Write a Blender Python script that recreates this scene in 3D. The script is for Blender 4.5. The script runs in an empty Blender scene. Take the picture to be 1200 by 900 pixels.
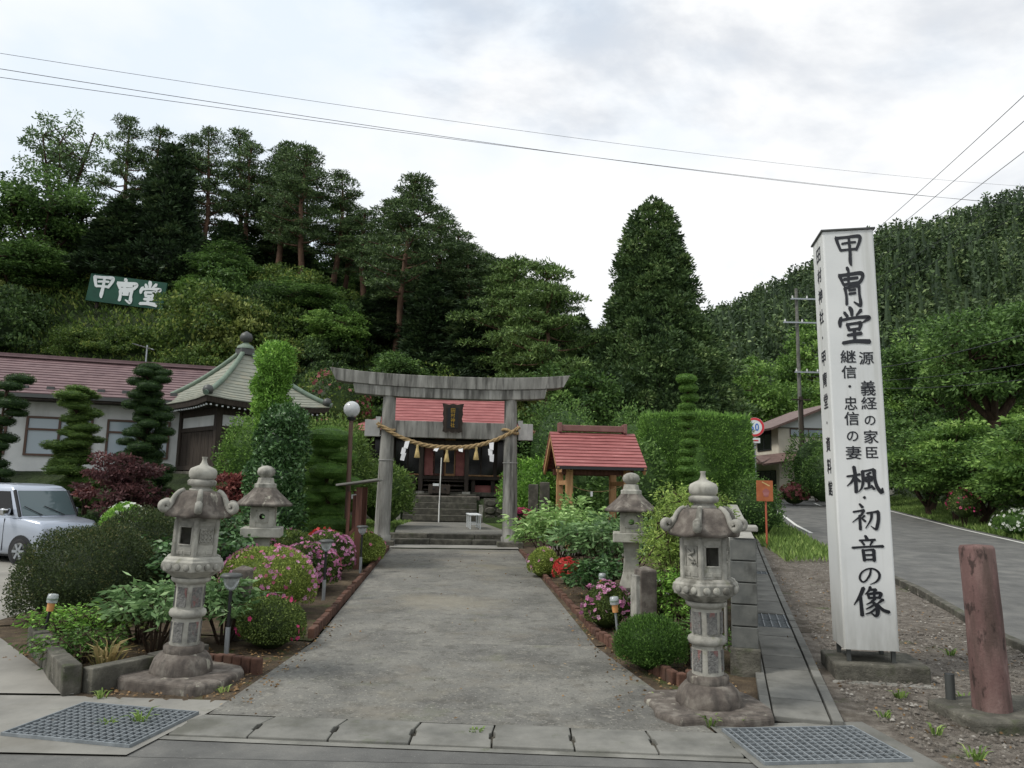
import bpy, math, random
import numpy as np
from mathutils import Vector, Matrix
random.seed(11)
rng = np.random.default_rng(11)
R_ = math.radians
SC = bpy.context.scene
COL = SC.collection

# ------------------------------------------------------------------ camera
cam_d = bpy.data.cameras.new('camera')
cam_d.sensor_width = 36.0
cam_d.lens = 26.1
cam_d.clip_start = 0.05
cam_d.clip_end = 3000
cam = bpy.data.objects.new('camera', cam_d)
COL.objects.link(cam)
cam.matrix_world = (Matrix.Translation((0, 0, 1.65)) @ Matrix.Rotation(R_(90 + 8.05), 4, 'X') @ Matrix.Rotation(R_(1.2), 4, 'Z'))
SC.camera = cam

# ------------------------------------------------------------------ sky and sun
SUN_ELEV, SUN_AZ = 52, -112        # azimuth measured from +Y towards +X: light comes from the left, a little from behind the camera
w = bpy.data.worlds.new('World'); SC.world = w; w.use_nodes = True
nt = w.node_tree; nt.nodes.clear()
def wn(t, **k):
    n = nt.nodes.new(t)
    for a, b in k.items(): setattr(n, a, b)
    return n
sky = wn('ShaderNodeTexSky', sky_type='NISHITA', sun_disc=False)
sky.sun_elevation = R_(SUN_ELEV); sky.sun_rotation = R_(SUN_AZ)
sky.air_density = 1.3; sky.dust_density = 0.3
tc = wn('ShaderNodeTexCoord')
mp = wn('ShaderNodeMapping'); mp.inputs['Scale'].default_value = (1.0, 1.0, 2.0); mp.inputs['Location'].default_value = (0.35, 0.1, 0.62)
nz = wn('ShaderNodeTexNoise'); nz.inputs['Scale'].default_value = 1.9; nz.inputs['Detail'].default_value = 7; nz.inputs['Roughness'].default_value = 0.56; nz.inputs['Distortion'].default_value = 0.25
cov = wn('ShaderNodeMapRange', interpolation_type='SMOOTHSTEP')
for i, v in ((1, 0.37), (2, 0.49), (3, 0.70), (4, 1.0)): cov.inputs[i].default_value = v
nz2 = wn('ShaderNodeTexNoise'); nz2.inputs['Scale'].default_value = 2.6; nz2.inputs['Detail'].default_value = 6; nz2.inputs['Roughness'].default_value = 0.5
cr = wn('ShaderNodeValToRGB')
cr.color_ramp.elements[0].position = 0.36; cr.color_ramp.elements[0].color = (0.80, 0.88, 0.97, 1)
cr.color_ramp.elements[1].position = 0.56; cr.color_ramp.elements[1].color = (0.98, 0.99, 1.0, 1)
sc10 = wn('ShaderNodeVectorMath', operation='SCALE'); sc10.inputs['Scale'].default_value = 10.0
mx = wn('ShaderNodeMix', data_type='RGBA')
bg = wn('ShaderNodeBackground'); bg.inputs['Strength'].default_value = 0.1
out = wn('ShaderNodeOutputWorld')
L = nt.links.new
L(tc.outputs['Generated'], mp.inputs['Vector']); L(mp.outputs['Vector'], nz.inputs['Vector']); L(mp.outputs['Vector'], nz2.inputs['Vector'])
L(nz.outputs['Fac'], cov.inputs[0]); L(nz2.outputs['Fac'], cr.inputs['Fac']); L(cr.outputs['Color'], sc10.inputs[0])
L(cov.outputs[0], mx.inputs[0]); L(sky.outputs['Color'], mx.inputs[6]); L(sc10.outputs[0], mx.inputs[7])
L(mx.outputs[2], bg.inputs['Color']); L(bg.outputs[0], out.inputs['Surface'])

sun_d = bpy.data.lights.new('sun', 'SUN'); sun_d.energy = 2.1; sun_d.angle = R_(12); sun_d.color = (1.0, 0.96, 0.9)
sun = bpy.data.objects.new('sun', sun_d); COL.objects.link(sun)
sd = Vector((math.sin(R_(SUN_AZ)) * math.cos(R_(SUN_ELEV)), math.cos(R_(SUN_AZ)) * math.cos(R_(SUN_ELEV)), math.sin(R_(SUN_ELEV))))
sun.rotation_euler = sd.to_track_quat('Z', 'Y').to_euler()
sun.location = (-30, -20, 60)

vs = SC.view_settings
vs.view_transform = 'Standard'; vs.look = 'None'; vs.exposure = 0.08; vs.gamma = 1.0; vs.use_curve_mapping = False
try:
    SC.cycles.max_bounces = 6; SC.cycles.transparent_max_bounces = 6; SC.cycles.transmission_bounces = 4
    SC.cycles.diffuse_bounces = 3; SC.cycles.glossy_bounces = 3
except Exception: pass

# ------------------------------------------------------------------ helpers: materials
def hexc(r, g, b):
    f = lambda c: ((c / 255) / 12.92 if c / 255 <= 0.04045 else ((c / 255 + 0.055) / 1.055) ** 2.4)
    return (f(r), f(g), f(b), 1)
def rgba(c): return (c[0], c[1], c[2], 1) if len(c) == 3 else c
MATS = {}
def surf(name, stops, scale=4, detail=7, rough=0.8, bump=0.25, bscale=40, bdist=0.01, stretch=(1, 1, 1), stains=(), spec=0.3, metal=0.0, rvar=0.0, grime=None):
    m = bpy.data.materials.new(name); m.use_nodes = True; t = m.node_tree; t.nodes.clear(); K = t.links.new
    def n(ty, **k):
        x = t.nodes.new(ty)
        for a, b in k.items(): setattr(x, a, b)
        return x
    o = n('ShaderNodeOutputMaterial'); b = n('ShaderNodeBsdfPrincipled'); K(b.outputs[0], o.inputs['Surface'])
    c = n('ShaderNodeTexCoord'); oi = n('ShaderNodeObjectInfo')
    ad = n('ShaderNodeVectorMath', operation='ADD'); rs = n('ShaderNodeMath', operation='MULTIPLY'); rs.inputs[1].default_value = 37.0
    K(oi.outputs['Random'], rs.inputs[0]); K(c.outputs['Object'], ad.inputs[0]); K(rs.outputs[0], ad.inputs[1])
    def noise(sc_, st, det):
        mp_ = n('ShaderNodeMapping'); mp_.inputs['Scale'].default_value = st; K(ad.outputs[0], mp_.inputs['Vector'])
        z = n('ShaderNodeTexNoise'); z.inputs['Scale'].default_value = sc_; z.inputs['Detail'].default_value = det; z.inputs['Roughness'].default_value = 0.6
        K(mp_.outputs[0], z.inputs['Vector']); return z.outputs['Fac']
    r = n('ShaderNodeValToRGB'); el = r.color_ramp.elements
    for i, (p, col) in enumerate(stops):
        e = el[i] if i < 2 else el.new(p)
        e.position = p; e.color = rgba(col)
    K(noise(scale, stretch, detail), r.inputs['Fac'])
    colr = r.outputs['Color']
    for (col, s, lo, hi, st, amt) in stains:
        mr = n('ShaderNodeMapRange', interpolation_type='SMOOTHSTEP'); mr.inputs[1].default_value = lo; mr.inputs[2].default_value = hi; mr.inputs[4].default_value = amt
        K(noise(s, st, 8), mr.inputs[0])
        q = n('ShaderNodeMix', data_type='RGBA'); K(mr.outputs[0], q.inputs[0]); K(colr, q.inputs[6]); q.inputs[7].default_value = rgba(col); colr = q.outputs[2]
    if rvar:
        hv = n('ShaderNodeHueSaturation'); mr = n('ShaderNodeMapRange'); mr.inputs[3].default_value = 1 - rvar; mr.inputs[4].default_value = 1 + rvar
        K(oi.outputs['Random'], mr.inputs[0]); K(mr.outputs[0], hv.inputs['Value']); K(colr, hv.inputs['Color']); colr = hv.outputs[0]
    K(colr, b.inputs['Base Color'])
    b.inputs['Roughness'].default_value = rough; b.inputs['Metallic'].default_value = metal; b.inputs['Specular IOR Level'].default_value = spec
    if bump:
        bp = n('ShaderNodeBump'); bp.inputs['Strength'].default_value = bump; bp.inputs['Distance'].default_value = bdist
        K(noise(bscale, (1, 1, 1), 5), bp.inputs['Height']); K(bp.outputs[0], b.inputs['Normal'])
    if grime:
        sz = n('ShaderNodeSeparateXYZ'); K(c.outputs['Object'], sz.inputs[0]); gm_ = n('ShaderNodeMapRange', interpolation_type='SMOOTHSTEP'); gm_.inputs[1].default_value = 0.95; gm_.inputs[2].default_value = 0.2; gm_.inputs[4].default_value = 0.9
        K(sz.outputs['Z'], gm_.inputs[0]); gn = n('ShaderNodeMath', operation='MULTIPLY'); K(gm_.outputs[0], gn.inputs[0]); K(noise(5, (2.2, 2.2, .5), 8), gn.inputs[1])
        q = n('ShaderNodeMix', data_type='RGBA'); K(gn.outputs[0], q.inputs[0]); K(colr, q.inputs[6]); q.inputs[7].default_value = rgba(grime); K(q.outputs[2], b.inputs['Base Color'])
    MATS[name] = m
    return m
def desat(c, k=0.14, m=1.22):
    g_ = 0.3 * c[0] + 0.59 * c[1] + 0.11 * c[2]; return (m * (c[0] + (g_ - c[0]) * k), m * (c[1] + (g_ - c[1]) * k), m * (c[2] + (g_ - c[2]) * k), 1)
def leafmat(name, dark, light, tip=None, trans=0.3, rough=0.55, cscale=1.2, cl=0.45):
    """leaf colour from a per-leaf random value, plus slow clump-to-clump variation"""
    if name[:4] in ('leaf', 'gras'): dark, light, tip = desat(dark), desat(light), desat(tip or light)
    m = bpy.data.materials.new(name); m.use_nodes = True; t = m.node_tree; t.nodes.clear(); K = t.links.new
    def n(ty, **k):
        x = t.nodes.new(ty)
        for a, b in k.items(): setattr(x, a, b)
        return x
    o = n('ShaderNodeOutputMaterial'); b = n('ShaderNodeBsdfPrincipled'); tr = n('ShaderNodeBsdfTranslucent'); ms = n('ShaderNodeMixShader'); ms.inputs[0].default_value = trans
    at = n('ShaderNodeAttribute', attribute_name='rnd'); r = n('ShaderNodeValToRGB'); el = r.color_ramp.elements
    el[0].position = 0; el[0].color = rgba(dark); el[1].position = 0.85; el[1].color = rgba(light)
    e = el.new(1.0); e.color = rgba(tip or light)
    c = n('ShaderNodeTexCoord'); oi = n('ShaderNodeObjectInfo'); ad = n('ShaderNodeVectorMath', operation='ADD')
    rs = n('ShaderNodeMath', operation='MULTIPLY'); rs.inputs[1].default_value = 19.0
    K(oi.outputs['Random'], rs.inputs[0]); K(c.outputs['Object'], ad.inputs[0]); K(rs.outputs[0], ad.inputs[1])
    z = n('ShaderNodeTexNoise'); z.inputs['Scale'].default_value = cscale; z.inputs['Detail'].default_value = 3; K(ad.outputs[0], z.inputs['Vector'])
    ma = n('ShaderNodeMath', operation='MULTIPLY_ADD'); ma.inputs[1].default_value = cl * 2; ma.inputs[2].default_value = -cl; K(z.outputs['Fac'], ma.inputs[0])
    sm = n('ShaderNodeMath', operation='ADD', use_clamp=True); K(at.outputs['Fac'], sm.inputs[0]); K(ma.outputs[0], sm.inputs[1]); K(sm.outputs[0], r.inputs['Fac'])
    K(r.outputs[0], b.inputs['Base Color']); K(r.outputs[0], tr.inputs['Color'])
    b.inputs['Roughness'].default_value = rough; b.inputs['Specular IOR Level'].default_value = 0.25
    K(b.outputs[0], ms.inputs[1]); K(tr.outputs[0], ms.inputs[2]); K(ms.outputs[0], o.inputs['Surface'])
    MATS[name] = m
    return m
def plain(name, col, rough=0.5, metal=0.0, spec=0.5, coat=0.0, trans=0.0, emit=None):
    m = bpy.data.materials.new(name); m.use_nodes = True; b = m.node_tree.nodes['Principled BSDF']
    b.inputs['Base Color'].default_value = rgba(col); b.inputs['Roughness'].default_value = rough; b.inputs['Metallic'].default_value = metal
    b.inputs['Specular IOR Level'].default_value = spec; b.inputs['Coat Weight'].default_value = coat; b.inputs['Transmission Weight'].default_value = trans
    MATS[name] = m
    return m

# ------------------------------------------------------------------ helpers: meshes and objects
class MB:
    """collects shapes into one mesh"""
    def __init__(s): s.v = []; s.f = []; s.sm = []
    def add(s, vs_, fs_, smooth=False):
        o = len(s.v); s.v += [tuple(p) for p in vs_]; s.f += [tuple(i + o for i in q) for q in fs_]; s.sm += [smooth] * len(fs_); return s
    def box(s, c, d, rz=0, rx=0, ry=0, taper=1.0):
        M = Matrix.Translation(c) @ Matrix.Rotation(rz, 4, 'Z') @ Matrix.Rotation(ry, 4, 'Y') @ Matrix.Rotation(rx, 4, 'X')
        p = []
        for z, k in ((-1, 1.0), (1, taper)):
            for x, y in ((-1, -1), (1, -1), (1, 1), (-1, 1)): p.append(M @ Vector((x * d[0] / 2 * k, y * d[1] / 2 * k, z * d[2] / 2)))
        return s.add(p, [(3, 2, 1, 0), (4, 5, 6, 7), (0, 1, 5, 4), (1, 2, 6, 5), (2, 3, 7, 6), (3, 0, 4, 7)])
    def lathe(s, prof, n=24, c=(0, 0, 0), rot=0, smooth=True, cap=True, wob=None):
        p = []; f = []
        for (r, z) in prof:
            for i in range(n):
                a = rot + 2 * math.pi * i / n; rr = r * (wob(a, z) if wob else 1)
                p.append((c[0] + rr * math.cos(a), c[1] + rr * math.sin(a), c[2] + z))
        for j in range(len(prof) - 1):
            for i in range(n): f.append((j * n + i, j * n + (i + 1) % n, (j + 1) * n + (i + 1) % n, (j + 1) * n + i))
        s.add(p, f, smooth)
        if cap: s.add(p[:n], [tuple(reversed(range(n)))]); s.add(p[-n:], [tuple(range(n))])
        return s
    def tube(s, path, rad, n=8, smooth=True, cap=True):
        P = [Vector(q) for q in path]; k = len(P); R = rad if hasattr(rad, '__len__') else [rad] * k
        p = []; prev = None
        for i in range(k):
            d = (P[min(i + 1, k - 1)] - P[max(i - 1, 0)]).normalized()
            u = prev - d * prev.dot(d) if prev is not None else d.orthogonal()
            u = u.normalized() if u.length > 1e-6 else d.orthogonal().normalized()
            prev = u; v_ = d.cross(u)
            for j in range(n):
                a = 2 * math.pi * j / n; p.append(P[i] + (u * math.cos(a) + v_ * math.sin(a)) * R[i])
        f = [(i * n + j, i * n + (j + 1) % n, (i + 1) * n + (j + 1) % n, (i + 1) * n + j) for i in range(k - 1) for j in range(n)]
        s.add(p, f, smooth)
        if cap: s.add(p[:n], [tuple(reversed(range(n)))]); s.add(p[-n:], [tuple(range(n))])
        return s
    def prism(s, poly, z0, z1):
        n = len(poly); p = [(x, y, z0) for x, y in poly] + [(x, y, z1) for x, y in poly]
        return s.add(p, [tuple(reversed(range(n))), tuple(range(n, 2 * n))] + [(i, (i + 1) % n, n + (i + 1) % n, n + i) for i in range(n)])
    def xprism(s, poly, x0, x1):                       # polygon in (y, z) extruded along x
        n = len(poly); p = [(x0, y, z) for y, z in poly] + [(x1, y, z) for y, z in poly]
        return s.add(p, [tuple(range(n)), tuple(reversed(range(n, 2 * n)))] + [(i, n + i, n + (i + 1) % n, (i + 1) % n) for i in range(n)])
    def yprism(s, poly, y0, y1):                       # polygon in (x, z) extruded along y
        n = len(poly); p = [(x, y0, z) for x, z in poly] + [(x, y1, z) for x, z in poly]
        return s.add(p, [tuple(reversed(range(n))), tuple(range(n, 2 * n))] + [(i, (i + 1) % n, n + (i + 1) % n, n + i) for i in range(n)])
    def loft(s, rings, smooth=True, cap=True, closed=True):
        n = len(rings[0]); p = [q for r in rings for q in r]; m = n if closed else n - 1
        s.add(p, [(i * n + j, i * n + (j + 1) % n, (i + 1) * n + (j + 1) % n, (i + 1) * n + j) for i in range(len(rings) - 1) for j in range(m)], smooth)
        if cap and closed: s.add(rings[0], [tuple(reversed(range(n)))]); s.add(rings[-1], [tuple(range(n))])
        return s
    def mesh(s, name):
        me = bpy.data.meshes.new(name); me.from_pydata(s.v, [], s.f); me.polygons.foreach_set('use_smooth', s.sm); me.update(); return me
    def build(s, name, mat, parent=None, bevel=0.0, seg=2, kind=None, loc=None, rz=None):
        return obj(name, s.mesh(name), mat, parent, bevel, seg, kind, loc, rz)
def obj(name, me, mat, parent=None, bevel=0.0, seg=2, kind=None, loc=None, rz=None):
    if mat is not None and not me.materials: me.materials.append(MATS[mat] if isinstance(mat, str) else mat)
    o = bpy.data.objects.new(name, me); COL.objects.link(o)
    if parent is not None: o.parent = parent
    if loc is not None: o.location = loc
    if rz is not None: o.rotation_euler[2] = rz
    if bevel:
        b = o.modifiers.new('bevel', 'BEVEL'); b.width = bevel; b.segments = seg; b.limit_method = 'ANGLE'; b.angle_limit = R_(35)
    if kind: o['kind'] = kind
    return o
def tag(o, label, cat, group=None):
    o['label'] = label; o['category'] = cat
    if group: o['group'] = group
    return o
def thing(name, label, cat, loc=(0, 0, 0), rz=0, group=None, sc=1.0):
    o = bpy.data.objects.new(name, None); COL.objects.link(o); o.empty_display_size = 0.2
    o.location = loc; o.rotation_euler[2] = rz; o.scale = (sc, sc, sc)
    return tag(o, label, cat, group)
def dup(root, loc, rz=0, label=None, group=None, sc=None):
    r = root.copy(); COL.objects.link(r); r.location = loc; r.rotation_euler[2] = rz
    if sc is not None: r.scale = sc if hasattr(sc, '__len__') else (sc, sc, sc)
    if label: r['label'] = label
    if group: r['group'] = group
    for ch in list(root.children):
        c = ch.copy(); COL.objects.link(c); c.parent = r
        for g in ch.children:
            d = g.copy(); COL.objects.link(d); d.parent = c
    return r
def ss(a, b, t):
    t = min(1.0, max(0.0, (t - a) / (b - a))); return t * t * (3 - 2 * t)

# ------------------------------------------------------------------ terrain height
def road_z(y): return 0.035 * (y - 5.5) - 0.05 if y > 5.5 else -0.05
ROADL = [(-30, 4.6), (0, 4.9), (5, 5.2), (9, 5.74), (11.9, 6.53), (18.7, 7.75), (25, 9.2), (32.5, 11.3), (40, 13.4), (47.8, 15.6), (60, 18.6), (75, 21.5)]
def road_left(y):
    for (a, xa), (b, xb) in zip(ROADL, ROADL[1:]):
        if y <= b: return xa + (xb - xa) * (y - a) / (b - a)
    return ROADL[-1][1]
def hill(x, y):
    top = 4.0 + 3.2 * ss(-2, -19, x) + 4.5 * ss(6, -5, x)
    top *= ss(13, 4, x)
    y0 = 33.0
    return top * ss(y0, y0 + 4 + top * 1.05 * (1 - 0.3 * ss(-8, -18, x)), y) + 0.05 * max(0, y - 60) * ss(13, 4, x)
def gz(x, y):
    z = min(0.27, max(0.0, 0.02 * (y - 5.5)))
    z += 0.24 * ss(18.7, 19.2, y) + 0.83 * ss(25.0, 26.6, y)                       # terrace behind the torii, shrine platform
    l = ss(-5.0, -7.5, x)                                                           # the parking side
    zl = -0.2 * ss(6.5, 10, y) + 2.2 * ss(19.5, 25, y)
    z = z * (1 - l) + zl * l
    xr = road_left(y)
    r = ss(xr - 3.6, xr - 0.6, x) if y > 9 else ss(xr - 1.6, xr - 0.3, x)           # the road side
    zr = road_z(y) - 0.0
    z = z * (1 - r) + zr * r
    far = xr + 6.0
    if x > far: z += 0.18 * min(x - far, 9) * ss(0, 4, x - far)
    return z + hill(x, y)

# ------------------------------------------------------------------ materials
CONC = hexc(150, 147, 138)
surf('asphalt', [(0.3, hexc(82, 82, 80)), (0.5, hexc(98, 98, 95)), (0.72, hexc(118, 117, 112))], scale=2.2, rough=0.9, bump=0.5, bscale=130, bdist=0.006, stains=[(hexc(70, 70, 68), 0.5, 0.5, 0.75, (1, 0.6, 1), 0.5), (hexc(146, 144, 138), 60, 0.62, 0.72, (1, 1, 1), 0.55)])
surf('path_concrete', [(0.3, hexc(92, 91, 87)), (0.5, hexc(112, 111, 105)), (0.7, hexc(130, 128, 120))], scale=1.3, rough=0.88, bump=0.6, bscale=80, bdist=0.006,
     stains=[(hexc(70, 69, 64), 0.9, 0.48, 0.72, (1, 0.8, 1), 0.5), (hexc(74, 72, 66), 7, 0.5, 0.66, (1, 1, 1), 0.5), (hexc(140, 137, 126), 11, 0.54, 0.68, (1, 1, 1), 0.45), (hexc(168, 165, 154), 42, 0.58, 0.66, (1, 1, 1), 0.5), (hexc(52, 52, 48), 38, 0.56, 0.66, (1, 1, 1), 0.55), (hexc(116, 109, 96), 1.6, 0.52, 0.7, (1, 1, 1), 0.35), (hexc(134, 128, 112), 0.55, 0.55, 0.7, (1, 1, 1), 0.5), (hexc(92, 96, 72), 2.3, 0.58, 0.74, (1, 1, 1), 0.35)])
surf('apron_concrete', [(0.3, hexc(114, 113, 108)), (0.7, hexc(148, 146, 138))], scale=1.7, rough=0.9, bump=0.4, bscale=90, bdist=0.005, stains=[(hexc(96, 93, 84), 1.1, 0.5, 0.72, (1, 1, 1), 0.6), (hexc(80, 84, 60), 5, 0.6, 0.74, (1, 1, 1), 0.5)])
surf('slab_concrete', [(0.3, hexc(98, 98, 93)), (0.7, hexc(134, 133, 126))], scale=3, rough=0.9, bump=0.45, bscale=90, bdist=0.005, rvar=0.1, stains=[(hexc(78, 78, 68), 2.2, 0.48, 0.7, (1, 1, 1), 0.6), (hexc(74, 84, 50), 7, 0.6, 0.74, (1, 1, 1), 0.5)])
surf('drain_concrete', [(0.3, hexc(100, 100, 96)), (0.7, hexc(132, 131, 124))], scale=3, rough=0.9, bump=0.4, bscale=90, bdist=0.005, rvar=0.1, stains=[(hexc(72, 72, 66), 2.2, 0.48, 0.7, (1, 1, 1), 0.6)])
surf('soil', [(0.3, hexc(62, 52, 42)), (0.55, hexc(88, 76, 60)), (0.75, hexc(112, 98, 78))], scale=5, rough=0.95, bump=0.9, bscale=45, bdist=0.03, stains=[(hexc(70, 84, 40), 3, 0.55, 0.68, (1, 1, 1), 0.75)])
surf('gravel_ground', [(0.3, hexc(84, 78, 70)), (0.5, hexc(112, 105, 96)), (0.7, hexc(142, 136, 126))], scale=9, rough=0.95, bump=1.0, bscale=60, bdist=0.03, stains=[(hexc(70, 62, 50), 1.1, 0.5, 0.68, (1, 1, 1), 0.7), (hexc(74, 88, 44), 1.7, 0.6, 0.7, (1, 1, 1), 0.7)])
surf('grass_ground', [(0.3, hexc(50, 66, 30)), (0.55, hexc(76, 98, 40)), (0.75, hexc(104, 122, 58))], scale=6, rough=0.95, bump=1.0, bscale=60, bdist=0.05)
surf('forest_floor', [(0.3, hexc(34, 44, 24)), (0.6, hexc(52, 66, 34)), (0.8, hexc(70, 76, 44))], scale=0.8, rough=0.95, bump=1.0, bscale=4, bdist=0.3)
surf('parking', [(0.3, hexc(120, 118, 112)), (0.7, hexc(152, 149, 140))], scale=0.8, rough=0.9, bump=0.4, bscale=90, bdist=0.005, stains=[(hexc(100, 98, 92), 0.5, 0.5, 0.7, (1, 1, 1), 0.6)])
surf('granite', [(0.25, hexc(108, 107, 100)), (0.5, hexc(152, 150, 141)), (0.75, hexc(186, 184, 172))], scale=6, rough=0.85, bump=0.35, bscale=110, bdist=0.006, stains=[(hexc(74, 72, 64), 4.5, 0.5, 0.66, (1, 1, 0.6), 0.75), (hexc(108, 110, 82), 8, 0.58, 0.72, (1, 1, 1), 0.5), (hexc(60, 60, 56), 220, 0.62, 0.7, (1, 1, 1), 0.5)])
surf('granite_dark', [(0.25, hexc(62, 56, 52)), (0.5, hexc(100, 93, 86)), (0.75, hexc(142, 136, 126))], scale=7, rough=0.9, bump=0.5, bscale=90, bdist=0.008, stains=[(hexc(168, 165, 150), 9, 0.6, 0.68, (1, 1, 0.4), 0.7), (hexc(66, 62, 58), 14, 0.5, 0.65, (1, 1, 0.3), 0.6)])
surf('granite_pale', [(0.25, hexc(126, 125, 116)), (0.5, hexc(160, 158, 148)), (0.75, hexc(188, 186, 174))], scale=6, rough=0.85, bump=0.3, bscale=110, bdist=0.005, stains=[(hexc(96, 95, 84), 5, 0.52, 0.68, (1, 1, 0.5), 0.6), (hexc(70, 70, 64), 220, 0.62, 0.7, (1, 1, 1), 0.5)])
surf('panel_stone', [(0.3, hexc(92, 92, 90)), (0.7, hexc(136, 135, 130))], scale=40, rough=0.9, bump=0.9, bscale=70, bdist=0.02, stains=[(hexc(150, 90, 84), 12, 0.55, 0.65, (1, 1, 0.5), 0.6)])
surf('torii_stone', [(0.25, hexc(100, 99, 94)), (0.5, hexc(136, 135, 129)), (0.75, hexc(168, 167, 160))], scale=3, rough=0.9, bump=0.35, bscale=60, bdist=0.01, stretch=(1.6, 1.6, 0.35), stains=[(hexc(70, 69, 65), 5, 0.46, 0.66, (1.6, 1.6, 0.16), 0.8), (hexc(178, 176, 168), 7, 0.6, 0.74, (1.4, 1.4, 0.25), 0.55)])
surf('torii_new', [(0.3, hexc(148, 148, 146)), (0.7, hexc(176, 175, 170))], scale=4, rough=0.85, bump=0.2, bscale=60, stains=[(hexc(110, 110, 106), 6, 0.55, 0.7, (1.5, 1.5, 0.2), 0.6)])
surf('wall_block', [(0.3, hexc(82, 84, 82)), (0.7, hexc(112, 113, 108))], scale=6, rough=0.9, bump=0.4, bscale=80, bdist=0.006, rvar=0.12, stains=[(hexc(56, 56, 52), 5, 0.52, 0.7, (1, 1, 0.5), 0.7)])
surf('cap_stone', [(0.3, hexc(132, 131, 124)), (0.7, hexc(165, 163, 154))], scale=6, rough=0.9, bump=0.4, bscale=80, bdist=0.006, stains=[(hexc(90, 89, 82), 4, 0.52, 0.7, (1, 1, 1), 0.6)])
surf('old_stone', [(0.25, hexc(58, 57, 52)), (0.5, hexc(84, 82, 74)), (0.75, hexc(120, 117, 106))], scale=5, rough=0.95, bump=0.7, bscale=40, bdist=0.02, stains=[(hexc(66, 74, 46), 4, 0.54, 0.7, (1, 1, 1), 0.6), (hexc(150, 147, 136), 13, 0.63, 0.72, (1, 1, 1), 0.5)])
surf('brick_edge', [(0.3, hexc(74, 54, 46)), (0.7, hexc(110, 80, 66))], scale=12, rough=0.95, bump=0.5, bscale=60, bdist=0.01, rvar=0.25, stains=[(hexc(58, 54, 48), 6, 0.5, 0.7, (1, 1, 1), 0.6)])
surf('galvanized', [(0.3, hexc(112, 118, 121)), (0.7, hexc(148, 154, 157))], scale=14, rough=0.5, bump=0.05, metal=0.2, stains=[(hexc(112, 92, 74), 9, 0.62, 0.75, (1, 1, 1), 0.5)])
surf('pit_dark', [(0.3, hexc(60, 58, 52)), (0.7, hexc(84, 80, 70))], scale=6, rough=0.95, bump=0.4)
surf('bark', [(0.3, hexc(48, 38, 30)), (0.7, hexc(86, 70, 56))], scale=8, rough=0.95, bump=1.0, bscale=22, bdist=0.05, stretch=(1, 1, 0.25))
surf('pine_bark', [(0.3, hexc(74, 58, 48)), (0.7, hexc(126, 98, 80))], scale=4, rough=0.95, bump=1.0, bscale=14, bdist=0.05, stretch=(1, 1, 0.3))
surf('wood_dark', [(0.3, hexc(46, 40, 36)), (0.7, hexc(74, 66, 58))], scale=3, rough=0.85, bump=0.3, bscale=30, stretch=(6, 6, 0.6))
surf('wood_brown', [(0.3, hexc(70, 46, 38)), (0.7, hexc(112, 78, 66))], scale=3, rough=0.85, bump=0.3, bscale=30, stretch=(6, 6, 0.6))
surf('wood_fresh', [(0.3, hexc(150, 112, 76)), (0.7, hexc(190, 150, 108))], scale=3, rough=0.75, bump=0.2, bscale=30, stretch=(6, 6, 0.6))
surf('plaster_white', [(0.3, hexc(196, 198, 196)), (0.7, hexc(216, 217, 214))], scale=1.5, rough=0.9, bump=0.1, bscale=50, stains=[(hexc(168, 168, 162), 1.5, 0.52, 0.72, (1, 1, 0.3), 0.5)])
surf('house_siding', [(0.3, hexc(200, 194, 176)), (0.7, hexc(216, 211, 196))], scale=2, rough=0.85, bump=0.1)
surf('roof_red', [(0.3, hexc(130, 76, 74)), (0.55, hexc(154, 94, 92)), (0.75, hexc(174, 120, 116))], scale=3, rough=0.6, bump=0.1, stretch=(0.6, 3, 3), rvar=0.07, stains=[(hexc(214, 150, 148), 9, 0.64, 0.74, (0.4, 2, 2), 0.5), (hexc(116, 48, 50), 5, 0.6, 0.75, (0.4, 2, 2), 0.5)])
surf('roof_redbrown', [(0.3, hexc(104, 72, 68)), (0.7, hexc(132, 96, 90))], scale=3, rough=0.6, bump=0.1)
surf('roof_brown', [(0.3, hexc(96, 78, 72)), (0.7, hexc(122, 102, 96))], scale=3, rough=0.6, bump=0.1)
surf('roof_mauve', [(0.3, hexc(98, 78, 80)), (0.7, hexc(128, 106, 106))], scale=2, rough=0.6, bump=0.1, rvar=0.06, stains=[(hexc(160, 130, 132), 5, 0.6, 0.75, (0.5, 2, 2), 0.4)])
surf('roof_copper', [(0.3, hexc(118, 121, 110)), (0.7, hexc(150, 152, 138))], scale=3, rough=0.65, bump=0.15, rvar=0.05, stains=[(hexc(128, 118, 96), 3, 0.5, 0.7, (1, 1, 1), 0.5)])
surf('copper_ridge', [(0.3, hexc(96, 114, 102)), (0.7, hexc(126, 140, 122))], scale=4, rough=0.6, bump=0.15)
surf('sign_white', [(0.3, hexc(206, 208, 206)), (0.7, hexc(222, 223, 220))], scale=1.2, rough=0.45, bump=0.03, stains=[(hexc(176, 176, 168), 3, 0.52, 0.76, (2.4, 2.4, 0.12), 0.55)], grime=hexc(112, 110, 98))
surf('red_paint', [(0.3, hexc(90, 70, 66)), (0.5, hexc(110, 86, 82)), (0.72, hexc(128, 106, 100))], scale=5, rough=0.9, bump=0.4, bscale=50, bdist=0.01, stretch=(1, 1, 0.4), stains=[(hexc(78, 66, 60), 6, 0.44, 0.64, (1, 1, 0.22), 0.8), (hexc(150, 128, 122), 9, 0.56, 0.7, (1, 1, 0.3), 0.5), (hexc(48, 40, 37), 14, 0.56, 0.66, (1, 1, 0.4), 0.8)])
surf('rope_straw', [(0.3, hexc(138, 116, 82)), (0.7, hexc(180, 156, 116))], scale=20, rough=0.9, bump=0.8, bscale=90, bdist=0.02)
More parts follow.
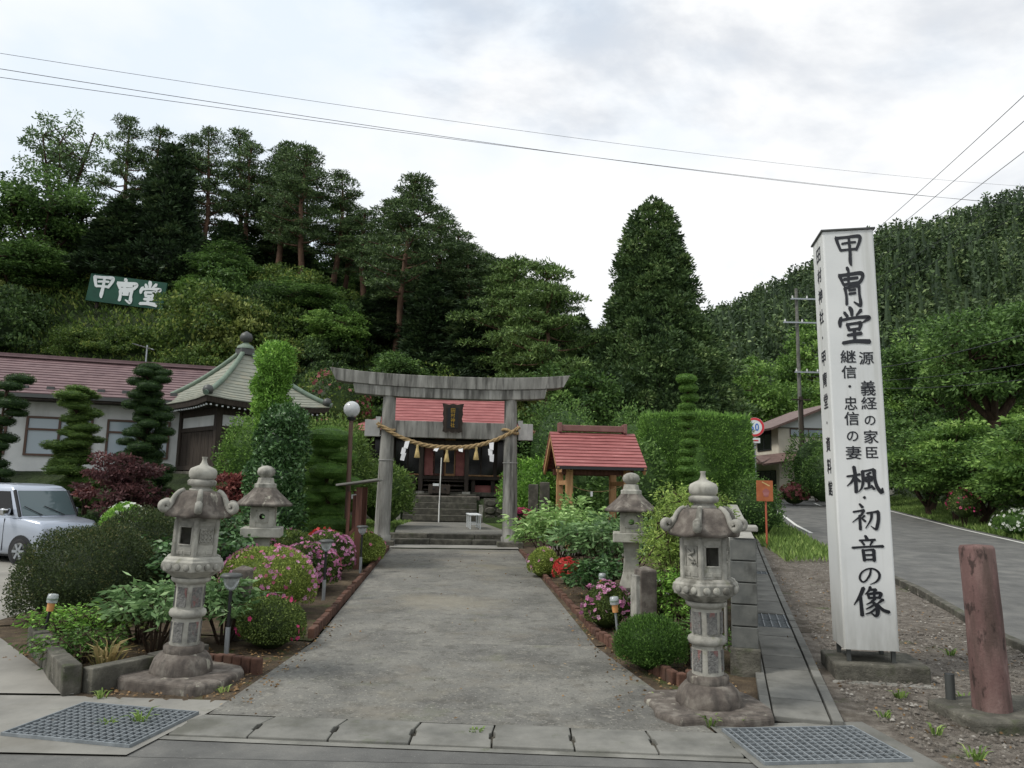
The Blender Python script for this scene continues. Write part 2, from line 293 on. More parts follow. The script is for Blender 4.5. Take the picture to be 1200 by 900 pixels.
surf('straw_pale', [(0.3, hexc(186, 160, 104)), (0.7, hexc(214, 192, 138))], scale=30, rough=0.9, bump=0.6, bscale=90, stretch=(3, 3, 0.4))
surf('pink_wall', [(0.3, hexc(150, 92, 88)), (0.7, hexc(178, 118, 112))], scale=4, rough=0.85, bump=0.2, stains=[(hexc(110, 74, 70), 5, 0.55, 0.7, (1, 1, 0.4), 0.6)])
surf('orange_sign', [(0.3, hexc(150, 84, 52)), (0.7, hexc(176, 106, 68))], scale=7, rough=0.7, bump=0.1, stains=[(hexc(138, 66, 40), 9, 0.58, 0.7, (1, 1, 1), 0.6)])
surf('hill_sign_green', [(0.3, hexc(28, 66, 54)), (0.7, hexc(38, 82, 66))], scale=2, rough=0.7, bump=0.05)
plain('ink', hexc(22, 24, 30), 0.4)
plain('ink_soft', hexc(40, 42, 52), 0.45)
plain('white_paint', hexc(214, 218, 218), 0.5)
plain('gold', hexc(176, 142, 52), 0.4, metal=0.3)
plain('black_metal', hexc(30, 30, 32), 0.45)
plain('dark_metal', hexc(78, 80, 78), 0.5, metal=0.3)
plain('steel', hexc(160, 165, 168), 0.4, metal=0.6)
plain('brown_metal', hexc(86, 64, 52), 0.6)
plain('white_plastic', hexc(226, 226, 222), 0.5)
plain('paper', hexc(236, 236, 236), 0.8)
plain('glass_dark', hexc(14, 16, 18), 0.12, spec=0.3)
plain('glass_window', hexc(150, 164, 172), 0.12, spec=0.7)
plain('glass_screen', hexc(92, 108, 110), 0.08, spec=0.7)
plain('glass_globe', hexc(206, 208, 208), 0.12, spec=0.6, trans=0.25)
plain('glass_lamp', hexc(200, 206, 206), 0.2, spec=0.6, trans=0.5)
plain('car_paint', hexc(176, 184, 196), 0.28, metal=0.45, coat=0.7)
plain('tyre', hexc(26, 26, 27), 0.85)
plain('black_plastic', hexc(28, 29, 31), 0.6)
plain('chrome', hexc(210, 212, 214), 0.15, metal=1.0)
plain('headlamp', hexc(214, 218, 222), 0.1, spec=0.8)
plain('amber', hexc(206, 148, 92), 0.4)
plain('sign_red', hexc(196, 44, 54), 0.45)
plain('sign_blue', hexc(60, 110, 190), 0.45)
plain('orange_paint', hexc(176, 92, 66), 0.6)
plain('line_white', hexc(206, 206, 200), 0.8)
plain('wire', hexc(40, 42, 48), 0.6)
# foliage
leafmat('leaf_azalea', hexc(42, 58, 24), hexc(96, 118, 44), hexc(132, 150, 64), cscale=3)
leafmat('leaf_yellowgreen', hexc(84, 104, 34), hexc(146, 164, 58), hexc(176, 190, 86), cscale=3)
leafmat('leaf_olive', hexc(36, 50, 26), hexc(68, 84, 40), hexc(98, 98, 52), cscale=2.5)
leafmat('leaf_bright', hexc(66, 104, 26), hexc(118, 168, 44), hexc(154, 198, 70), cscale=2)
leafmat('leaf_glossy', hexc(34, 62, 30), hexc(74, 112, 54), hexc(120, 152, 104), rough=0.3, cscale=3, trans=0.12)
leafmat('leaf_clipped', hexc(40, 68, 22), hexc(84, 124, 38), hexc(112, 152, 52), cscale=3)
leafmat('leaf_cloud', hexc(30, 52, 24), hexc(62, 92, 38), hexc(92, 122, 54), cscale=3)
leafmat('leaf_cloud_light', hexc(58, 84, 30), hexc(108, 138, 52), hexc(136, 160, 74), cscale=3)
leafmat('leaf_peony', hexc(60, 92, 48), hexc(118, 154, 90), hexc(156, 188, 124), cscale=4, rough=0.45)
leafmat('leaf_peony_light', hexc(84, 120, 50), hexc(142, 178, 92), hexc(176, 206, 128), cscale=4, rough=0.45)
leafmat('leaf_nandina', hexc(86, 112, 36), hexc(144, 172, 62), hexc(184, 200, 96), cscale=3)
leafmat('leaf_maple_purple', hexc(58, 36, 38), hexc(96, 60, 60), hexc(118, 76, 74), cscale=2)
leafmat('leaf_maple_red', hexc(104, 52, 48), hexc(148, 84, 76), hexc(168, 104, 92), cscale=2)
leafmat('leaf_mountain', hexc(44, 62, 38), hexc(84, 108, 58), hexc(116, 134, 78), cscale=0.05, trans=0.12, cl=0.3)
leafmat('leaf_pine', hexc(40, 58, 34), hexc(82, 108, 54), hexc(114, 138, 76), cscale=0.6, trans=0.15)
leafmat('leaf_pine_light', hexc(48, 70, 30), hexc(98, 128, 54), hexc(126, 152, 74), cscale=0.6, trans=0.15)
leafmat('leaf_cedar', hexc(46, 68, 38), hexc(94, 122, 62), hexc(124, 144, 80), cscale=0.5, trans=0.12)
leafmat('leaf_cedar_dark', hexc(30, 44, 28), hexc(58, 82, 44), hexc(80, 98, 54), cscale=0.5, trans=0.12)
leafmat('leaf_broad', hexc(44, 70, 30), hexc(94, 130, 52), hexc(128, 162, 72), cscale=0.5)
leafmat('leaf_hedge', hexc(58, 92, 28), hexc(112, 156, 54), hexc(140, 182, 72), cscale=3)
leafmat('leaf_thicket', hexc(46, 74, 28), hexc(100, 138, 50), hexc(136, 170, 72), cscale=0.9, cl=0.6)
leafmat('leaf_broad_light', hexc(58, 90, 30), hexc(112, 150, 52), hexc(142, 174, 76), cscale=0.5)
leafmat('leaf_hill', hexc(44, 66, 26), hexc(96, 124, 42), hexc(138, 150, 58), cscale=0.8, cl=0.7)
leafmat('leaf_slope_gold', hexc(74, 88, 34), hexc(128, 142, 56), hexc(160, 168, 80), cscale=0.8, cl=0.6)
leafmat('leaf_slope_dark', hexc(34, 54, 28), hexc(74, 102, 46), hexc(104, 130, 62), cscale=0.8, cl=0.6)
leafmat('leaf_airy', hexc(60, 84, 46), hexc(104, 134, 76), hexc(132, 158, 100), cscale=0.5, trans=0.35)
leafmat('grass_blade', hexc(70, 96, 34), hexc(122, 152, 62), hexc(156, 176, 88), cscale=2)
leafmat('grass_dry', hexc(96, 96, 50), hexc(160, 138, 84), hexc(178, 156, 104), cscale=2)
leafmat('petal_pink', hexc(178, 104, 146), hexc(210, 146, 182), hexc(228, 184, 208), cscale=4, trans=0.3)
leafmat('petal_magenta', hexc(182, 40, 96), hexc(214, 72, 128), hexc(230, 112, 156), cscale=4, trans=0.3)
leafmat('petal_rose', hexc(190, 90, 124), hexc(216, 126, 152), hexc(230, 164, 182), cscale=4, trans=0.3)
leafmat('petal_red', hexc(190, 56, 56), hexc(216, 84, 78), hexc(230, 120, 110), cscale=4, trans=0.3)
leafmat('petal_white', hexc(216, 220, 208), hexc(238, 240, 232), hexc(246, 246, 240), cscale=4, trans=0.3)
leafmat('petal_dusky', hexc(120, 66, 70), hexc(164, 98, 98), hexc(186, 128, 120), cscale=4, trans=0.3)
leafmat('litter', hexc(84, 66, 44), hexc(140, 112, 76), hexc(168, 140, 98), cscale=4, trans=0.05)
leafmat('stones', hexc(80, 76, 70), hexc(116, 110, 102), hexc(150, 146, 138), cscale=4, trans=0.0, rough=0.9)
# ================================================================== the setting
def sheet(name, c4, n, m, off, mat, parent=None, zf=gz, kind='structure', jit=0.0):
    """a patch between four corners (x, y), laid on the terrain"""
    (ax, ay), (bx, by), (cx, cy), (dx, dy) = c4
    v = []
    for j in range(m + 1):
        t = j / m
        for i in range(n + 1):
            s = i / n
            x = (ax * (1 - s) + bx * s) * (1 - t) + (dx * (1 - s) + cx * s) * t
            y = (ay * (1 - s) + by * s) * (1 - t) + (dy * (1 - s) + cy * s) * t
            v.append((x, y, zf(x, y) + off + (random.uniform(-jit, jit) if 0 < i < n and 0 < j < m else 0)))
    f = [(j * (n + 1) + i, j * (n + 1) + i + 1, (j + 1) * (n + 1) + i + 1, (j + 1) * (n + 1) + i) for j in range(m) for i in range(n)]
    mb = MB(); mb.add(v, f, True)
    o = mb.build(name, mat, parent)
    if parent is None: o['kind'] = kind
    return o
def axis(segs):
    a = []
    for lo, hi, n in segs: a += [lo + (hi - lo) * i / n for i in range(n)]
    return a + [segs[-1][1]]
gx = axis([(-900, -120, 8), (-120, -40, 16), (-40, -10, 30), (-10, 22, 64), (22, 60, 19), (60, 160, 14), (160, 900, 8)])
gy = axis([(-300, -20, 6), (-20, 4, 8), (4, 36, 96), (36, 70, 34), (70, 160, 14), (160, 1200, 8)])
v = [(x, y, gz(x, y) - (0.45 if y < 6.0 else 0.07)) for y in gy for x in gx]
nx = len(gx)
f = [(j * nx + i, j * nx + i + 1, (j + 1) * nx + i + 1, (j + 1) * nx + i) for j in range(len(gy) - 1) for i in range(nx - 1)]
gm = MB(); gm.add(v, f, True); g = gm.build('ground', 'forest_floor'); g['kind'] = 'structure'

flat = lambda x, y: 0.0
sheet('street', [(-60, -25), (4.8, -25), (4.8, 4.80), (-60, 4.80)], 4, 4, -0.012, 'asphalt', zf=flat)
sheet('street', [(-2.3, 4.795), (1.58, 4.795), (1.58, 4.90), (-2.3, 5.105)], 6, 1, -0.010, 'asphalt', zf=flat)
sheet('street_gutter', [(-2.3, 5.105), (1.57, 4.895), (1.56, 4.965), (-2.3, 5.175)], 6, 1, -0.004, 'slab_concrete', zf=flat)
GRL = [(-3.27, 5.09), (-2.34, 4.91), (-2.20, 5.63), (-3.13, 5.81)]
GRR = [(1.60, 4.84), (2.58, 4.96), (2.50, 5.62), (1.52, 5.50)]
def frame_sheet(name, outer, inner, mat, z=0.0):
    mb = MB(); mb.add([(x, y, z) for x, y in outer] + [(x, y, z) for x, y in inner] + [(x, y, z - 0.4) for x, y in inner],
                      [(0, 1, 5, 4), (1, 2, 6, 5), (2, 3, 7, 6), (3, 0, 4, 7), (4, 5, 9, 8), (5, 6, 10, 9), (6, 7, 11, 10), (7, 4, 8, 11), (8, 9, 10, 11)])
    o = mb.build(name, mat); o['kind'] = 'structure'; return o
frame_sheet('concrete_apron', [(-40, 4.797), (-2.3, 4.797), (-2.1, 5.98), (-3.35, 6.02)], GRL, 'apron_concrete')
frame_sheet('concrete_pad', [(1.56, 4.70), (2.74, 4.84), (2.64, 5.78), (1.46, 5.64)], GRR, 'slab_concrete')
sheet('parking_lot', [(-45, 4.8), (-3.33, 6.02), (-5.9, 8.6), (-45, 8.6)], 30, 6, 0.004, 'parking')
sheet('parking_lot', [(-45, 8.6), (-5.9, 8.6), (-8.0, 19.0), (-45, 20.2)], 30, 14, 0.004, 'parking')

# kerb slabs between street and approach
kerb = MB(); kerb.add([(-2.22, 5.17, -0.02), (1.52, 4.965, -0.02), (1.50, 5.41, -0.02), (-2.16, 5.60, -0.02)], [(0, 1, 2, 3)])
kerb = kerb.build('kerb_bed', 'pit_dark'); kerb['kind'] = 'structure'
for i in range(7):
    t0, t1 = i / 7, (i + 1) / 7; g_ = 0.006
    P0 = lambda t: (-2.22 + 3.74 * t, 5.17 - 0.205 * t); P1 = lambda t: (-2.16 + 3.66 * t, 5.60 - 0.19 * t)
    a, b, c, d = P0(t0), P0(t1), P1(t1), P1(t0); dz = random.uniform(-0.004, 0.004)
    poly = [(a[0] + g_, a[1]), (b[0] - g_, b[1]), (b[0] - g_, b[1] + 0.14), (b[0] - g_ - 0.015, b[1] + 0.15), (b[0] - g_ - 0.015, b[1] + 0.27), (b[0] - g_, b[1] + 0.28), (c[0] - g_, c[1]),
            (d[0] + g_, d[1]), (a[0] + g_, a[1] + 0.28), (a[0] + g_ + 0.015, a[1] + 0.27), (a[0] + g_ + 0.015, a[1] + 0.15), (a[0] + g_, a[1] + 0.14)]
    mb = MB(); mb.prism(poly, -0.1, 0.012 + dz); mb.build('slab', 'slab_concrete', kerb, bevel=0.006)
# the approach path, with a worn rounded front corner
sheet('approach_path', [(-2.13, 5.62), (1.46, 5.42), (0.92, 8.0), (-1.98, 8.0)], 14, 14, 0.004, 'path_concrete', jit=0.002)
sheet('approach_path', [(-1.98, 8.0), (0.92, 8.0), (0.22, 17.62), (-2.72, 17.4)], 12, 30, 0.004, 'path_concrete', jit=0.002)
sheet('threshold_strip', [(-2.74, 17.4), (0.24, 17.62), (0.2, 18.42), (-2.8, 18.1)], 4, 2, 0.03, 'apron_concrete')
sheet('upper_path', [(-2.86, 18.95), (0.14, 19.12), (-0.86, 25.0), (-3.62, 24.8)], 8, 12, 0.012, 'path_concrete')
sheet('lawn', [(-8.0, 18.6), (-2.9, 18.97), (-3.64, 24.9), (-8.0, 24.9)], 14, 16, 0.004, 'grass_ground', jit=0.01)
sheet('lawn', [(0.18, 19.14), (4.2, 19.2), (4.0, 25.0), (-0.84, 25.0)], 14, 16, 0.004, 'grass_ground', jit=0.01)
sheet('garden_bed', [(-3.3, 5.98), (-2.1, 5.66), (-2.02, 8.0), (-5.9, 8.6)], 20, 20, -0.012, 'soil', jit=0.006)
sheet('garden_bed', [(-5.9, 8.6), (-2.02, 8.0), (-2.8, 17.6), (-8.0, 19.0)], 24, 40, 0.0, 'soil', jit=0.02)
sheet('garden_bed', [(1.44, 5.50), (1.94, 5.70), (2.8, 9.1), (0.90, 8.0)], 12, 20, -0.012, 'soil', jit=0.006)
sheet('garden_bed', [(0.90, 8.0), (2.8, 9.1), (5.0, 17.3), (0.24, 17.7)], 20, 40, 0.0, 'soil', jit=0.02)
sheet('garden_bed', [(0.24, 17.7), (5.0, 17.3), (5.4, 19.2), (0.2, 19.1)], 12, 6, 0.0, 'soil', jit=0.01)
sheet('gravel_verge', [(2.60, 4.6), (5.15, 4.5), (5.3, 5.7), (2.60, 5.7)], 26, 12, -0.016, 'gravel_ground', jit=0.008)
sheet('gravel_verge', [(2.42, 5.7), (5.3, 5.7), (5.72, 9.0), (3.38, 9.0)], 26, 34, -0.016, 'gravel_ground', jit=0.008)
sheet('gravel_verge', [(3.40, 9.0), (5.72, 9.0), (7.75, 18.7), (5.6, 18.7)], 22, 60, -0.012, 'gravel_ground', jit=0.01)
sheet('grass_verge', [(6.0, 18.7), (7.75, 18.7), (11.3, 32.5), (8.8, 32.5)], 12, 40, 0.0, 'grass_ground', jit=0.02)
sheet('front_verge', [(2.60, 4.6), (2.60, 4.0), (5.1, 3.6), (5.15, 4.5)], 4, 4, -0.016, 'gravel_ground', jit=0.003)

# the road on the right
ys = axis([(-25, 5, 10), (5, 75, 70)])
def strip(name, x0, x1, off, mat, y0=-25, y1=75, parent=None):
    v = []; f = []
    yy = [y for y in ys if y0 <= y <= y1]
    for y in yy:
        z = road_z(y) + off
        v += [(road_left(y) + x0, y, z), (road_left(y) + x1, y, z)]
    for j in range(len(yy) - 1): f.append((2 * j, 2 * j + 1, 2 * j + 3, 2 * j + 2))
    mb = MB(); mb.add(v, f, True); o = mb.build(name, mat, parent)
    if parent is None: o['kind'] = 'structure'
    return o
strip('road', 0, 6.0, 0.03, 'asphalt')
strip('road_marking', 5.62, 5.74, 0.035, 'line_white', 5)
strip('road_marking', 0.25, 0.36, 0.035, 'line_white', 22)
for y0 in (30, 38, 46): strip('road_marking', 2.9, 3.02, 0.035, 'line_white', y0, y0 + 3)
strip('grass_verge', 6.0, 8.4, 0.02, 'grass_ground', 5, 60)
for j in range(30):                                                   # kerb stones along the near road edge
    y0 = 4 + j * 0.8; y1 = y0 + 0.79
    x0, x1 = road_left(y0), road_left(y1)
    mb = MB(); z = road_z((y0 + y1) / 2)
    mb.add([(x0 - 0.12, y0, road_z(y0) - .05), (x0, y0, road_z(y0) - .05), (x1, y1, road_z(y1) - .05), (x1 - 0.12, y1, road_z(y1) - .05),
            (x0 - 0.12, y0, road_z(y0) + .07), (x0, y0, road_z(y0) + .07), (x1, y1, road_z(y1) + .07), (x1 - 0.12, y1, road_z(y1) + .07)],
           [(3, 2, 1, 0), (4, 5, 6, 7), (0, 1, 5, 4), (1, 2, 6, 5), (2, 3, 7, 6), (3, 0, 4, 7)])
    if j == 0: rk = strip('road_kerb', -0.12, 0.0, 0.02, 'old_stone', 4, 28)
    mb.build('kerb_stone', 'old_stone', rk, bevel=0.012)

# covered drain running along the stone wall
DX, DY = 0.278, 0.961
def along(s, q): return (1.98 + DX * s + DY * q, 5.78 + DY * s - DX * q)     # s metres along, q metres to the right
db = sheet('drain_channel', [along(0, -0.08), along(0, 0.50), along(15, 0.50), along(15, -0.08)], 2, 30, -0.012, 'pit_dark')
s = 0.0; k = 0
while s < 14.4:
    grate = k in (7, 8, 17)
    ln = 0.5 if not grate else 0.46
    c = along(s + ln / 2, 0.205); z = gz(*c)
    rz = -math.atan2(DX, DY)
    if grate:
        for j in range(5):
            cc = along(s + ln / 2, 0.02 + 0.09 * j); MB().box((cc[0], cc[1], z + 0.012), (0.012, ln, 0.03), rz).build('grating_bar', 'galvanized', db)
        for j in range(12):
            cc = along(s + 0.02 + j * ln / 12, 0.205); MB().box((cc[0], cc[1], z + 0.010), (0.39, 0.006, 0.02), rz).build('grating_bar', 'galvanized', db)
    else:
        sl = math.atan2(gz(*along(s + ln, .25)) - gz(*along(s, .25)), ln)
        MB().box((c[0], c[1], z + random.uniform(-0.004, 0.004)), (0.39, ln - 0.014, 0.05), rz, sl).build('slab', 'drain_concrete', db, bevel=0.008)
    for q in (-0.04, 0.45):
        cc = along(s + ln / 2, q); MB().box((cc[0], cc[1], gz(*cc) + 0.0), (0.075, ln - 0.004, 0.07), rz, sl if not grate else 0).build('kerb_stone', 'drain_concrete', db, bevel=0.006)
    s += ln; k += 1

# steel gratings over the gutter
def grating(label, q, nb, nc):
    a, b, c, d = [Vector((x, y, 0)) for x, y in q]
    cx = (a + b + c + d) / 4; t = thing('drain_grating', label, 'grating', (cx.x, cx.y, 0.0), math.atan2(b.y - a.y, b.x - a.x), 'steel gratings over the gutter')
    W = (b - a).length; D = (d - a).length
    bar = MB().box((0, 0, 0), (W - 0.03, 0.008, 0.035)).mesh('bearing_bar'); rod = MB().box((0, 0, 0), (0.009, D - 0.03, 0.012)).mesh('cross_rod')
    fr = MB()
    for sg in (-1, 1):
        fr.box((0, sg * (D / 2 - 0.008), -0.005), (W - 0.004, 0.012, 0.05)); fr.box((sg * (W / 2 - 0.008), 0, -0.005), (0.012, D - 0.03, 0.05))
    fr.build('frame', 'galvanized', t)
    for i in range(1, nb): obj('bearing_bar', bar, 'galvanized', t, loc=(0, -D / 2 + D * i / nb, -0.004))
    for i in range(1, nc): obj('cross_rod', rod, 'galvanized', t, loc=(-W / 2 + W * i / nc, 0, 0.010))
grating('rusty galvanized drain grating beside the left stone lantern', GRL, 12, 18)
grating('galvanized drain grating at the foot of the paved drain', GRR, 11, 17)

# far wooded mountain: terrain sheet and its forest, one mass
def mtn(x, y):
    """a ridge that climbs to the right"""
    crest = float(np.interp(x, (-80, 20, 61, 92, 118, 159, 330), (32, 35, 46, 63, 77, 90, 120))) + 1.5 * math.sin(x * 0.11 + 1)
    crest = max(31, min(150, crest))
    t = ss(95, 235, y - 0.12 * (x - 60))
    return crest * t * ss(-70, -10, x) + 2.5 * math.sin(x * 0.09 + y * 0.05) * t
mv = []; xs_ = axis([(-90, 330, 84)]); ym = axis([(85, 330, 45)])
for y in ym:
    for x in xs_: mv.append((x, y, mtn(x, y) - 0.5))
n_ = len(xs_)
mb = MB(); mb.add(mv, [(j * n_ + i, j * n_ + i + 1, (j + 1) * n_ + i + 1, (j + 1) * n_ + i) for j in range(len(ym) - 1) for i in range(n_ - 1)], True)
mo = mb.build('mountain', 'forest_floor'); mo['kind'] = 'structure'
# ================================================================== foliage tools (numpy)
def unit(a): return a / np.maximum(np.linalg.norm(a, axis=1, keepdims=True), 1e-9)
def rdir(n): return unit(rng.normal(size=(n, 3)))
def npmesh(name, V, F, rnd, mat, smooth=False):
    me = bpy.data.meshes.new(name); nf, k = F.shape
    me.vertices.add(len(V)); me.vertices.foreach_set('co', V.astype(np.float32).ravel())
    me.loops.add(nf * k); me.loops.foreach_set('vertex_index', F.astype(np.int32).ravel())
    me.polygons.add(nf); me.polygons.foreach_set('loop_start', np.arange(0, nf * k, k, dtype=np.int32))
    if smooth: me.polygons.foreach_set('use_smooth', np.ones(nf, dtype=bool))
    a = me.attributes.new('rnd', 'FLOAT', 'FACE'); a.data.foreach_set('value', rnd.astype(np.float32))
    me.update(calc_edges=True); me.materials.append(MATS[mat]); return me
class Leaves:
    """collects leaf-shaped quads"""
    def __init__(s): s.V = []; s.R = []
    def add(s, P, A, L, W, rnd=None, fold=0.0):
        n = len(P); A = unit(A); B = unit(np.cross(A, rng.normal(size=(n, 3))))
        L = np.broadcast_to(np.asarray(L, float), (n,)) * rng.uniform(0.7, 1.25, n); W = np.broadcast_to(np.asarray(W, float), (n,)) * rng.uniform(0.75, 1.2, n)
        L = L[:, None]; W = W[:, None]
        q = np.stack([P, P + A * L * 0.45 + B * W * 0.5, P + A * L, P + A * L * 0.45 - B * W * 0.5], axis=1)
        s.V.append(q); s.R.append(rng.uniform(0, 1, n) if rnd is None else rnd); return s
    def quads(s, Q, rnd): s.V.append(Q); s.R.append(rnd); return s
    def mesh(s, name, mat):
        V = np.concatenate(s.V).reshape(-1, 3); F = np.arange(len(V)).reshape(-1, 4)
        return npmesh(name, V, F, np.concatenate(s.R), mat)
    def count(s): return sum(len(q) for q in s.V)
_ph = rng.uniform(0, 6.28, (6, 1)); _kd = unit(rng.normal(size=(6, 3)))
def lump(D, freq=3.0, seed=0):
    """smooth pseudo noise in -1..1 for points D"""
    o = 0
    for i in range(6): o = o + np.sin(D @ (_kd[i] * freq * (0.7 + 0.25 * i)) + _ph[i] + seed * 1.7 + i)
    return o / 3.4
def core(lv, c, r, rnd=0.15, n=8, m=12, seed=0, lo=-0.9, amp=0.0):
    """inner mass so that a clipped bush is not see-through"""
    th = np.linspace(0.02, math.pi - 0.4, n); ph = np.linspace(0, 2 * math.pi, m + 1)
    def pt(t, p):
        d = np.array([math.sin(t) * math.cos(p), math.sin(t) * math.sin(p), math.cos(t)]); return np.array(c) + np.array(r) * d
    Q = []
    for i in range(n - 1):
        for j in range(m): Q.append([pt(th[i], ph[j]), pt(th[i + 1], ph[j]), pt(th[i + 1], ph[j + 1]), pt(th[i], ph[j + 1])])
    Q = np.array(Q); lv.quads(Q, np.full(len(Q), rnd))
def blob(lv, c, r, n, L, W, spread=0.8, shell=0.25, lo=-0.35, amp=0.06, freq=4.0, seed=0, up=0.0, tips=0.0):
    """leaves through the outer shell of an ellipsoid"""
    d = rdir(int(n * 1.6)); d = d[d[:, 2] > lo][:int(n)]; k = len(d)
    rad = 1 - shell * rng.uniform(0, 1, k) ** 2 + amp * lump(d, freq, seed) + tips * (rng.uniform(0, 1, k) ** 4)
    P = np.array(c) + d * np.array(r) * rad[:, None]
    nr = unit(d / np.array(r)); A = nr + spread * rng.normal(size=(k, 3)); A[:, 2] += up
    lv.add(P - unit(A) * (np.asarray(L) * 0.4), A, L, W)
    return d
def blossoms(c, r, n, size, lo=-0.2, thr=0.0, freq=5.0, seed=3, amp=0.06):
    """open five-petalled flowers in drifts over an ellipsoid: faces as pentagon fans (quads of petal pairs)"""
    d = rdir(n * 6); d = d[(d[:, 2] > lo)]; d = d[lump(d, freq, seed) + 0.5 * rng.normal(size=len(d)) > thr][:n]; k = len(d)
    nr = unit(d / np.array(r)); P = np.array(c) + d * np.array(r) * (1.0 + amp * lump(d, 4.0, 0))[:, None] + nr * 0.012
    nr = unit(nr + 0.5 * rng.normal(size=(k, 3)))
    u = unit(np.cross(nr, rng.normal(size=(k, 3)))); w_ = np.cross(nr, u); sz = (size * rng.uniform(0.7, 1.2, k))[:, None]
    Q = []; rr = rng.uniform(0, 1, k); R = []
    for i in range(5):
        a0, a1, a2 = [2 * math.pi * (i + t) / 5 for t in (0.08, 0.5, 0.92)]
        e = lambda a, f, h: P + (u * math.cos(a) + w_ * math.sin(a)) * sz * f + nr * sz * h
        Q.append(np.stack([P, e(a0, 0.8, 0.28), e(a1, 1.05, 0.22), e(a2, 0.8, 0.28)], axis=1)); R.append(np.clip(rr + rng.uniform(-.15, .15, k), 0, 1))
    lv = Leaves(); lv.quads(np.concatenate(Q), np.concatenate(R)); return lv
def bush(name, label, cat, x, y, r, leaf, n, L=0.035, W=0.017, fl=None, z=None, up=0.2, spread=0.8, amp=0.06, group=None, sink=0.25, tips=0.0, shell=0.25, lo=-0.45, nocore=False):
    """rounded bush: r = (rx, ry, rz); fl = [(petal material, count, size, threshold, seed)]"""
    z0 = gz(x, y) if z is None else z
    cz = r[2] * (1 - sink)
    t = thing(name, label, cat, (x, y, z0), 0, group)
    lv = Leaves(); sd_ = rng.uniform(0, 9)
    if not nocore: core(lv, (0, 0, cz), (r[0] * .8, r[1] * .8, r[2] * .8))
    blob(lv, (0, 0, cz), r, n, L, W, spread, shell, lo, amp, 4.0, sd_, up, tips)
    obj('foliage', lv.mesh('foliage', leaf), None, t)
    st = MB()
    for i in range(5):
        a = i * 1.26 + x; st.tube([(0.04 * math.cos(a), 0.04 * math.sin(a), -0.05), (0.18 * r[0] * math.cos(a), 0.18 * r[1] * math.sin(a), cz * 0.4), (0.5 * r[0] * math.cos(a), 0.5 * r[1] * math.sin(a), cz)], [0.02, 0.016, 0.008], 5)
    st.build('stems', 'bark', t)
    for q in (fl or ()):
        b = blossoms((0, 0, cz), r, q[1], q[2], thr=q[3], seed=q[4], lo=-0.35); obj('blossoms', b.mesh('blossoms', q[0]), None, t, kind='stuff')
    return t
def bend(p0, p1, sag, n=5):
    p0, p1 = np.array(p0, float), np.array(p1, float)
    return [tuple(p0 + (p1 - p0) * t + np.array([0, 0, sag]) * math.sin(math.pi * t)) for t in np.linspace(0, 1, n)]
def conifer_pads(lv, p, ang, ln, n, L, W, flat=0.3):
    """a flat spray of needles at a limb's outer part"""
    k = n; a = rng.uniform(0, 2 * math.pi, k); rr = np.sqrt(rng.uniform(0, 1, k))
    P = np.stack([np.cos(a) * rr * ln, np.sin(a) * rr * ln * 0.85, rng.normal(size=k) * flat * ln * 0.22 + 0.16 * ln * (1 - rr)], axis=1) + np.array(p)
    A = rng.normal(size=(k, 3)) * 0.7; A[:, :2] += P[:, :2] - np.array(p)[:2]; A[:, 2] += 0.35 * ln
    lv.add(P, A, L, W)
def pine(seed, h, spread, crown0=0.45, leaf='leaf_pine', n_limb=26, pad=0.85, nleaf=150, lean=0.0, L=0.24, W=0.055, top_flat=0.6):
    """red pine: bare leaning trunk, level limbs, flat needle pads; returns meshes"""
    rs = np.random.default_rng(seed); tr = MB(); lv = Leaves()
    xs = np.cumsum(rs.normal(0, 0.05 * h / 8, 9)); yss = np.cumsum(rs.normal(0, 0.05 * h / 8, 9)); xs -= xs[0]; yss -= yss[0]
    zz = np.linspace(0, h * 0.97, 9); path = [(xs[i] + lean * (i / 8) ** 1.2, yss[i], zz[i]) for i in range(9)]
    r0 = 0.016 * h + 0.05; rad = [r0 * (1 - 0.82 * (i / 8)) for i in range(9)]
    path = [(0, 0, -0.6)] + path; rad = [r0 * 1.2] + rad
    tr.tube(path, rad, 8)
    def at(t):
        q = t * 8; i = min(7, int(q)); w_ = q - i; a, b = np.array(path[i + 1]), np.array(path[i + 2]); return a + (b - a) * w_
    for i in range(n_limb):
        u = (i + rs.uniform(0, 1)) / n_limb; t = crown0 + (0.99 - crown0) * u
        b = at(t); a = i * 2.4 + rs.uniform(-0.5, 0.5)
        prof = (math.sin(math.pi * min(1, (u * 0.78 + 0.22))) ** 0.7) * (1 - top_flat * u * u * 0.4)
        ln = spread * max(0.25, prof) * rs.uniform(0.45, 1.15)
        e = b + np.array([math.cos(a) * ln, math.sin(a) * ln, ln * rs.uniform(-0.05, 0.35)])
        tr.tube(bend(b, e, -0.06 * ln, 4), [r0 * 0.3 * (1.1 - 0.7 * u), r0 * 0.22 * (1.1 - 0.7 * u), r0 * 0.14, 0.02], 5)
        for f_ in (0.6, 1.0) if ln > 0.9 else (0.9,):
            pp = b + (e - b) * f_ + rs.normal(0, 0.10 * ln, 3) * np.array([1, 1, 0.4]); pr = pad * rs.uniform(0.65, 1.15) * (0.75 if f_ < 0.6 else 1)
            conifer_pads(lv, pp, a, pr, int(nleaf * pr / pad), L, W)
    conifer_pads(lv, at(1.0), 0, pad * 0.7, nleaf, L, W, 0.7)
    return tr.mesh('trunk'), lv.mesh('crown', leaf)
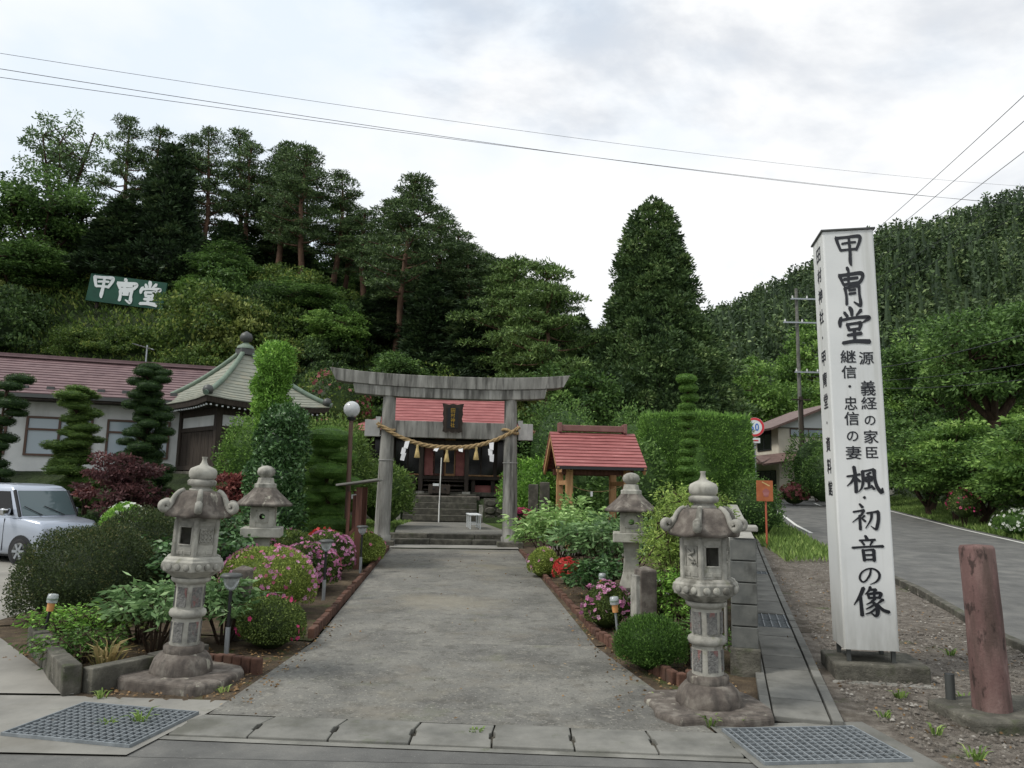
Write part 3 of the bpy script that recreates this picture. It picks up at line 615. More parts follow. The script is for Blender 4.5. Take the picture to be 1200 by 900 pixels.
def cedar(seed, h, r, n_cl=420, nleaf=70, leaf='leaf_cedar', L=0.26, W=0.10, z0=0.04, power=0.75, cl=0.55, core_k=0.72, ctop=0.8):
    """Japanese cedar: tall cone of rounded upturned sprays"""
    rs = np.random.default_rng(seed); tr = MB(); lv = Leaves()
    tr.tube([(0, 0, -0.6), (0, 0, h * 0.35), (0.05, 0.02, h * 0.7), (0, 0, h * 0.98)], [0.02 * h, 0.016 * h, 0.009 * h, 0.02], 9)
    prof = lambda u: (1 - u) ** power * (0.86 + 0.14 * math.sin(9 * u + seed)) if u > 0.08 else (0.75 + 3 * u) * (1 - u) ** power
    for i in range(n_cl):
        u = 1 - (1 - (i + rs.uniform(0, 1)) / n_cl) ** (1 / (1 + power)); u = min(0.99, z0 + (1 - z0) * u)
        a = i * 2.39996 + rs.uniform(-0.35, 0.35); rr = r * prof(u) * rs.uniform(0.70, 1.04) * (1.14 if rs.uniform() > .85 else 1.0)
        c = np.array([math.cos(a) * rr, math.sin(a) * rr, u * h]); s_ = cl * rs.uniform(0.6, 1.25) * (0.5 + 0.6 * (1 - u))
        k = int(nleaf * rs.uniform(0.7, 1.3)); d = unit(rs.normal(size=(k, 3)))
        P = c + d * np.array([s_, s_, s_ * 0.75]) * rs.uniform(0.55, 1, (k, 1))
        A = d + 0.5 * rs.normal(size=(k, 3)) + np.array([math.cos(a) * 0.5, math.sin(a) * 0.5, 0.55])
        lv.add(P, A, L, W, np.clip(rng.uniform(0.05, 0.85, k) + rs.normal(0, 0.2), 0, 1))
        if i % 4 == 0: tr.tube([(0, 0, u * h - 0.3 * rr), tuple(c)], [0.04, 0.015], 4, cap=False)
    n, m = 12, 10; Q = []
    for i in range(n):
        for j in range(m):
            q = []
            for (ii, jj) in ((i, j), (i, j + 1), (i + 1, j + 1), (i + 1, j)):
                u = 0.05 + (ctop - 0.05) * ii / n; a = 2 * math.pi * jj / m; q.append([math.cos(a) * r * prof(u) * core_k, math.sin(a) * r * prof(u) * core_k, u * h])
            Q.append(q)
    lv.quads(np.array(Q), np.full(len(Q), 0.1))
    return tr.mesh('trunk'), lv.mesh('crown', leaf)
def broadleaf(seed, h, r, leaf='leaf_broad', n_cl=70, nleaf=110, L=0.16, W=0.09, trunk=0.35, cl=0.75, squash=0.8, full=0.35, forks=5, r0=None):
    """spreading tree: trunk that forks, limbs to leaf clumps filling an uneven crown"""
    rs = np.random.default_rng(seed); tr = MB(); lv = Leaves(); r0 = r0 or 0.018 * h + 0.04
    fk = np.array([rs.normal(0, .1), rs.normal(0, .1), h * trunk]); tr.tube([(0, 0, -0.5), (fk[0] * .3, fk[1] * .3, h * trunk * .5), tuple(fk)], [r0 * 1.2, r0, r0 * 0.8], 8)
    cc = np.array([0, 0, h * (trunk + 1) / 2 + 0.04 * h]); rz = h * (1 - trunk) / 2
    limbs = []
    for i in range(forks):
        a = 2 * math.pi * i / forks + rs.uniform(-.4, .4); e = cc + np.array([math.cos(a) * r * .55, math.sin(a) * r * .55, rs.uniform(-.2, .5) * rz])
        p = bend(fk, e, -0.05 * h, 5); tr.tube(p, [r0 * .6, r0 * .48, r0 * .38, r0 * .28, r0 * .18], 6); limbs.append([np.array(q) for q in p])
    for i in range(n_cl):
        d = unit(rs.normal(size=(1, 3)))[0]; k_ = rs.uniform(0, 1) ** full
        c = cc + d * np.array([r, r, rz]) * k_ * (0.86 + 0.22 * math.sin(d[0] * 3 + seed) * math.sin(d[1] * 4 + seed))
        if c[2] < h * trunk * 0.8: c[2] = h * trunk * 0.8 + rs.uniform(0, .5)
        lb = limbs[i % forks]; q = min(lb[2:], key=lambda w_: np.linalg.norm(w_ - c)); tr.tube([tuple(q), tuple(q + (c - q) * .6 + np.array([0, 0, .1])), tuple(c)], [r0 * .14, r0 * .09, 0.012], 4, cap=False)
        s_ = cl * rs.uniform(0.6, 1.2); k = int(nleaf * rs.uniform(.7, 1.3)); dd = unit(rs.normal(size=(k, 3)))
        P = c + dd * np.array([s_, s_, s_ * squash * .6]) * rs.uniform(.35, 1, (k, 1)); A = dd * np.array([1, 1, .4]) + .6 * rs.normal(size=(k, 3)); A[:, 2] -= .15
        lv.add(P, A, L, W, np.clip(rng.uniform(0.05, 0.85, k) + rs.normal(0, 0.2), 0, 1))
    return tr.mesh('trunk'), lv.mesh('crown', leaf)
def plant_tree(name, label, cat, meshes, bark, x, y, sc=1.0, rz=0.0, group=None, z=None):
    t = thing(name, label, cat, (x, y, (gz(x, y) if z is None else z) - 0.05), rz, group)
    t.scale = sc if hasattr(sc, '__len__') else (sc, sc, sc)
    obj('trunk', meshes[0], bark, t); obj('crown', meshes[1], None, t)
    return t
# ================================================================== lettering: brush strokes (x, y, width) in a 100-unit box, y downwards
GLYPH = {
'甲': [[(2,2,10),(8,22,9),(18,47,7)], [(2,4,8),(45,2,7),(84,0,9),(96,5,10),(91,24,9),(78,47,8)], [(24,24,6),(50,21,6),(78,20,6)], [(18,46,7),(50,44,6),(82,43,7)], [(52,5,7),(54,50,9),(53,84,10),(56,99,4)]],
'冑': [[(35,0,9),(41,7,8),(39,40,8)], [(2,18,9),(9,27,9),(17,41,7)], [(4,19,7),(50,16,7),(86,14,8),(98,19,10),(92,31,9),(80,40,8)], [(20,29,6),(78,26,6)], [(17,43,6),(82,38,6)], [(22,51,9),(27,70,8),(27,94,9)], [(25,52,6),(55,48,6),(80,45,9)], [(80,46,9),(80,70,8),(83,90,10),(80,98,7),(56,88,3)], [(38,58,5),(66,56,5)], [(38,67,5),(66,65,5)]],
'堂': [[(38,0,9),(43,8,10),(44,22,7)], [(20,13,7),(30,25,8)], [(74,8,9),(58,22,4)], [(9,28,9),(4,40,10),(4,52,6)], [(8,34,6),(50,28,6),(92,27,8),(98,31,8),(76,42,3)], [(27,45,8),(33,62,7)], [(28,46,6),(58,43,6),(71,44,9),(64,62,7)], [(32,61,6),(64,58,6)], [(27,75,6),(72,71,8)], [(49,62,8),(49,92,8)], [(10,96,7),(50,92,8),(97,94,10)]],
'楓': [[(2,38,6),(20,35,6),(38,30,7)], [(22,2,8),(25,40,8),(25,98,8)], [(23,38,7),(14,58,6),(0,74,2)], [(27,42,4),(37,57,7)], [(46,18,8),(46,55,7),(41,80,5),(32,95,2)], [(46,19,6),(65,15,6),(78,12,9)], [(78,13,9),(79,45,7),(84,75,8),(96,97,9),(99,80,3)], [(68,24,6),(56,32,4)], [(53,42,6),(55,58,5)], [(53,42,5),(70,39,6),(69,55,6)], [(55,57,5),(69,54,5)], [(62,32,6),(62,79,6)], [(50,83,6),(72,77,4)], [(69,71,4),(76,85,7)]],
'・': [[(44,50,14),(50,50,17),(56,50,14)]],
'初': [[(28,0,6),(38,13,9)], [(5,31,6),(25,27,6),(43,24,8)], [(42,26,7),(28,47,6),(0,71,2)], [(26,44,7),(26,99,8)], [(43,45,6),(32,56,4)], [(31,53,4),(45,67,7)], [(52,35,6),(75,31,6),(92,28,9)], [(91,30,9),(90,60,9),(83,91,9),(78,96,6),(63,84,2)], [(68,32,8),(64,60,6),(44,93,2)]],
'音': [[(43,0,7),(48,13,9)], [(24,19,6),(74,15,7)], [(31,24,6),(38,37,6)], [(65,20,7),(57,37,4)], [(0,48,7),(50,43,6),(98,40,9)], [(33,56,8),(36,99,8)], [(34,58,6),(58,55,6),(67,55,8)], [(67,55,9),(67,99,8)], [(36,76,6),(65,74,6)], [(36,94,6),(66,92,6)]],
'の': [[(58,8,6),(51,45,8),(32,80,7),(16,87,8),(5,66,8),(14,34,7),(40,11,7),(70,8,8),(92,30,9),(93,60,9),(77,86,7),(50,101,2)]],
'像': [[(30,4,9),(18,34,8),(0,63,2)], [(20,34,7),(22,99,9)], [(50,0,7),(46,12,6),(34,26,2)], [(46,10,6),(66,8,7)], [(66,9,7),(57,21,4)], [(42,24,6),(45,40,6)], [(42,25,6),(78,20,8),(74,38,7)], [(45,38,6),(74,35,6)], [(60,22,6),(60,38,6)], [(62,40,6),(50,52,5),(36,60,2)], [(52,48,6),(66,66,9),(67,88,9),(61,98,7),(48,88,2)], [(62,57,5),(48,68,5),(34,76,2)], [(65,71,5),(48,86,5),(32,93,2)], [(84,42,8),(67,57,3)], [(66,56,5),(82,76,8),(100,84,9)]],
}
def brush_glyph(ch, w_, h_, weight=1.0, thick=0.003):
    """mesh in the XZ plane facing -Y, lower-left corner at 0, each stroke a thin raised plate a hair apart in depth"""
    mb = MB()
    for si, st in enumerate(GLYPH[ch]):
        P = [np.array(p, float) for p in st]; pts = []
        ext = [2 * P[0] - P[1]] + P + [2 * P[-1] - P[-2]]
        for i in range(1, len(ext) - 2):
            for t in np.linspace(0, 1, 6, endpoint=False):
                a, b, c, d = ext[i - 1:i + 3]; q = 0.5 * ((2 * b) + (c - a) * t + (2 * a - 5 * b + 4 * c - d) * t * t + (3 * b - a - 3 * c + d) * t ** 3); pts.append(q)
        pts.append(P[-1]); m = len(pts); Lf, Rt = [], []
        for i in range(m):
            d = pts[min(i + 1, m - 1)][:2] - pts[max(i - 1, 0)][:2]; d /= max(1e-6, np.linalg.norm(d)); nn = np.array([-d[1], d[0]]); hw = max(0.6, pts[i][2]) * 0.5 * weight
            Lf.append(pts[i][:2] + nn * hw); Rt.append(pts[i][:2] - nn * hw)
        d0 = (pts[0] - pts[1])[:2]; d0 /= np.linalg.norm(d0); d1 = (pts[-1] - pts[-2])[:2]; d1 /= np.linalg.norm(d1)
        Lf = [pts[0][:2] + d0 * pts[0][2] * .45 * weight] + Lf + [pts[-1][:2] + d1 * pts[-1][2] * .3 * weight]; Rt = [Lf[0]] + Rt + [Lf[-1]]
        dep = -thick - si * 0.0002
        X = lambda q: (q[0] / 100 * w_, dep, (1 - q[1] / 100) * h_)
        v_ = []; f_ = []
        for i in range(len(Lf)): v_ += [X(Lf[i]), X(Rt[i])]
        for i in range(len(Lf) - 1): f_.append((2 * i, 2 * i + 1, 2 * i + 3, 2 * i + 2))
        n0 = len(v_); v_ += [(a, 0.0, c) for a, b, c in v_]
        for i in range(len(Lf) - 1): f_ += [(2 * i, 2 * i + 2, n0 + 2 * i + 2, n0 + 2 * i), (2 * i + 1, n0 + 2 * i + 1, n0 + 2 * i + 3, 2 * i + 3)]
        mb.add(v_, f_)
    return mb.mesh('character')
def type_glyph(ch, w_, h_, bold=0.0, thick=0.002):
    """a character in Blender's own typeface as a mesh in the XZ plane facing -Y, scaled to w_ x h_"""
    cu = bpy.data.curves.new('character', 'FONT'); cu.body = ch; cu.size = 1.0; cu.extrude = 0.004; cu.offset = bold; cu.resolution_u = 3
    o = bpy.data.objects.new('character', cu); COL.objects.link(o)
    dg = bpy.context.evaluated_depsgraph_get(); me = bpy.data.meshes.new_from_object(o.evaluated_get(dg))
    bpy.data.objects.remove(o); bpy.data.curves.remove(cu)
    n = len(me.vertices); co = np.zeros(n * 3, np.float32); me.vertices.foreach_get('co', co); co = co.reshape(-1, 3)
    if n == 0: return me
    lo = co.min(0); hi = co.max(0); s_ = np.maximum(hi - lo, 1e-4)
    new = np.stack([(co[:, 0] - lo[0]) / s_[0] * w_, -(co[:, 2] - lo[2]) / s_[2] * thick, (co[:, 1] - lo[1]) / s_[1] * h_], axis=1)
    me.vertices.foreach_set('co', new.astype(np.float32).ravel()); me.materials.clear(); me.update(); me.name = 'character'
    return me
# ================================================================== torii with rope and plaque
TY = R_(5.5)
tor = thing('torii_gate', 'weathered grey stone torii gate spanning the approach path', 'torii', (-1.5, 18.15, 0.24), TY)
H3 = lambda a, n: [(-1 + 2 * i / n) * a for i in range(n + 1)]
def beam(half, zb, th, dep, sori, endlean, n=16):
    rings = []
    for x in H3(half, n):
        u = abs(x) / half; dz = sori * u ** 2.6; e = 0.0
        k = 1 if abs(x) > half - 1e-6 else 0
        xb = x - math.copysign(endlean, x) * k
        rings.append([(xb, -dep / 2, zb + dz), (xb, dep / 2, zb + dz), (x, dep / 2 * 1.06, zb + th + dz), (x, -dep / 2 * 1.06, zb + th + dz)])
    return MB().loft(rings, smooth=False)
kg = beam(2.93, 3.80, 0.30, 0.42, 0.13, 0.16); kg.build('top_lintel', 'torii_stone', tor, bevel=0.012)
sh = beam(2.36, 3.56, 0.238, 0.34, 0.075, 0.05); sh.build('under_lintel', 'torii_stone', tor, bevel=0.01)
for sg in (-1, 1):
    p = MB(); p.lathe([(0.215, 0.12), (0.215, 0.26), (0.19, 0.28), (0.185, 0.5), (0.155, 3.6)], 28, (0, 0, 0))
    p.v = [(x + sg * (1.53 - 0.045 * z / 3.6), y, z) for x, y, z in p.v]
    pl = p.build('pillar', 'torii_stone', tor)
    MB().lathe([(0.188, 2.03), (0.188, 2.05)], 28, (sg * 1.505, 0, 0)).build('band', 'torii_new', pl)
    b = MB(); b.box((sg * 1.53, 0.02, 0.0), (0.62, 0.62, 0.30)); b.build('plinth', 'old_stone', tor, bevel=0.02)
    e = MB(); e.box((sg * 1.86, 0, 2.80), (0.36, 0.20, 0.40)); e.build('tie_end', 'torii_new', tor, bevel=0.008)
    kx = MB(); kx.box((sg * 1.73, 0, 3.03), (0.12, 0.14, 0.10)); kx.build('wedge', 'torii_new', tor, bevel=0.006)
MB().box((0, 0, 2.80), (2.80, 0.20, 0.40)).build('tie_beam', 'torii_stone', tor, bevel=0.01)

pq = thing('shrine_plaque', 'dark framed plaque with gold characters hung on the torii', 'plaque', (-1.42, 17.96, 3.02), TY)
o_ = MB(); fr = [(-0.24, -0.02), (-0.16, -0.05), (-0.08, -0.02), (0, -0.05), (0.08, -0.02), (0.16, -0.05), (0.24, -0.02), (0.22, 0.1), (0.245, 0.2), (0.22, 0.3), (0.245, 0.4), (0.23, 0.52), (0.26, 0.66), (0.1, 0.63), (0, 0.65), (-0.1, 0.63), (-0.26, 0.66), (-0.23, 0.52), (-0.245, 0.4), (-0.22, 0.3), (-0.245, 0.2), (-0.22, 0.1)]
o_.yprism(fr, -0.05, 0.02); bo = o_.build('frame', 'wood_dark', pq, bevel=0.006); bo.rotation_euler[0] = R_(9)
pn = MB(); pn.box((0, -0.055, 0.31), (0.26, 0.012, 0.50)); pn = pn.build('panel', 'black_plastic', pq); pn.rotation_euler[0] = R_(9)
for i, ch in enumerate('田村神社'):
    c = obj('character', type_glyph(ch, 0.10, 0.105, 0.012), 'gold', pn); c.location = (-0.05, -0.062, 0.44 - i * 0.118)

rope = thing('sacred_rope', 'thick twisted straw rope sagging between the torii pillars', 'rope', (-1.5, 17.93, 0.24), TY)
def ropeline(t):   # t from -1 to 1
    x = t * 1.72; zc = 2.36 + 0.55 * abs(t) ** 2.2
    return np.array([x, -0.06 * (1 - abs(t)), zc])
N = 150
for k in range(3):
    path = []; rad = []
    for i in range(N + 1):
        t = -1 + 2 * i / N; c = ropeline(t); a = t * 26 + k * 2.094; th = 0.045 * (1 - 0.3 * abs(t))
        d = ropeline(min(1, t + .01)) - ropeline(max(-1, t - .01)); d = d / np.linalg.norm(d); nn = np.array([-d[2], 0, d[0]])
        path.append(tuple(c + (nn * math.cos(a) + np.array([0, 1, 0]) * math.sin(a)) * th * 0.75)); rad.append(th * 0.72)
    MB().tube(path, rad, 7).build('strand', 'rope_straw', rope)
for sg in (-1, 1):
    lp = MB(); lp.tube([(sg * 1.50 + 0.21 * math.cos(a), 0.22 + 0.23 * math.sin(a), 2.80 + 0.05 * math.sin(a * 2)) for a in np.linspace(0, 6.4, 24)], 0.035, 7); lp.build('end_loop', 'rope_straw', rope)
for t in (-0.41, 0.0, 0.41):
    c = ropeline(t - 0.02); ts = MB(); ts.lathe([(0.012, 0.02), (0.03, 0), (0.034, -0.05), (0.028, -0.07), (0.045, -0.16), (0.072, -0.31), (0.06, -0.315)], 18, tuple(c + np.array([0, -0.01, -0.03])), wob=lambda a, z: 1 + 0.06 * math.sin(9 * a)); ts.build('straw_tassel', 'straw_pale', rope)
for t, long in ((-0.57, 1), (-0.16, 0), (0.17, 0), (0.60, 1)):
    c = ropeline(t); z0 = c[2] - 0.04; sgn = 1 if t > 0 else -1; w_ = 0.055; s_ = MB(); ln = 0.17 if long else 0.07
    x = c[0]; zq = z0; dirx = -0.3 if t < 0 else 0.05
    for i in range(3 if long else 1):
        s_.add([(x - w_ + i * dirx * .12, c[1] - .05 - .004 * i, zq), (x + w_ + i * dirx * .12, c[1] - .05 - .004 * i, zq + 0.02), (x + w_ * .8 + (i + 1) * dirx * .12, c[1] - .07 + .01 * i, zq - ln), (x - w_ * .9 + (i + 1) * dirx * .12, c[1] - .07 + .01 * i, zq - ln + .02)], [(0, 1, 2, 3)])
        zq -= ln * .85; x += (0.03 if i % 2 else -0.03)
    q = s_.build('paper_streamer', 'paper', rope); sm_ = q.modifiers.new('thick', 'SOLIDIFY'); sm_.thickness = 0.003

# steps behind the torii
stp = thing('stone_steps', 'two low stone steps behind the torii gate', 'steps', (-1.42, 18.6, 0.26), R_(3.5))
for i, (y, z, wd) in enumerate(((0, 0.055, 3.1), (0.3, 0.17, 3.5))):
    for j in range(3):
        MB().box((-wd / 2 + wd * (j + .5) / 3, y + random.uniform(-.01, .01), z - 0.02), (wd / 3 - 0.008, 0.34, 0.21)).build('step_stone', 'old_stone', stp, bevel=0.02)

# ================================================================== stone lanterns
def hexring(r, z, rot=0.0): return [(r * math.cos(rot + i * math.pi / 3), r * math.sin(rot + i * math.pi / 3), z) for i in range(6)]
def big_lantern(name, label, x, y, rz, z=0.0, lean=0.0, sc=1.0):
    t = thing(name, label, 'stone lantern', (x, y, z), rz, 'tall stone lanterns flanking the entrance', sc); t.rotation_euler[1] = lean
    sl = MB(); pts = []
    for i in range(14):
        a = 2 * math.pi * i / 14; rr = 0.50 * (1 / max(abs(math.cos(a)), abs(math.sin(a)))) ** 0.75 * random.uniform(0.9, 1.05); pts.append((rr * math.cos(a), rr * math.sin(a) * .86))
    sl.prism(pts, -0.08, 0.075); sl.build('foot_slab', 'granite_dark', t, bevel=0.03, seg=3)
    bs = MB(); bs.lathe([(0.255, 0.07), (0.26, 0.10), (0.235, 0.18), (0.19, 0.23), (0.16, 0.24)], 48, wob=lambda a, z: 1 + 0.05 * abs(math.sin(6 * a)) - 0.02)
    bo = bs.build('base', 'granite_dark', t); MB().lathe([(0.165, 0.235), (0.17, 0.25), (0.17, 0.29), (0.155, 0.305)], 32).build('collar', 'granite_dark', bo)
    po = MB().lathe([(0.128, 0.30), (0.122, 0.56), (0.124, 0.83)], 32).build('post', 'granite', t)
    MB().lathe([(0.125, 0.535), (0.15, 0.55), (0.158, 0.575), (0.15, 0.60), (0.125, 0.615)], 32).build('ring', 'granite', po)
    for a in (-90, -30, 30, 90, 150, 210):
        for zc, h_ in ((0.42, 0.17), (0.72, 0.17)):
            mb = MB(); mb.box((0.122, 0, zc), (0.012, 0.085, h_)); mb.v = [tuple(Matrix.Rotation(R_(a), 3, 'Z') @ Vector(q)) for q in mb.v]; mb.build('carved_panel', 'panel_stone', po)
    pf = MB(); pf.lathe([(0.125, 0.83), (0.16, 0.85), (0.17, 0.87), (0.165, 0.885)], 32); pf.build('neck', 'granite', t)
    cd = MB(); cd.lathe([(0.165, 0.885), (0.235, 0.93), (0.255, 0.945), (0.275, 0.95), (0.285, 1.035), (0.262, 1.045), (0.262, 1.06), (0.232, 1.075)], 6, smooth=False); cdo = cd.build('platform', 'granite', t, bevel=0.008)
    for i in range(6):
        a0 = math.pi / 3 * i + math.pi / 6
        for j in (-1, 0, 1):
            mb = MB(); mb.lathe([(0.002, -0.014), (0.022, -0.01), (0.032, 0.004), (0.026, 0.014), (0.012, 0.017), (0.002, 0.018)], 10); M = Matrix.Rotation(a0, 4, 'Z') @ Matrix.Translation((0.2415, j * 0.082, 0.99)) @ Matrix.Rotation(math.pi / 2, 4, 'Y')
            mb.v = [tuple(M @ Vector(q)) for q in mb.v]; mb.build('carved_rosette', 'granite', cdo)
    # fire box: six posts, six framed faces, two of them open windows
    fb = MB()
    for i in range(6):
        a = math.pi / 3 * i; fb.lathe([(0.026, 1.075), (0.026, 1.40)], 6, (0.192 * math.cos(a), 0.192 * math.sin(a), 0), rot=a)
    fb.lathe([(0.205, 1.385), (0.205, 1.425)], 6, smooth=False)
    fo = fb.build('fire_box', 'granite', t, bevel=0.004)
    for i in range(6):
        a0 = math.pi / 3 * i + math.pi / 6; M = Matrix.Rotation(a0, 4, 'Z') @ Matrix.Translation((0.163, 0, 0)); win = i in (3, 0, 4) if False else i in WIN
        mb = MB(); mb.box((0, 0, 1.125), (0.02, 0.165, 0.10)); mb.box((0, 0, 1.365), (0.02, 0.165, 0.05))
        if win:
            for sg in (-1, 1): mb.box((0, sg * 0.068, 1.257), (0.02, 0.030, 0.165))
            mb.box((0.012, 0, 1.178), (0.012, 0.11, 0.012)); mb.box((0.012, 0, 1.337), (0.012, 0.11, 0.012))
        else: mb.box((-0.004, 0, 1.257), (0.014, 0.165, 0.166))
        for sg in (-1, 1): mb.box((0.011, sg * 0.04, 1.11), (0.008, 0.06, 0.03))
        mb.v = [tuple(M @ Vector(q)) for q in mb.v]; fp = mb.build('window_panel' if win else 'side_panel', 'granite', fo, bevel=0.003)
        if not win:
            cv = MB()
            if i in LATTICE:
                for sg in (-1, 0, 1):
                    for s2 in (-1, 0, 1):
                        cv.tube([(0.01 , sg * .034 + .017 * math.cos(b), 1.257 + s2 * .036 + .017 * math.sin(b)) for b in np.linspace(0, 6.3, 11)], 0.005, 5)
                for sg in (-1, 1): cv.box((0.010, sg * .058, 1.257), (.012, .008, .13)); cv.box((0.010, 0, 1.257 + sg * .06), (.012, .12, .008))
            else:
                cv.tube([(0.012, 0.03 * math.sin(b * 1.6), 1.20 + b * 0.02) for b in np.linspace(0, 5.5, 14)], [0.006 + 0.009 * abs(math.sin(b * 1.3)) for b in range(14)], 6)
                cv.tube([(0.012, 0.045 - 0.012 * b, 1.20 + 0.012 * b) for b in range(7)], 0.008, 6); cv.tube([(0.012, -0.04 + 0.01 * b, 1.31 - 0.008 * b) for b in range(5)], 0.010, 6)
                for sg in (-1, 1): cv.box((0.008, sg * .062, 1.257), (.01, .008, .16))
            cv.v = [tuple(M @ Vector(q)) for q in cv.v]; cv.build('carving', 'granite', fo)
    # roof with rolled corner scrolls
    n = 36; rings = []
    for (r, z, flare) in ((0.19, 1.42, 0), (0.28, 1.412, 0.4), (0.318, 1.415, 1.0), (0.322, 1.445, 1.0), (0.292, 1.475, 0.75), (0.255, 1.535, 0.35), (0.230, 1.60, 0.15), (0.20, 1.640, 0.05), (0.12, 1.652, 0)):
        ring = []
        for i in range(n):
            a = 2 * math.pi * i / n; c = abs(((a / (math.pi / 3)) % 1) - 0.5) * 2; hexk = math.cos(math.pi / 6) / math.cos(((a + 0) % (math.pi / 3)) - math.pi / 6)
            rr = r * (hexk * 0.97 + 0.03) * (1 + 0.015 * math.sin(18 * a) * (0.3 < c)); ring.append((rr * math.cos(a), rr * math.sin(a), z + flare * 0.035 * c ** 3))
        rings.append(ring)
    rf = MB().loft(rings, smooth=True).build('roof', 'granite_dark', t)
    for i in range(6):
        a = math.pi / 3 * i; M = Matrix.Rotation(a, 4, 'Z'); mb = MB(); sp = []
        for rr_, zz_ in ((.17, 1.655), (.205, 1.640), (.235, 1.61), (.255, 1.57), (.268, 1.535), (.284, 1.508), (.302, 1.49), (.318, 1.480)): sp.append((rr_, 0, zz_))
        for b in np.linspace(0.3, 5.2, 14): q_ = 0.040 - 0.005 * b; sp.append((0.322 + q_ * math.sin(b), 0, 1.518 - q_ * math.cos(b)))
        mb.tube(sp, [0.018, 0.02, 0.021, 0.022, 0.024, 0.026, 0.027, 0.028] + [0.029] * 14, 8); mb.v = [tuple(M @ Vector((q[0], q[1] * 1.15, q[2]))) for q in mb.v]; mb.build('corner_scroll', 'granite', rf)
    jw = MB(); jw.lathe([(0.10, 1.648), (0.105, 1.665), (0.085, 1.675), (0.085, 1.69), (0.118, 1.70), (0.124, 1.735), (0.112, 1.752), (0.095, 1.757)], 32, wob=lambda a, z: 1 + (0.03 * math.sin(12 * a) if 1.69 < z < 1.745 else 0))
    jo = jw.build('finial_base', 'granite', t)
    MB().lathe([(0.10, 1.758), (0.118, 1.775), (0.122, 1.82), (0.11, 1.85), (0.075, 1.868), (0.038, 1.885), (0.024, 1.91), (0.019, 1.94), (0.026, 1.956), (0.024, 1.96)], 32).build('jewel', 'granite_pale', t)
    return t
WIN = (4, 1); LATTICE = (5, 2)
big_lantern('stone_lantern', 'tall carved stone lantern with scrolled roof standing left of the path', -2.72, 6.50, R_(-9), 0.02, 0.035, 0.945)
WIN = (4, 1); LATTICE = (0, 2)
big_lantern('stone_lantern', 'tall carved stone lantern with scrolled roof in front of the block wall', 1.56, 5.98, R_(6), -0.01, -0.01, 0.935)

def small_lantern(label, x, y, rz, z, sc=1.0):
    t = thing('stone_lantern', label, 'stone lantern', (x, y, z), rz, 'smaller stone lanterns further along the path', sc)
    MB().box((0, 0, 0.06), (0.46, 0.46, 0.16)).build('base', 'old_stone', t, bevel=0.02)
    st = []
    for zz, hw in ((0.14, 0.17), (0.2, 0.155), (0.35, 0.115), (0.55, 0.10), (0.68, 0.105), (0.76, 0.125)): st.append([(-hw, -hw, zz), (hw, -hw, zz), (hw, hw, zz), (-hw, hw, zz)])
    MB().loft(st, smooth=False).build('post', 'granite_pale', t, bevel=0.008)
    MB().box((0, 0, 0.83), (0.52, 0.52, 0.13)).build('platform', 'granite_pale', t, bevel=0.012)
    fb = MB(); hw = 0.155
    for sx in (-1, 1):
        for sy in (-1, 1): fb.box((sx * 0.12, sy * 0.12, 1.035), (0.08, 0.08, 0.28))
    fb.box((0, 0, 0.93), (0.31, 0.31, 0.075)); fb.box((0, 0, 1.15), (0.31, 0.31, 0.055)); fo = fb.build('fire_box', 'granite_pale', t, bevel=0.006)
    # front face with a round hole
    ring = MB(); k = 20; inn = [(0.04 * math.cos(a), -0.152, 1.045 + 0.04 * math.sin(a)) for a in np.linspace(0, 2 * math.pi, k, endpoint=False)]
    outp = []
    for a in np.linspace(0, 2 * math.pi, k, endpoint=False):
        s_ = 1 / max(abs(math.cos(a)), abs(math.sin(a))); outp.append((0.085 * s_ * math.cos(a), -0.152, 1.045 + 0.085 * s_ * math.sin(a)))
    for sgn in (-1, 1):
        ring = MB(); ring.add([(x_, y_ * (1 if sgn < 0 else -1), z_) for x_, y_, z_ in inn + outp], [(i, (i + 1) % k, k + (i + 1) % k, k + i) for i in range(k)])
        ro = ring.build('window_panel', 'granite_pale', fo); m_ = ro.modifiers.new('thick', 'SOLIDIFY'); m_.thickness = 0.03; m_.offset = 0
    for sg in (-1, 1): MB().box((sg * 0.135, 0, 1.045), (0.03, 0.17, 0.17)).build('side_panel', 'granite_pale', fo)
    rf = MB(); rf.lathe([(0.20, 1.175), (0.375, 1.185), (0.385, 1.215), (0.30, 1.29), (0.20, 1.38), (0.14, 1.45)], 6, smooth=False); rf.build('roof', 'granite_dark', t, bevel=0.01)
    MB().lathe([(0.15, 1.44), (0.15, 1.49), (0.12, 1.50), (0.105, 1.57), (0.10, 1.575)], 6, smooth=False).build('finial_base', 'granite', t, bevel=0.006)
    MB().lathe([(0.06, 1.57), (0.075, 1.585), (0.115, 1.62), (0.125, 1.66), (0.11, 1.705), (0.06, 1.735), (0.01, 1.745)], 24).build('jewel', 'granite', t)
small_lantern('grey stone lantern with mossy umbrella roof among the left azaleas', -3.42, 10.5, R_(12), 0.16)
small_lantern('pale stone lantern with flared post half hidden by the feathery shrub', 1.70, 10.5, R_(-8), 0.22, 0.97)

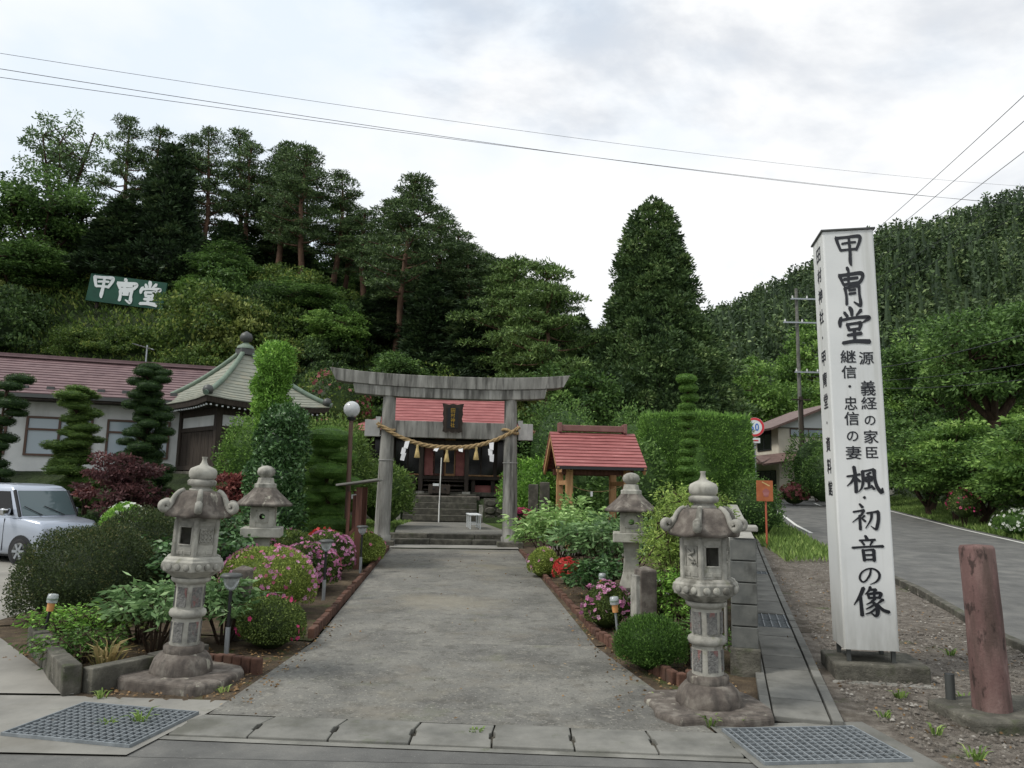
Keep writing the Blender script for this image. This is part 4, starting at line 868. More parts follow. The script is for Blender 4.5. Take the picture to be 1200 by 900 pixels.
def stone_post(label, x, y, h, w_, rz):
    t = thing('stone_post', label, 'post', (x, y, gz(x, y) - 0.02), rz, 'short stone posts beside the path')
    MB().box((0, 0, h / 2), (w_, w_, h)).build('shaft', 'granite_dark', t, bevel=0.008)
    c = MB(); c.lathe([(w_ * .70, h - .002), (w_ * .66, h + 0.015), (0.01, h + 0.05)], 4, rot=math.pi / 4, smooth=False); c.build('pointed_cap', 'granite_dark', t, bevel=0.005)
    return t
stone_post('short square stone post with pointed top beside the black lamp', -2.80, 8.05, 0.71, 0.185, R_(8))
stone_post('short square stone post with pointed top beside the pink azalea', 1.47, 8.15, 0.78, 0.185, R_(14))
MB().box((1.36, 8.12, 0.42), (0.055, 0.15, 0.70), R_(14)).build('stone_marker', 'granite', None, bevel=0.006)
tag(bpy.data.objects['stone_marker'], 'thin pale stone slat standing against the right stone post', 'post')

# ================================================================== stone block wall beside the drain
wl = thing('block_wall', 'low wall of grey stone blocks with pale coping beside the road', 'wall', (2.10, 7.20, 0.0), -math.atan2(DX, DY))
# local frame: +Y runs along the wall, +X to the road
blk = [MB().box((0, 0, 0), (0.185, ln - 0.012, 0.182)).mesh('block') for ln in (0.60, 0.30)]
wz = lambda s_: 0.012 * s_
MB().box((0.12, 0.02, 0.09), (0.27, 0.40, 0.34)).build('footing', 'old_stone', wl, bevel=0.015)
for c in range(5):
    MB().box((0.12, 0.0, 0.35 + c * 0.196), (0.235, 0.30, 0.188)).build('end_block', 'wall_block', wl, bevel=0.008)
MB().box((0.12, -0.02, 1.33), (0.27, 0.36, 0.05)).build('coping', 'cap_stone', wl, bevel=0.012)
for c in range(5):
    s_ = 0.16; i = 0
    while s_ < 19:
        ln = 0.30 if (i == 0 and c % 2) else 0.60
        obj('block', blk[1 if ln < .5 else 0], 'wall_block', wl, bevel=0.008, loc=(0.12 + random.uniform(-.004, .004), s_ + ln / 2, wz(s_) + 0.16 + c * 0.196)); s_ += ln; i += 1
for i in range(19): MB().box((0.12, 0.66 + i, wz(0.66 + i) + 1.165), (0.26, 0.992, 0.07), 0, math.atan2(wz(1.16 + i) - wz(.16 + i), 1)).build('coping', 'cap_stone', wl, bevel=0.01)
pp = thing('drain_pipe', 'thin pale pipe running up the left edge of the wall end', 'pipe', (2.03, 7.12, 0.02))
MB().tube([(0, 0, 0.2), (0, 0, 1.1)], 0.016, 8).build('tube', 'apron_concrete', pp); MB().tube([(0, 0, 0.9), (0, 0, 0.94)], 0.022, 8).build('bracket', 'dark_metal', pp)

# planter edging of old stone at the left corner of the bed, brick edging along the path
ed = thing('planter_edging', 'old stone kerb edging the flower bed beside the parking lot', 'edging', (0, 0, 0))
E0, E1, E2 = (-3.36, 6.02), (-4.62, 7.55), (-2.55, 7.38)
def edge_blocks(parent, a, b, n, w_, h_, mat, z=0.0, name='edge_stone', taper=1.0, jz=.012):
    rz = math.atan2(b[1] - a[1], b[0] - a[0]); ln = math.hypot(b[0] - a[0], b[1] - a[1]) / n
    for i in range(n):
        t = (i + .5) / n; x, y = a[0] + (b[0] - a[0]) * t, a[1] + (b[1] - a[1]) * t
        MB().box((x, y, gz(x, y) + z + h_ / 2 - .03 + random.uniform(-jz, jz)), (ln - 0.012, w_, h_), rz + random.uniform(-.03, .03), random.uniform(-.04, .04), 0, taper).build(name, mat, parent, bevel=0.012)
edge_blocks(ed, E0, E1, 4, 0.13, 0.23, 'old_stone'); edge_blocks(ed, (-3.28, 6.08), (-2.75, 7.05), 2, 0.14, 0.20, 'old_stone')
be = thing('brick_edging', 'row of small dark bricks edging the left flower bed', 'edging')
edge_blocks(be, (-2.95, 7.02), (-2.12, 6.72), 9, 0.07, 0.15, 'brick_edge', name='brick')
edge_blocks(be, (-2.06, 8.1), (-2.74, 17.2), 62, 0.07, 0.12, 'brick_edge', name='brick')
be = thing('brick_edging', 'row of small dark bricks edging the right flower bed', 'edging')
edge_blocks(be, (1.46, 6.66), (1.02, 8.3), 13, 0.07, 0.13, 'brick_edge', name='brick'); edge_blocks(be, (1.46, 6.66), (1.82, 6.74), 4, 0.07, 0.13, 'brick_edge', name='brick')
edge_blocks(be, (1.02, 8.3), (0.28, 17.2), 60, 0.07, 0.10, 'brick_edge', name='brick')
# ================================================================== the tall white sign pillar
SG = thing('sign_pillar', 'tall white square pillar painted with large black brush characters', 'sign', (3.36, 7.22, 0.0), R_(-11)); SG.rotation_euler[1] = R_(-0.7)
MB().box((0.06, 0, 0.075), (0.80, 0.62, 0.17)).build('plinth', 'old_stone', SG, bevel=0.02)
MB().box((0.05, -0.05, -0.005), (0.86, 0.72, 0.04)).build('footing', 'apron_concrete', SG, bevel=0.008)
for sx in (-1, 1):
    for sy in (-1, 1): MB().box((sx * 0.19, sy * 0.19, 0.21), (0.035, 0.035, 0.16)).build('leg', 'dark_metal', SG)
B0, B1, HW = 0.27, 4.23, 0.235
body = MB(); body.lathe([(HW * math.sqrt(2), B0), (HW * math.sqrt(2), B1)], 4, rot=math.pi / 4, smooth=False); body = body.build('body', 'sign_white', SG, bevel=0.018, seg=3)
MB().box((0, 0, B1 + 0.012), (0.50, 0.50, 0.02)).build('cap', 'dark_metal', SG, bevel=0.004)
def put(ch, cx, top, w_, h_, big, face=0, wt=1.0):
    me = brush_glyph(ch, w_, h_, wt) if big else type_glyph(ch, w_, h_, 0.012)
    o = obj('character', me, 'ink' if face == 0 else 'ink_soft', body)
    if face == 0: o.location = (cx - w_ / 2, -HW - 0.0015, top - h_)
    else: o.rotation_euler[2] = R_(-90); o.location = (-HW - 0.0015, -(cx - w_ / 2), top - h_)
    return o
for ch, cx, top, w_, h_ in (('甲', 0.0, 4.17, .235, .30), ('冑', 0.005, 3.85, .225, .385), ('堂', 0.01, 3.455, .28, .36), ('楓', 0.02, 1.93, .31, .25), ('・', 0.012, 1.70, .12, .12), ('初', 0.02, 1.58, .25, .238), ('音', 0.018, 1.29, .27, .23), ('の', 0.016, 1.005, .19, .15), ('像', 0.016, .83, .295, .26)):
    put(ch, cx, top, w_, h_, True, 0, 1.32)
for i, (ch, top, w_, h_) in enumerate((('継', 3.04, .140, .125), ('信', 2.89, .134, .125), ('・', 2.70, .026, .026), ('忠', 2.59, .115, .13), ('信', 2.445, .131, .129), ('の', 2.26, .102, .096), ('妻', 2.12, .138, .126))):
    put(ch, -0.062, top, w_, h_, False)
for i, (ch, top, w_, h_) in enumerate((('源', 3.02, .132, .125), ('義', 2.74, .13, .145), ('経', 2.585, .14, .12), ('の', 2.405, .096, .09), ('家', 2.27, .128, .127), ('臣', 2.11, .104, .103))):
    put(ch, 0.100, top, w_, h_, False)
for i, ch in enumerate('田村神社・甲冑堂・資料館'):
    if ch == '・': put(ch, 0.02, 4.13 - i * 0.212 - .06, .028, .028, False, 1)
    else: put(ch, 0.02, 4.13 - i * 0.212, .17, .145, False, 1)

# red-painted post and grey pipe on the verge
rp = thing('wooden_post', 'weathered red-painted round post set in a concrete block', 'post', (3.68, 5.88, 0.0)); rp.rotation_euler[1] = R_(-2)
p = MB(); p.lathe([(0.134, 0.0), (0.129, 0.3), (0.125, 0.8), (0.121, 1.27), (0.110, 1.292), (0.02, 1.30)], 26, wob=lambda a, z: 1 + 0.02 * math.sin(3 * a + z * 4) + 0.01 * math.sin(7 * a - z * 9)); p.build('shaft', 'red_paint', rp)
fb = MB(); fb.prism([(-0.30, -0.30), (0.1, -0.33), (0.75, -0.32), (0.8, 0.32), (0.2, 0.42), (-0.34, 0.30)], -0.08, 0.085); fb.build('concrete_block', 'old_stone', rp, bevel=0.03, seg=3)
gp = thing('steel_pipe', 'short grey steel pipe stub behind the red post', 'pipe', (3.52, 6.15, 0.0))
MB().lathe([(0.036, -.05), (0.036, 0.27)], 16, cap=False).build('tube', 'dark_metal', gp); MB().lathe([(0.030, -.05), (0.030, 0.268)], 16, cap=True).build('bore', 'black_plastic', gp)

# round road sign beside the hedge, faded orange sign
rs_ = thing('road_sign', 'round red-rimmed speed limit sign on a thin grey pole', 'sign', (7.62, 23.2, gz(7.62, 23.2)), R_(-14))
MB().tube([(0, 0, -.1), (0, 0, 3.9 - gz(7.45, 23.2))], 0.03, 10).build('pole', 'steel', rs_)
def disc(r, y, n=40, z=0): return [(r * math.cos(2 * math.pi * i / n), y, z + r * math.sin(2 * math.pi * i / n)) for i in range(n)]
zc = 3.72 - gz(7.45, 23.2)
fc = MB(); fc.yprism([(a, zc + c) for a, b, c in disc(0.30, 0)], -0.05, -0.035); fc = fc.build('face', 'white_paint', rs_)
rg = MB(); k = 48; ou, inn = disc(0.295, -0.054, k, zc), disc(0.225, -0.054, k, zc); rg.add(ou + inn, [(i, k + i, k + (i + 1) % k, (i + 1) % k) for i in range(k)]); rg.build('rim', 'sign_red', fc)
for i, ch in enumerate('50'): c = obj('numeral', type_glyph(ch, 0.12, 0.24, 0.02), 'sign_blue', fc); c.location = (-0.14 + i * 0.155, -0.053, zc - .12)
MB().box((0.0, -0.042, zc - .42), (0.32, 0.012, 0.16)).build('supplementary_plate', 'white_paint', rs_, bevel=0.004); MB().box((0, -0.051, zc - .42), (0.22, 0.004, 0.04)).build('arrow_bar', 'sign_red', rs_)
og = thing('notice_sign', 'faded orange notice plate on a short orange pole', 'sign', (6.25, 18.4, gz(6.25, 18.4)), R_(-8), None, 1.4)
MB().tube([(0.02, 0, -.1), (0.02, 0, 0.84)], 0.017, 8).build('pole', 'orange_paint', og)
pl = MB().box((0, -0.03, 0.97), (0.28, 0.012, 0.36)).build('plate', 'orange_sign', og, bevel=0.004)
s_ = MB(); s_.add([(-.05, -.038, 1.12), (-.04, -.038, 1.135), (.09, -.038, 1.065), (.075, -.038, 1.05)], [(3, 2, 1, 0)]); s_.build('pale_scratch', 'straw_pale', pl)
s_ = MB(); s_.yprism([(.02 + .055 * math.cos(a) * (1 + .2 * math.sin(5 * a)), 0.94 + .075 * math.sin(a)) for a in np.linspace(0, 6.2, 18)], -.039, -.037); s_.build('faded_mark', 'roof_red', pl)

# green sign on the wooded hill
hs = thing('hill_sign', 'green board with three white characters among the hillside trees', 'sign', (-22.55, 42.0, 11.75), R_(0))
bd = MB().box((0, 0, 0.78), (4.5, 0.12, 1.62)); bd = bd.build('board', 'hill_sign_green', hs); bd.rotation_euler[1] = R_(6.3)
for i, ch in enumerate('甲冑堂'):
    o = obj('character', brush_glyph(ch, 1.14, (1.25, 1.35, 1.38)[i], 1.8, 0.02), 'white_paint', bd); o.location = (-2.0 + i * 1.40, -0.065, 0.20 - .08 * (i > 0))
for x in (-1.7, 0, 1.7): MB().box((x, 0.2, -1.3), (0.14, 0.14, 3.6)).build('post', 'wood_dark', hs)

# ================================================================== lamps, poles, antenna
gl = thing('globe_lamp', 'dark lamp post with round glass globe left of the torii', 'lamp', (-3.24, 15.0, gz(-3.24, 15.0)))
MB().tube([(0.02, 0, -.05), (0, 0, 2.78)], [0.055, 0.042], 12).build('pole', 'brown_metal', gl)
MB().lathe([(0.05, 2.76), (0.085, 2.79), (0.095, 2.83)], 20).build('fitting', 'black_metal', gl)
MB().lathe([(0.02, 2.83)] + [(0.165 * math.sin(a), 2.995 - 0.165 * math.cos(a)) for a in np.linspace(.25, 3.1, 18)], 28, cap=False).build('globe', 'glass_globe', gl)
MB().lathe([(0.025, 2.84), (0.03, 2.92), (0.045, 2.96), (0.04, 3.01), (0.01, 3.03)], 16).build('bulb', 'white_plastic', gl)
def stake_lamp(label, x, y, h, sc=1.0):
    t = thing('garden_lamp', label, 'lamp', (x, y, gz(x, y)), 0, 'black garden stake lamps', sc)
    MB().tube([(0, 0, -.05), (0, 0, h * .35)], 0.024, 10).build('stake', 'steel', t); MB().tube([(0, 0, h * .35), (0, 0, h - .12)], 0.017, 10).build('pole', 'black_metal', t)
    MB().lathe([(0.02, h - .13), (0.055, h - .10), (0.075, h - 0.03), (0.077, h)], 18, cap=False).build('glass', 'glass_lamp', t)
    MB().lathe([(0.10, h - .005), (0.105, h + .01), (0.085, h + .03), (0.04, h + .035)], 18).build('cap', 'dark_metal', t); return t
stake_lamp('black stake lamp with glass cup in front of the left azaleas', -2.66, 7.35, 0.72)
stake_lamp('black stake lamp between the pink azaleas further along the path', -2.50, 10.4, 0.78)
stake_lamp('small black stake lamp beside the roofed board', -2.56, 13.2, 0.78)
def solar(label, x, y, h, tilt, mat):
    t = thing('solar_light', label, 'lamp', (x, y, gz(x, y)), 0, 'little solar stake lights'); t.rotation_euler[1] = tilt
    MB().tube([(0, 0, -.05), (0, 0, h - .12)], 0.013, 8).build('stake', mat, t); MB().lathe([(0.03, h - .12), (0.034, h - .04)], 14).build('lens', 'amber', t)
    MB().lathe([(0.046, h - .04), (0.048, h), (0.044, h + .035), (0.02, h + .04)], 16).build('cap', 'glass_lamp', t); MB().lathe([(0.049, h - .012), (0.05, h + .0)], 16).build('green_band', 'copper_ridge', t)
solar('solar stake light tilted in the left corner bed', -4.40, 7.30, 0.50, R_(8), 'black_metal')
solar('solar stake light in front of the pink azalea right of the path', 1.16, 7.95, 0.48, R_(-6), 'steel')
solar('solar stake light beside the pale stone lantern', 1.25, 10.1, 0.44, 0, 'steel')
ax_ = thing('tv_antenna', 'thin television antenna standing behind the white building', 'antenna', (-14.5, 29.0, gz(-14.5, 29)))
MB().tube([(0, 0, 0), (0, 0, 7.0 - gz(-14.5, 29))], 0.03, 6).build('mast', 'steel', ax_)
a_ = MB(); zt = 6.85 - gz(-14.5, 29); a_.tube([(-.5, 0, zt + .18), (.25, 0, zt - .02)], .02, 5)
for i in range(6): a_.tube([(-.45 + .12 * i, -.3, zt + .16 - .03 * i), (-.45 + .12 * i, .3, zt + .16 - .03 * i)], .012, 4)
a_.build('aerial', 'steel', ax_)
up = thing('utility_pole', 'grey utility pole with crossarms behind the white sign', 'pole', (17.6, 45.0, gz(17.6, 45)))
gzp = gz(17.6, 45)
MB().tube([(0, 0, -.3), (0, 0, 14.4 - gzp)], [0.14, 0.09], 12).build('shaft', 'drain_concrete', up)
for z, x0, x1 in ((13.7, -.4, 1.6), (12.2, -.9, 1.4), (9.1, -.3, 1.2)):
    MB().box(((x0 + x1) / 2, -.16, z - gzp), (x1 - x0, .09, .09)).build('crossarm', 'steel', up)
    for i in range(3): MB().lathe([(.04, 0), (.06, .06), (.03, .1), (.05, .16)], 8, (x0 + .1 + i * (x1 - x0 - .2) / 2, -.16, z - gzp + .045)).build('insulator', 'white_plastic', up)
p2 = thing('utility_pole', 'slim dark pole standing in front of the cream house', 'pole', (17.35, 44.2, gz(17.35, 44.2)))
MB().tube([(0, 0, -.3), (0, 0, 6.2)], [0.16, 0.12], 10).build('shaft', 'wood_dark', p2); MB().box((.0, -.1, 6.0), (1.1, .08, .08)).build('crossarm', 'wood_dark', p2)
def cable(label, a, b, sag, r):
    a, b = np.array(a, float), np.array(b, float); t = thing('overhead_wire', label, 'wire', tuple(a))
    MB().tube([tuple((b - a) * u + np.array([0, 0, -4 * sag * u * (1 - u)])) for u in np.linspace(0, 1, 25)], r, 5).build('strand', 'wire', t)
cable('uppermost thin wire crossing the sky from upper left', (-18.2, 22, 15.3), (43.5, 55, 25.65), 0.7, 0.008)
cable('middle wire crossing the sky from upper left', (-18.13, 22, 14.77), (43.4, 55, 24.19), 0.7, 0.011)
cable('lowest wire crossing the sky from upper left', (-18.1, 22, 14.45), (43.4, 55, 24.0), 0.4, 0.010)
for i, (x0, z0, x1, z1) in enumerate(((17.3, 13.85, 10.18, 9.81), (18.0, 13.85, 10.25, 9.35), (18.8, 13.85, 10.3, 8.75), (17.6, 12.35, 10.6, 7.95), (18.6, 12.35, 10.9, 7.6))):
    cable('wire from the utility pole rising to the right edge, %s' % ('first of five', 'second of five', 'third of five', 'fourth of five', 'fifth of five')[i], (x0, 44.84, z0), (x1, 13, z1 + .25 * (i > 2)), 0.25, 0.008)
for i, (x1, z1) in enumerate(((12.2, 5.55), (12.2, 4.75), (12.3, 4.35))):
    cable('cable in front of the right trees, %s' % ('highest of three', 'middle of three', 'lowest of three')[i], (17.9, 44.84, 9.2 - .25 * i), (x1, 15, z1), 0.5, 0.012 if i == 0 else 0.008)
# ================================================================== buildings
def course(parent, h0, h1, a, b, th=0.035, mat='roof_red', lip=0.02, name='roof_course', x_c=0.0):
    """one strip of roofing from (y, z) = a (lower) to b (upper), half lengths h0 / h1 along x"""
    (y0, z0), (y1, z1) = a, b; d = math.hypot(y1 - y0, z1 - z0); ny, nz = -(z1 - z0) / d, abs(y1 - y0) / d
    sgn = 1 if y1 > y0 else -1; ny = -abs(z1 - z0) / d * sgn
    P = lambda hx, y, z, o: (x_c + hx, y + ny * o, z + nz * o)
    v_ = [P(-h0, y0, z0, lip), P(h0, y0, z0, lip), P(h1, y1, z1, 0.0), P(-h1, y1, z1, 0.0), P(-h0, y0, z0, lip + th), P(h0, y0, z0, lip + th), P(h1, y1, z1, th), P(-h1, y1, z1, th)]
    f_ = [(3, 2, 1, 0), (4, 5, 6, 7), (0, 1, 5, 4), (1, 2, 6, 5), (2, 3, 7, 6), (3, 0, 4, 7)]
    if sgn < 0: f_ = [tuple(reversed(q)) for q in f_]
    m = MB(); m.add(v_, f_); return m.build(name, mat, parent)
def gable_roof(parent, half, eave, ridge, n, mat, under='wood_dark', bow=0.0):
    """symmetric gable about y = ridge[0]; eave, ridge = (y, z)"""
    for side in (0, 1):
        for i in range(n):
            def pt(t):
                y = eave[0] + (ridge[0] - eave[0]) * t; z = eave[1] + (ridge[1] - eave[1]) * t - bow * math.sin(math.pi * t)
                return (y if side == 0 else 2 * ridge[0] - y, z)
            course(parent, half, half, pt(i / n), pt(min(1, (i + 1.12) / n)), mat=mat)

SHZ = 1.36
sh = thing('shrine_hall', 'dark timber shrine hall with red roof seen through the torii', 'shrine', (-2.45, 27.6, SHZ), R_(4.3))
MB().box((0, 2.9, 0.06), (6.4, 5.2, 0.16)).build('base', 'old_stone', sh, bevel=0.02)
MB().box((0, 0.05, 0.02), (2.4, 0.9, 0.10)).build('porch_base', 'old_stone', sh, bevel=0.02)
fl = MB().box((0, 2.75, 0.66), (6.0, 4.4, 0.12)).build('floor', 'wood_dark', sh, bevel=0.01)
for i in range(8):
    x = -2.6 + i * 5.2 / 7
    if abs(x) > 0.9: MB().box((x, 0.72, 0.37), (0.14, 0.14, 0.46)).build('floor_post', 'wood_dark', sh)
for sg in (-1, 1): MB().box((sg * 1.9, 0.95, 0.27), (1.7, 0.06, 0.26)).build('skirting_wall', 'pink_wall', sh)
for i in range(3): MB().box((0, 0.40 - i * 0.0 + i * 0.16, 0.20 + i * 0.17), (1.5, 0.26, 0.06)).build('wooden_step', 'wood_dark', sh, bevel=0.008)
MB().box((0, 4.7, 1.5), (5.6, 0.1, 1.7)).build('rear_wall', 'wood_dark', sh)
for sg in (-1, 1): MB().box((sg * 2.75, 2.9, 1.5), (0.1, 3.6, 1.7)).build('side_wall', 'wood_dark', sh)
for x in (-2.75, -1.95, -0.84, 0.84, 1.95, 2.75): MB().box((x, 1.02, 1.50), (0.15, 0.15, 1.62)).build('column', 'wood_dark', sh)
for x in (-0.84, 0.84): MB().box((x, -0.05, 1.02), (0.15, 0.15, 1.95)).build('porch_column', 'wood_dark', sh); MB().box((x, -0.05, 0.10), (0.30, 0.30, 0.10)).build('column_foot', 'granite', sh, bevel=0.01)
MB().box((0, 1.02, 2.28), (5.7, 0.18, 0.2)).build('wall_beam', 'wood_dark', sh); MB().box((0, -0.05, 1.93), (2.3, 0.16, 0.18)).build('porch_beam', 'wood_dark', sh)
for x in (-0.60, 0.60):
    MB().box((x, 1.05, 1.30), (0.34, 0.05, 1.1)).build('door_panel', 'pink_wall', sh)
for x in (-0.21, 0.21):
    d = MB(); d.box((x, 1.04, 0.78), (0.40, 0.05, 0.08)); d.box((x, 1.04, 2.12), (0.40, 0.05, 0.06)); d.box((x - .18, 1.04, 1.45), (0.04, 0.05, 1.3)); d.box((x + .18, 1.04, 1.45), (0.04, 0.05, 1.3)); dd = d.build('sliding_door', 'wood_fresh' if x > 0 else 'wood_brown', sh)
    MB().box((x, 1.05, 1.45), (0.33, 0.015, 1.28)).build('pane', 'glass_dark', dd)
for xc, w_ in ((-1.40, .96), (1.40, .96), (-2.35, .66), (2.35, .66)):
    MB().box((xc, 1.06, 1.45), (w_, 0.02, 1.32)).build('window_pane', 'glass_dark', sh); MB().box((xc, 0.99, 0.77), (w_, 0.10, 0.05)).build('window_sill', 'wood_fresh', sh); MB().box((xc, 1.03, 1.45), (0.05, 0.06, 1.3)).build('window_bar', 'wood_dark', sh)
# lower hipped skirt, upper gable
for i in range(6): course(sh, 3.75 - 0.24 * i, 3.75 - 0.24 * (i + 1.1), (-0.75 + i * 0.29, 2.22 + i * 0.115), (-0.75 + (i + 1.1) * 0.29, 2.22 + (i + 1.1) * 0.115))
for i in range(6): course(sh, 3.75 - 0.24 * i, 3.75 - 0.24 * (i + 1.1), (6.4 - i * 0.29, 2.22 + i * 0.115), (6.4 - (i + 1.1) * 0.29, 2.22 + (i + 1.1) * 0.115))
for sg in (-1, 1):
    h = MB(); h.add([(sg * 3.75, -0.75, 2.24), (sg * 3.75, 6.4, 2.24), (sg * 2.3, 4.7, 2.95), (sg * 2.3, 0.95, 2.95)], [(0, 1, 2, 3)]); o = h.build('hip_slope', 'roof_red', sh); q = o.modifiers.new('t', 'SOLIDIFY'); q.thickness = 0.04
    g = MB(); g.add([(sg * 2.18, 0.9, 2.9), (sg * 2.18, 4.75, 2.9), (sg * 2.18, 2.83, 4.28)], [(0, 1, 2)]); o = g.build('gable_wall', 'wood_dark', sh); q = o.modifiers.new('t', 'SOLIDIFY'); q.thickness = 0.05
    bg_ = MB(); bg_.add([(sg * 2.36, 0.72, 2.82), (sg * 2.36, 0.74, 2.98), (sg * 2.36, 2.83, 4.42), (sg * 2.36, 2.83, 4.26)], [(0, 1, 2, 3)]); o = bg_.build('bargeboard', 'wood_dark', sh); q = o.modifiers.new('t', 'SOLIDIFY'); q.thickness = 0.05
gable_roof(sh, 2.34, (0.74, 2.80), (2.83, 4.34), 12, 'roof_red')
MB().box((0, 2.83, 4.40), (4.7, 0.34, 0.18)).build('ridge', 'roof_redbrown', sh, bevel=0.03)
MB().box((0, -0.78, 2.20), (7.5, 0.05, 0.10)).build('eave_board', 'wood_dark', sh)
rafter = MB().box((0, 0, 0), (0.035, 0.30, 0.035)).mesh('rafter_end')
for i in range(48): obj('rafter_end', rafter, 'white_paint', sh, loc=(-2.4 + i * 4.8 / 47, -0.66, 2.10))
ob = thing('offertory_box', 'dark wooden slatted offering box at the shrine door', 'box', (-2.55, 27.15, SHZ + 0.07), R_(4.3))
MB().box((0, 0, 0.17), (0.78, 0.42, 0.30)).build('body', 'wood_dark', ob, bevel=0.01)
for sg in (-1, 1): MB().box((sg * 0.3, 0, 0.02), (0.10, 0.44, 0.06)).build('foot', 'wood_dark', ob)
for i in range(7): MB().box((-0.33 + i * 0.11, 0, 0.335), (0.04, 0.38, 0.03)).build('slat', 'wood_dark', ob)
for sg in (-1, 1): MB().lathe([(0.04, 0), (0.03, .015)], 12, (0, 0, 0)).build('crest', 'black_metal', ob, loc=(sg * .2, -.215, .18)).rotation_euler[0] = R_(90)

stt = thing('stone_staircase', 'flight of four mossy stone steps below the shrine', 'stairs', (-2.30, 25.0, 0.55), R_(4.3))
for i in range(4):
    for j in range(2): MB().box((-0.62 + j * 1.24, 0.17 + i * 0.32, 0.09 + i * 0.20), (1.232, 0.40, 0.205)).build('step_stone', 'old_stone', stt, bevel=0.015)
MB().box((0, 1.75, 0.74), (2.7, 0.9, 0.14)).build('landing', 'granite_dark', stt, bevel=0.015)
for sg, lb in ((-1, 'left'), (1, 'right')):
    sp = thing('stair_post', 'small pale stone post at the %s foot of the shrine steps' % lb, 'post', (-2.30 + sg * 1.36, 24.95 + sg * .1, 0.54), R_(4.3), 'posts at the shrine steps')
    MB().box((0, 0, 0.26), (0.13, 0.13, 0.54)).build('shaft', 'granite', sp, bevel=0.01); MB().box((0, 0, .545), (.15, .15, .03)).build('cap', 'granite', sp, bevel=.006)
    rw = thing('retaining_wall', 'dark rough stone retaining wall %s of the shrine steps' % lb, 'wall', (-2.30 + sg * 1.45, 25.3 + sg * .11, 0.54), R_(4.3))
    MB().box((sg * 1.7, 0.35, 0.37), (3.4, 0.3, 0.82)).build('backing', 'old_stone', rw)
    for r in range(3):
        x = 0.0
        while x < 3.3:
            wd = random.uniform(0.26, 0.44); m = MB(); k = 7
            poly = [(sg * (x + wd / 2) + wd * .48 * math.cos(a) * random.uniform(.9, 1.05), 0.12 + r * 0.25 + 0.122 * math.sin(a) * random.uniform(.9, 1.1)) for a in np.linspace(0, 2 * math.pi, k, endpoint=False)]
            m.yprism(poly, 0.13 + random.uniform(-.04, .02), 0.30); m.build('stone', 'old_stone', rw, bevel=0.03); x += wd
wp = thing('white_pole', 'slim white pole with small label plate before the shrine steps', 'pole', (-2.31, 24.75, gz(-2.31, 24.75)))
MB().tube([(0, 0, -.1), (0, 0, 0.62)], 0.024, 10).build('socket', 'white_plastic', wp); MB().tube([(0, 0, .6), (0.02, 0, 2.12)], 0.017, 10).build('shaft', 'white_plastic', wp); MB().box((-.13, -.03, 1.23), (.20, .015, .08)).build('label_plate', 'white_paint', wp)
bn = thing('white_bench', 'low white bench beside the upper path', 'bench', (-1.02, 21.6, gz(-1.02, 21.6)), R_(8))
for i in range(3): MB().box((-.12 + i * .12, 0, .40), (.10, 1.3, .03)).build('slat', 'white_paint', bn, bevel=.006)
for sx in (-1, 1):
    for sy in (-1, 0, 1): MB().box((sx * .14, sy * .55, .20), (.035, .035, .40)).build('leg', 'white_paint', bn)
for sy in (-1, 1): MB().box((0, sy * .55, .15), (.26, .025, .03)).build('crossbar', 'white_paint', bn)

# hand-washing pavilion
te = thing('wash_pavilion', 'open timber pavilion with red roof right of the torii', 'pavilion', (1.88, 17.2, 0.27), R_(5))
for sx in (-1, 1):
    for sy in (-1, 1): MB().box((sx * 0.64, sy * 0.68, 0.98), (0.15, 0.15, 1.96)).build('post', 'wood_fresh', te, bevel=0.008); MB().box((sx * .64, sy * .68, .05), (.26, .26, .14)).build('post_foot', 'granite', te, bevel=.01)
    MB().box((sx * 0.64, 0, 1.86), (0.10, 1.75, 0.14)).build('side_beam', 'wood_fresh', te); MB().box((sx * 0.64, 0, 1.55), (0.07, 1.5, 0.10)).build('tie_beam', 'wood_fresh', te)
    MB().box((sx * 0.64, 0, 2.25), (0.10, 0.10, 0.7)).build('king_post', 'wood_fresh', te)
for sy in (-1, 1): MB().box((0, sy * 0.68, 1.80), (1.6, 0.10, 0.14)).build('cross_beam', 'wood_brown', te)
MB().box((0, 0, 2.62), (1.8, 0.12, 0.14)).build('ridge_beam', 'wood_brown', te)
gable_roof(te, 0.99, (-1.10, 1.86), (0, 2.68), 11, 'roof_red')
for i in range(16):
    for sg in (-1, 1): MB().box((-0.90 + i * 0.12, sg * 0.56, 2.20), (0.04, 1.22, 0.05), 0, sg * -math.atan2(.82, 1.10)).build('rafter', 'wood_brown', te)
for sx in (-1, 1):
    for sg in (-1, 1): MB().box((sx * 0.95, sg * .55, 2.21), (.05, 1.36, .15), 0, sg * -math.atan2(.82, 1.10)).build('bargeboard', 'wood_fresh', te)
MB().box((0, 0, 2.80), (1.50, 0.20, 0.14)).build('ridge', 'roof_redbrown', te, bevel=0.015)
for sx in (-1, 1): MB().box((sx * 0.76, 0, 2.81), (0.08, 0.26, 0.22)).build('ridge_end', 'roof_redbrown', te, bevel=0.015)
for sy in (-1, 1): MB().box((0, sy * 1.11, 1.86), (2.0, 0.03, 0.06)).build('eave_board', 'black_metal', te)
ba = thing('water_basin', 'pale stone water basin under the red-roofed pavilion', 'basin', (1.92, 17.1, 0.27), R_(5))
MB().box((0, 0, .16), (1.1, .7, .34)).build('plinth', 'old_stone', ba, bevel=.02)
for d, c in (((1.2, .1, .36), (0, -.35, .5)), ((1.2, .1, .36), (0, .35, .5)), ((.1, .6, .36), (-.55, 0, .5)), ((.1, .6, .36), (.55, 0, .5)), ((1.0, .6, .08), (0, 0, .36))): MB().box(c, d).build('trough_side', 'granite_pale', ba, bevel=.012)
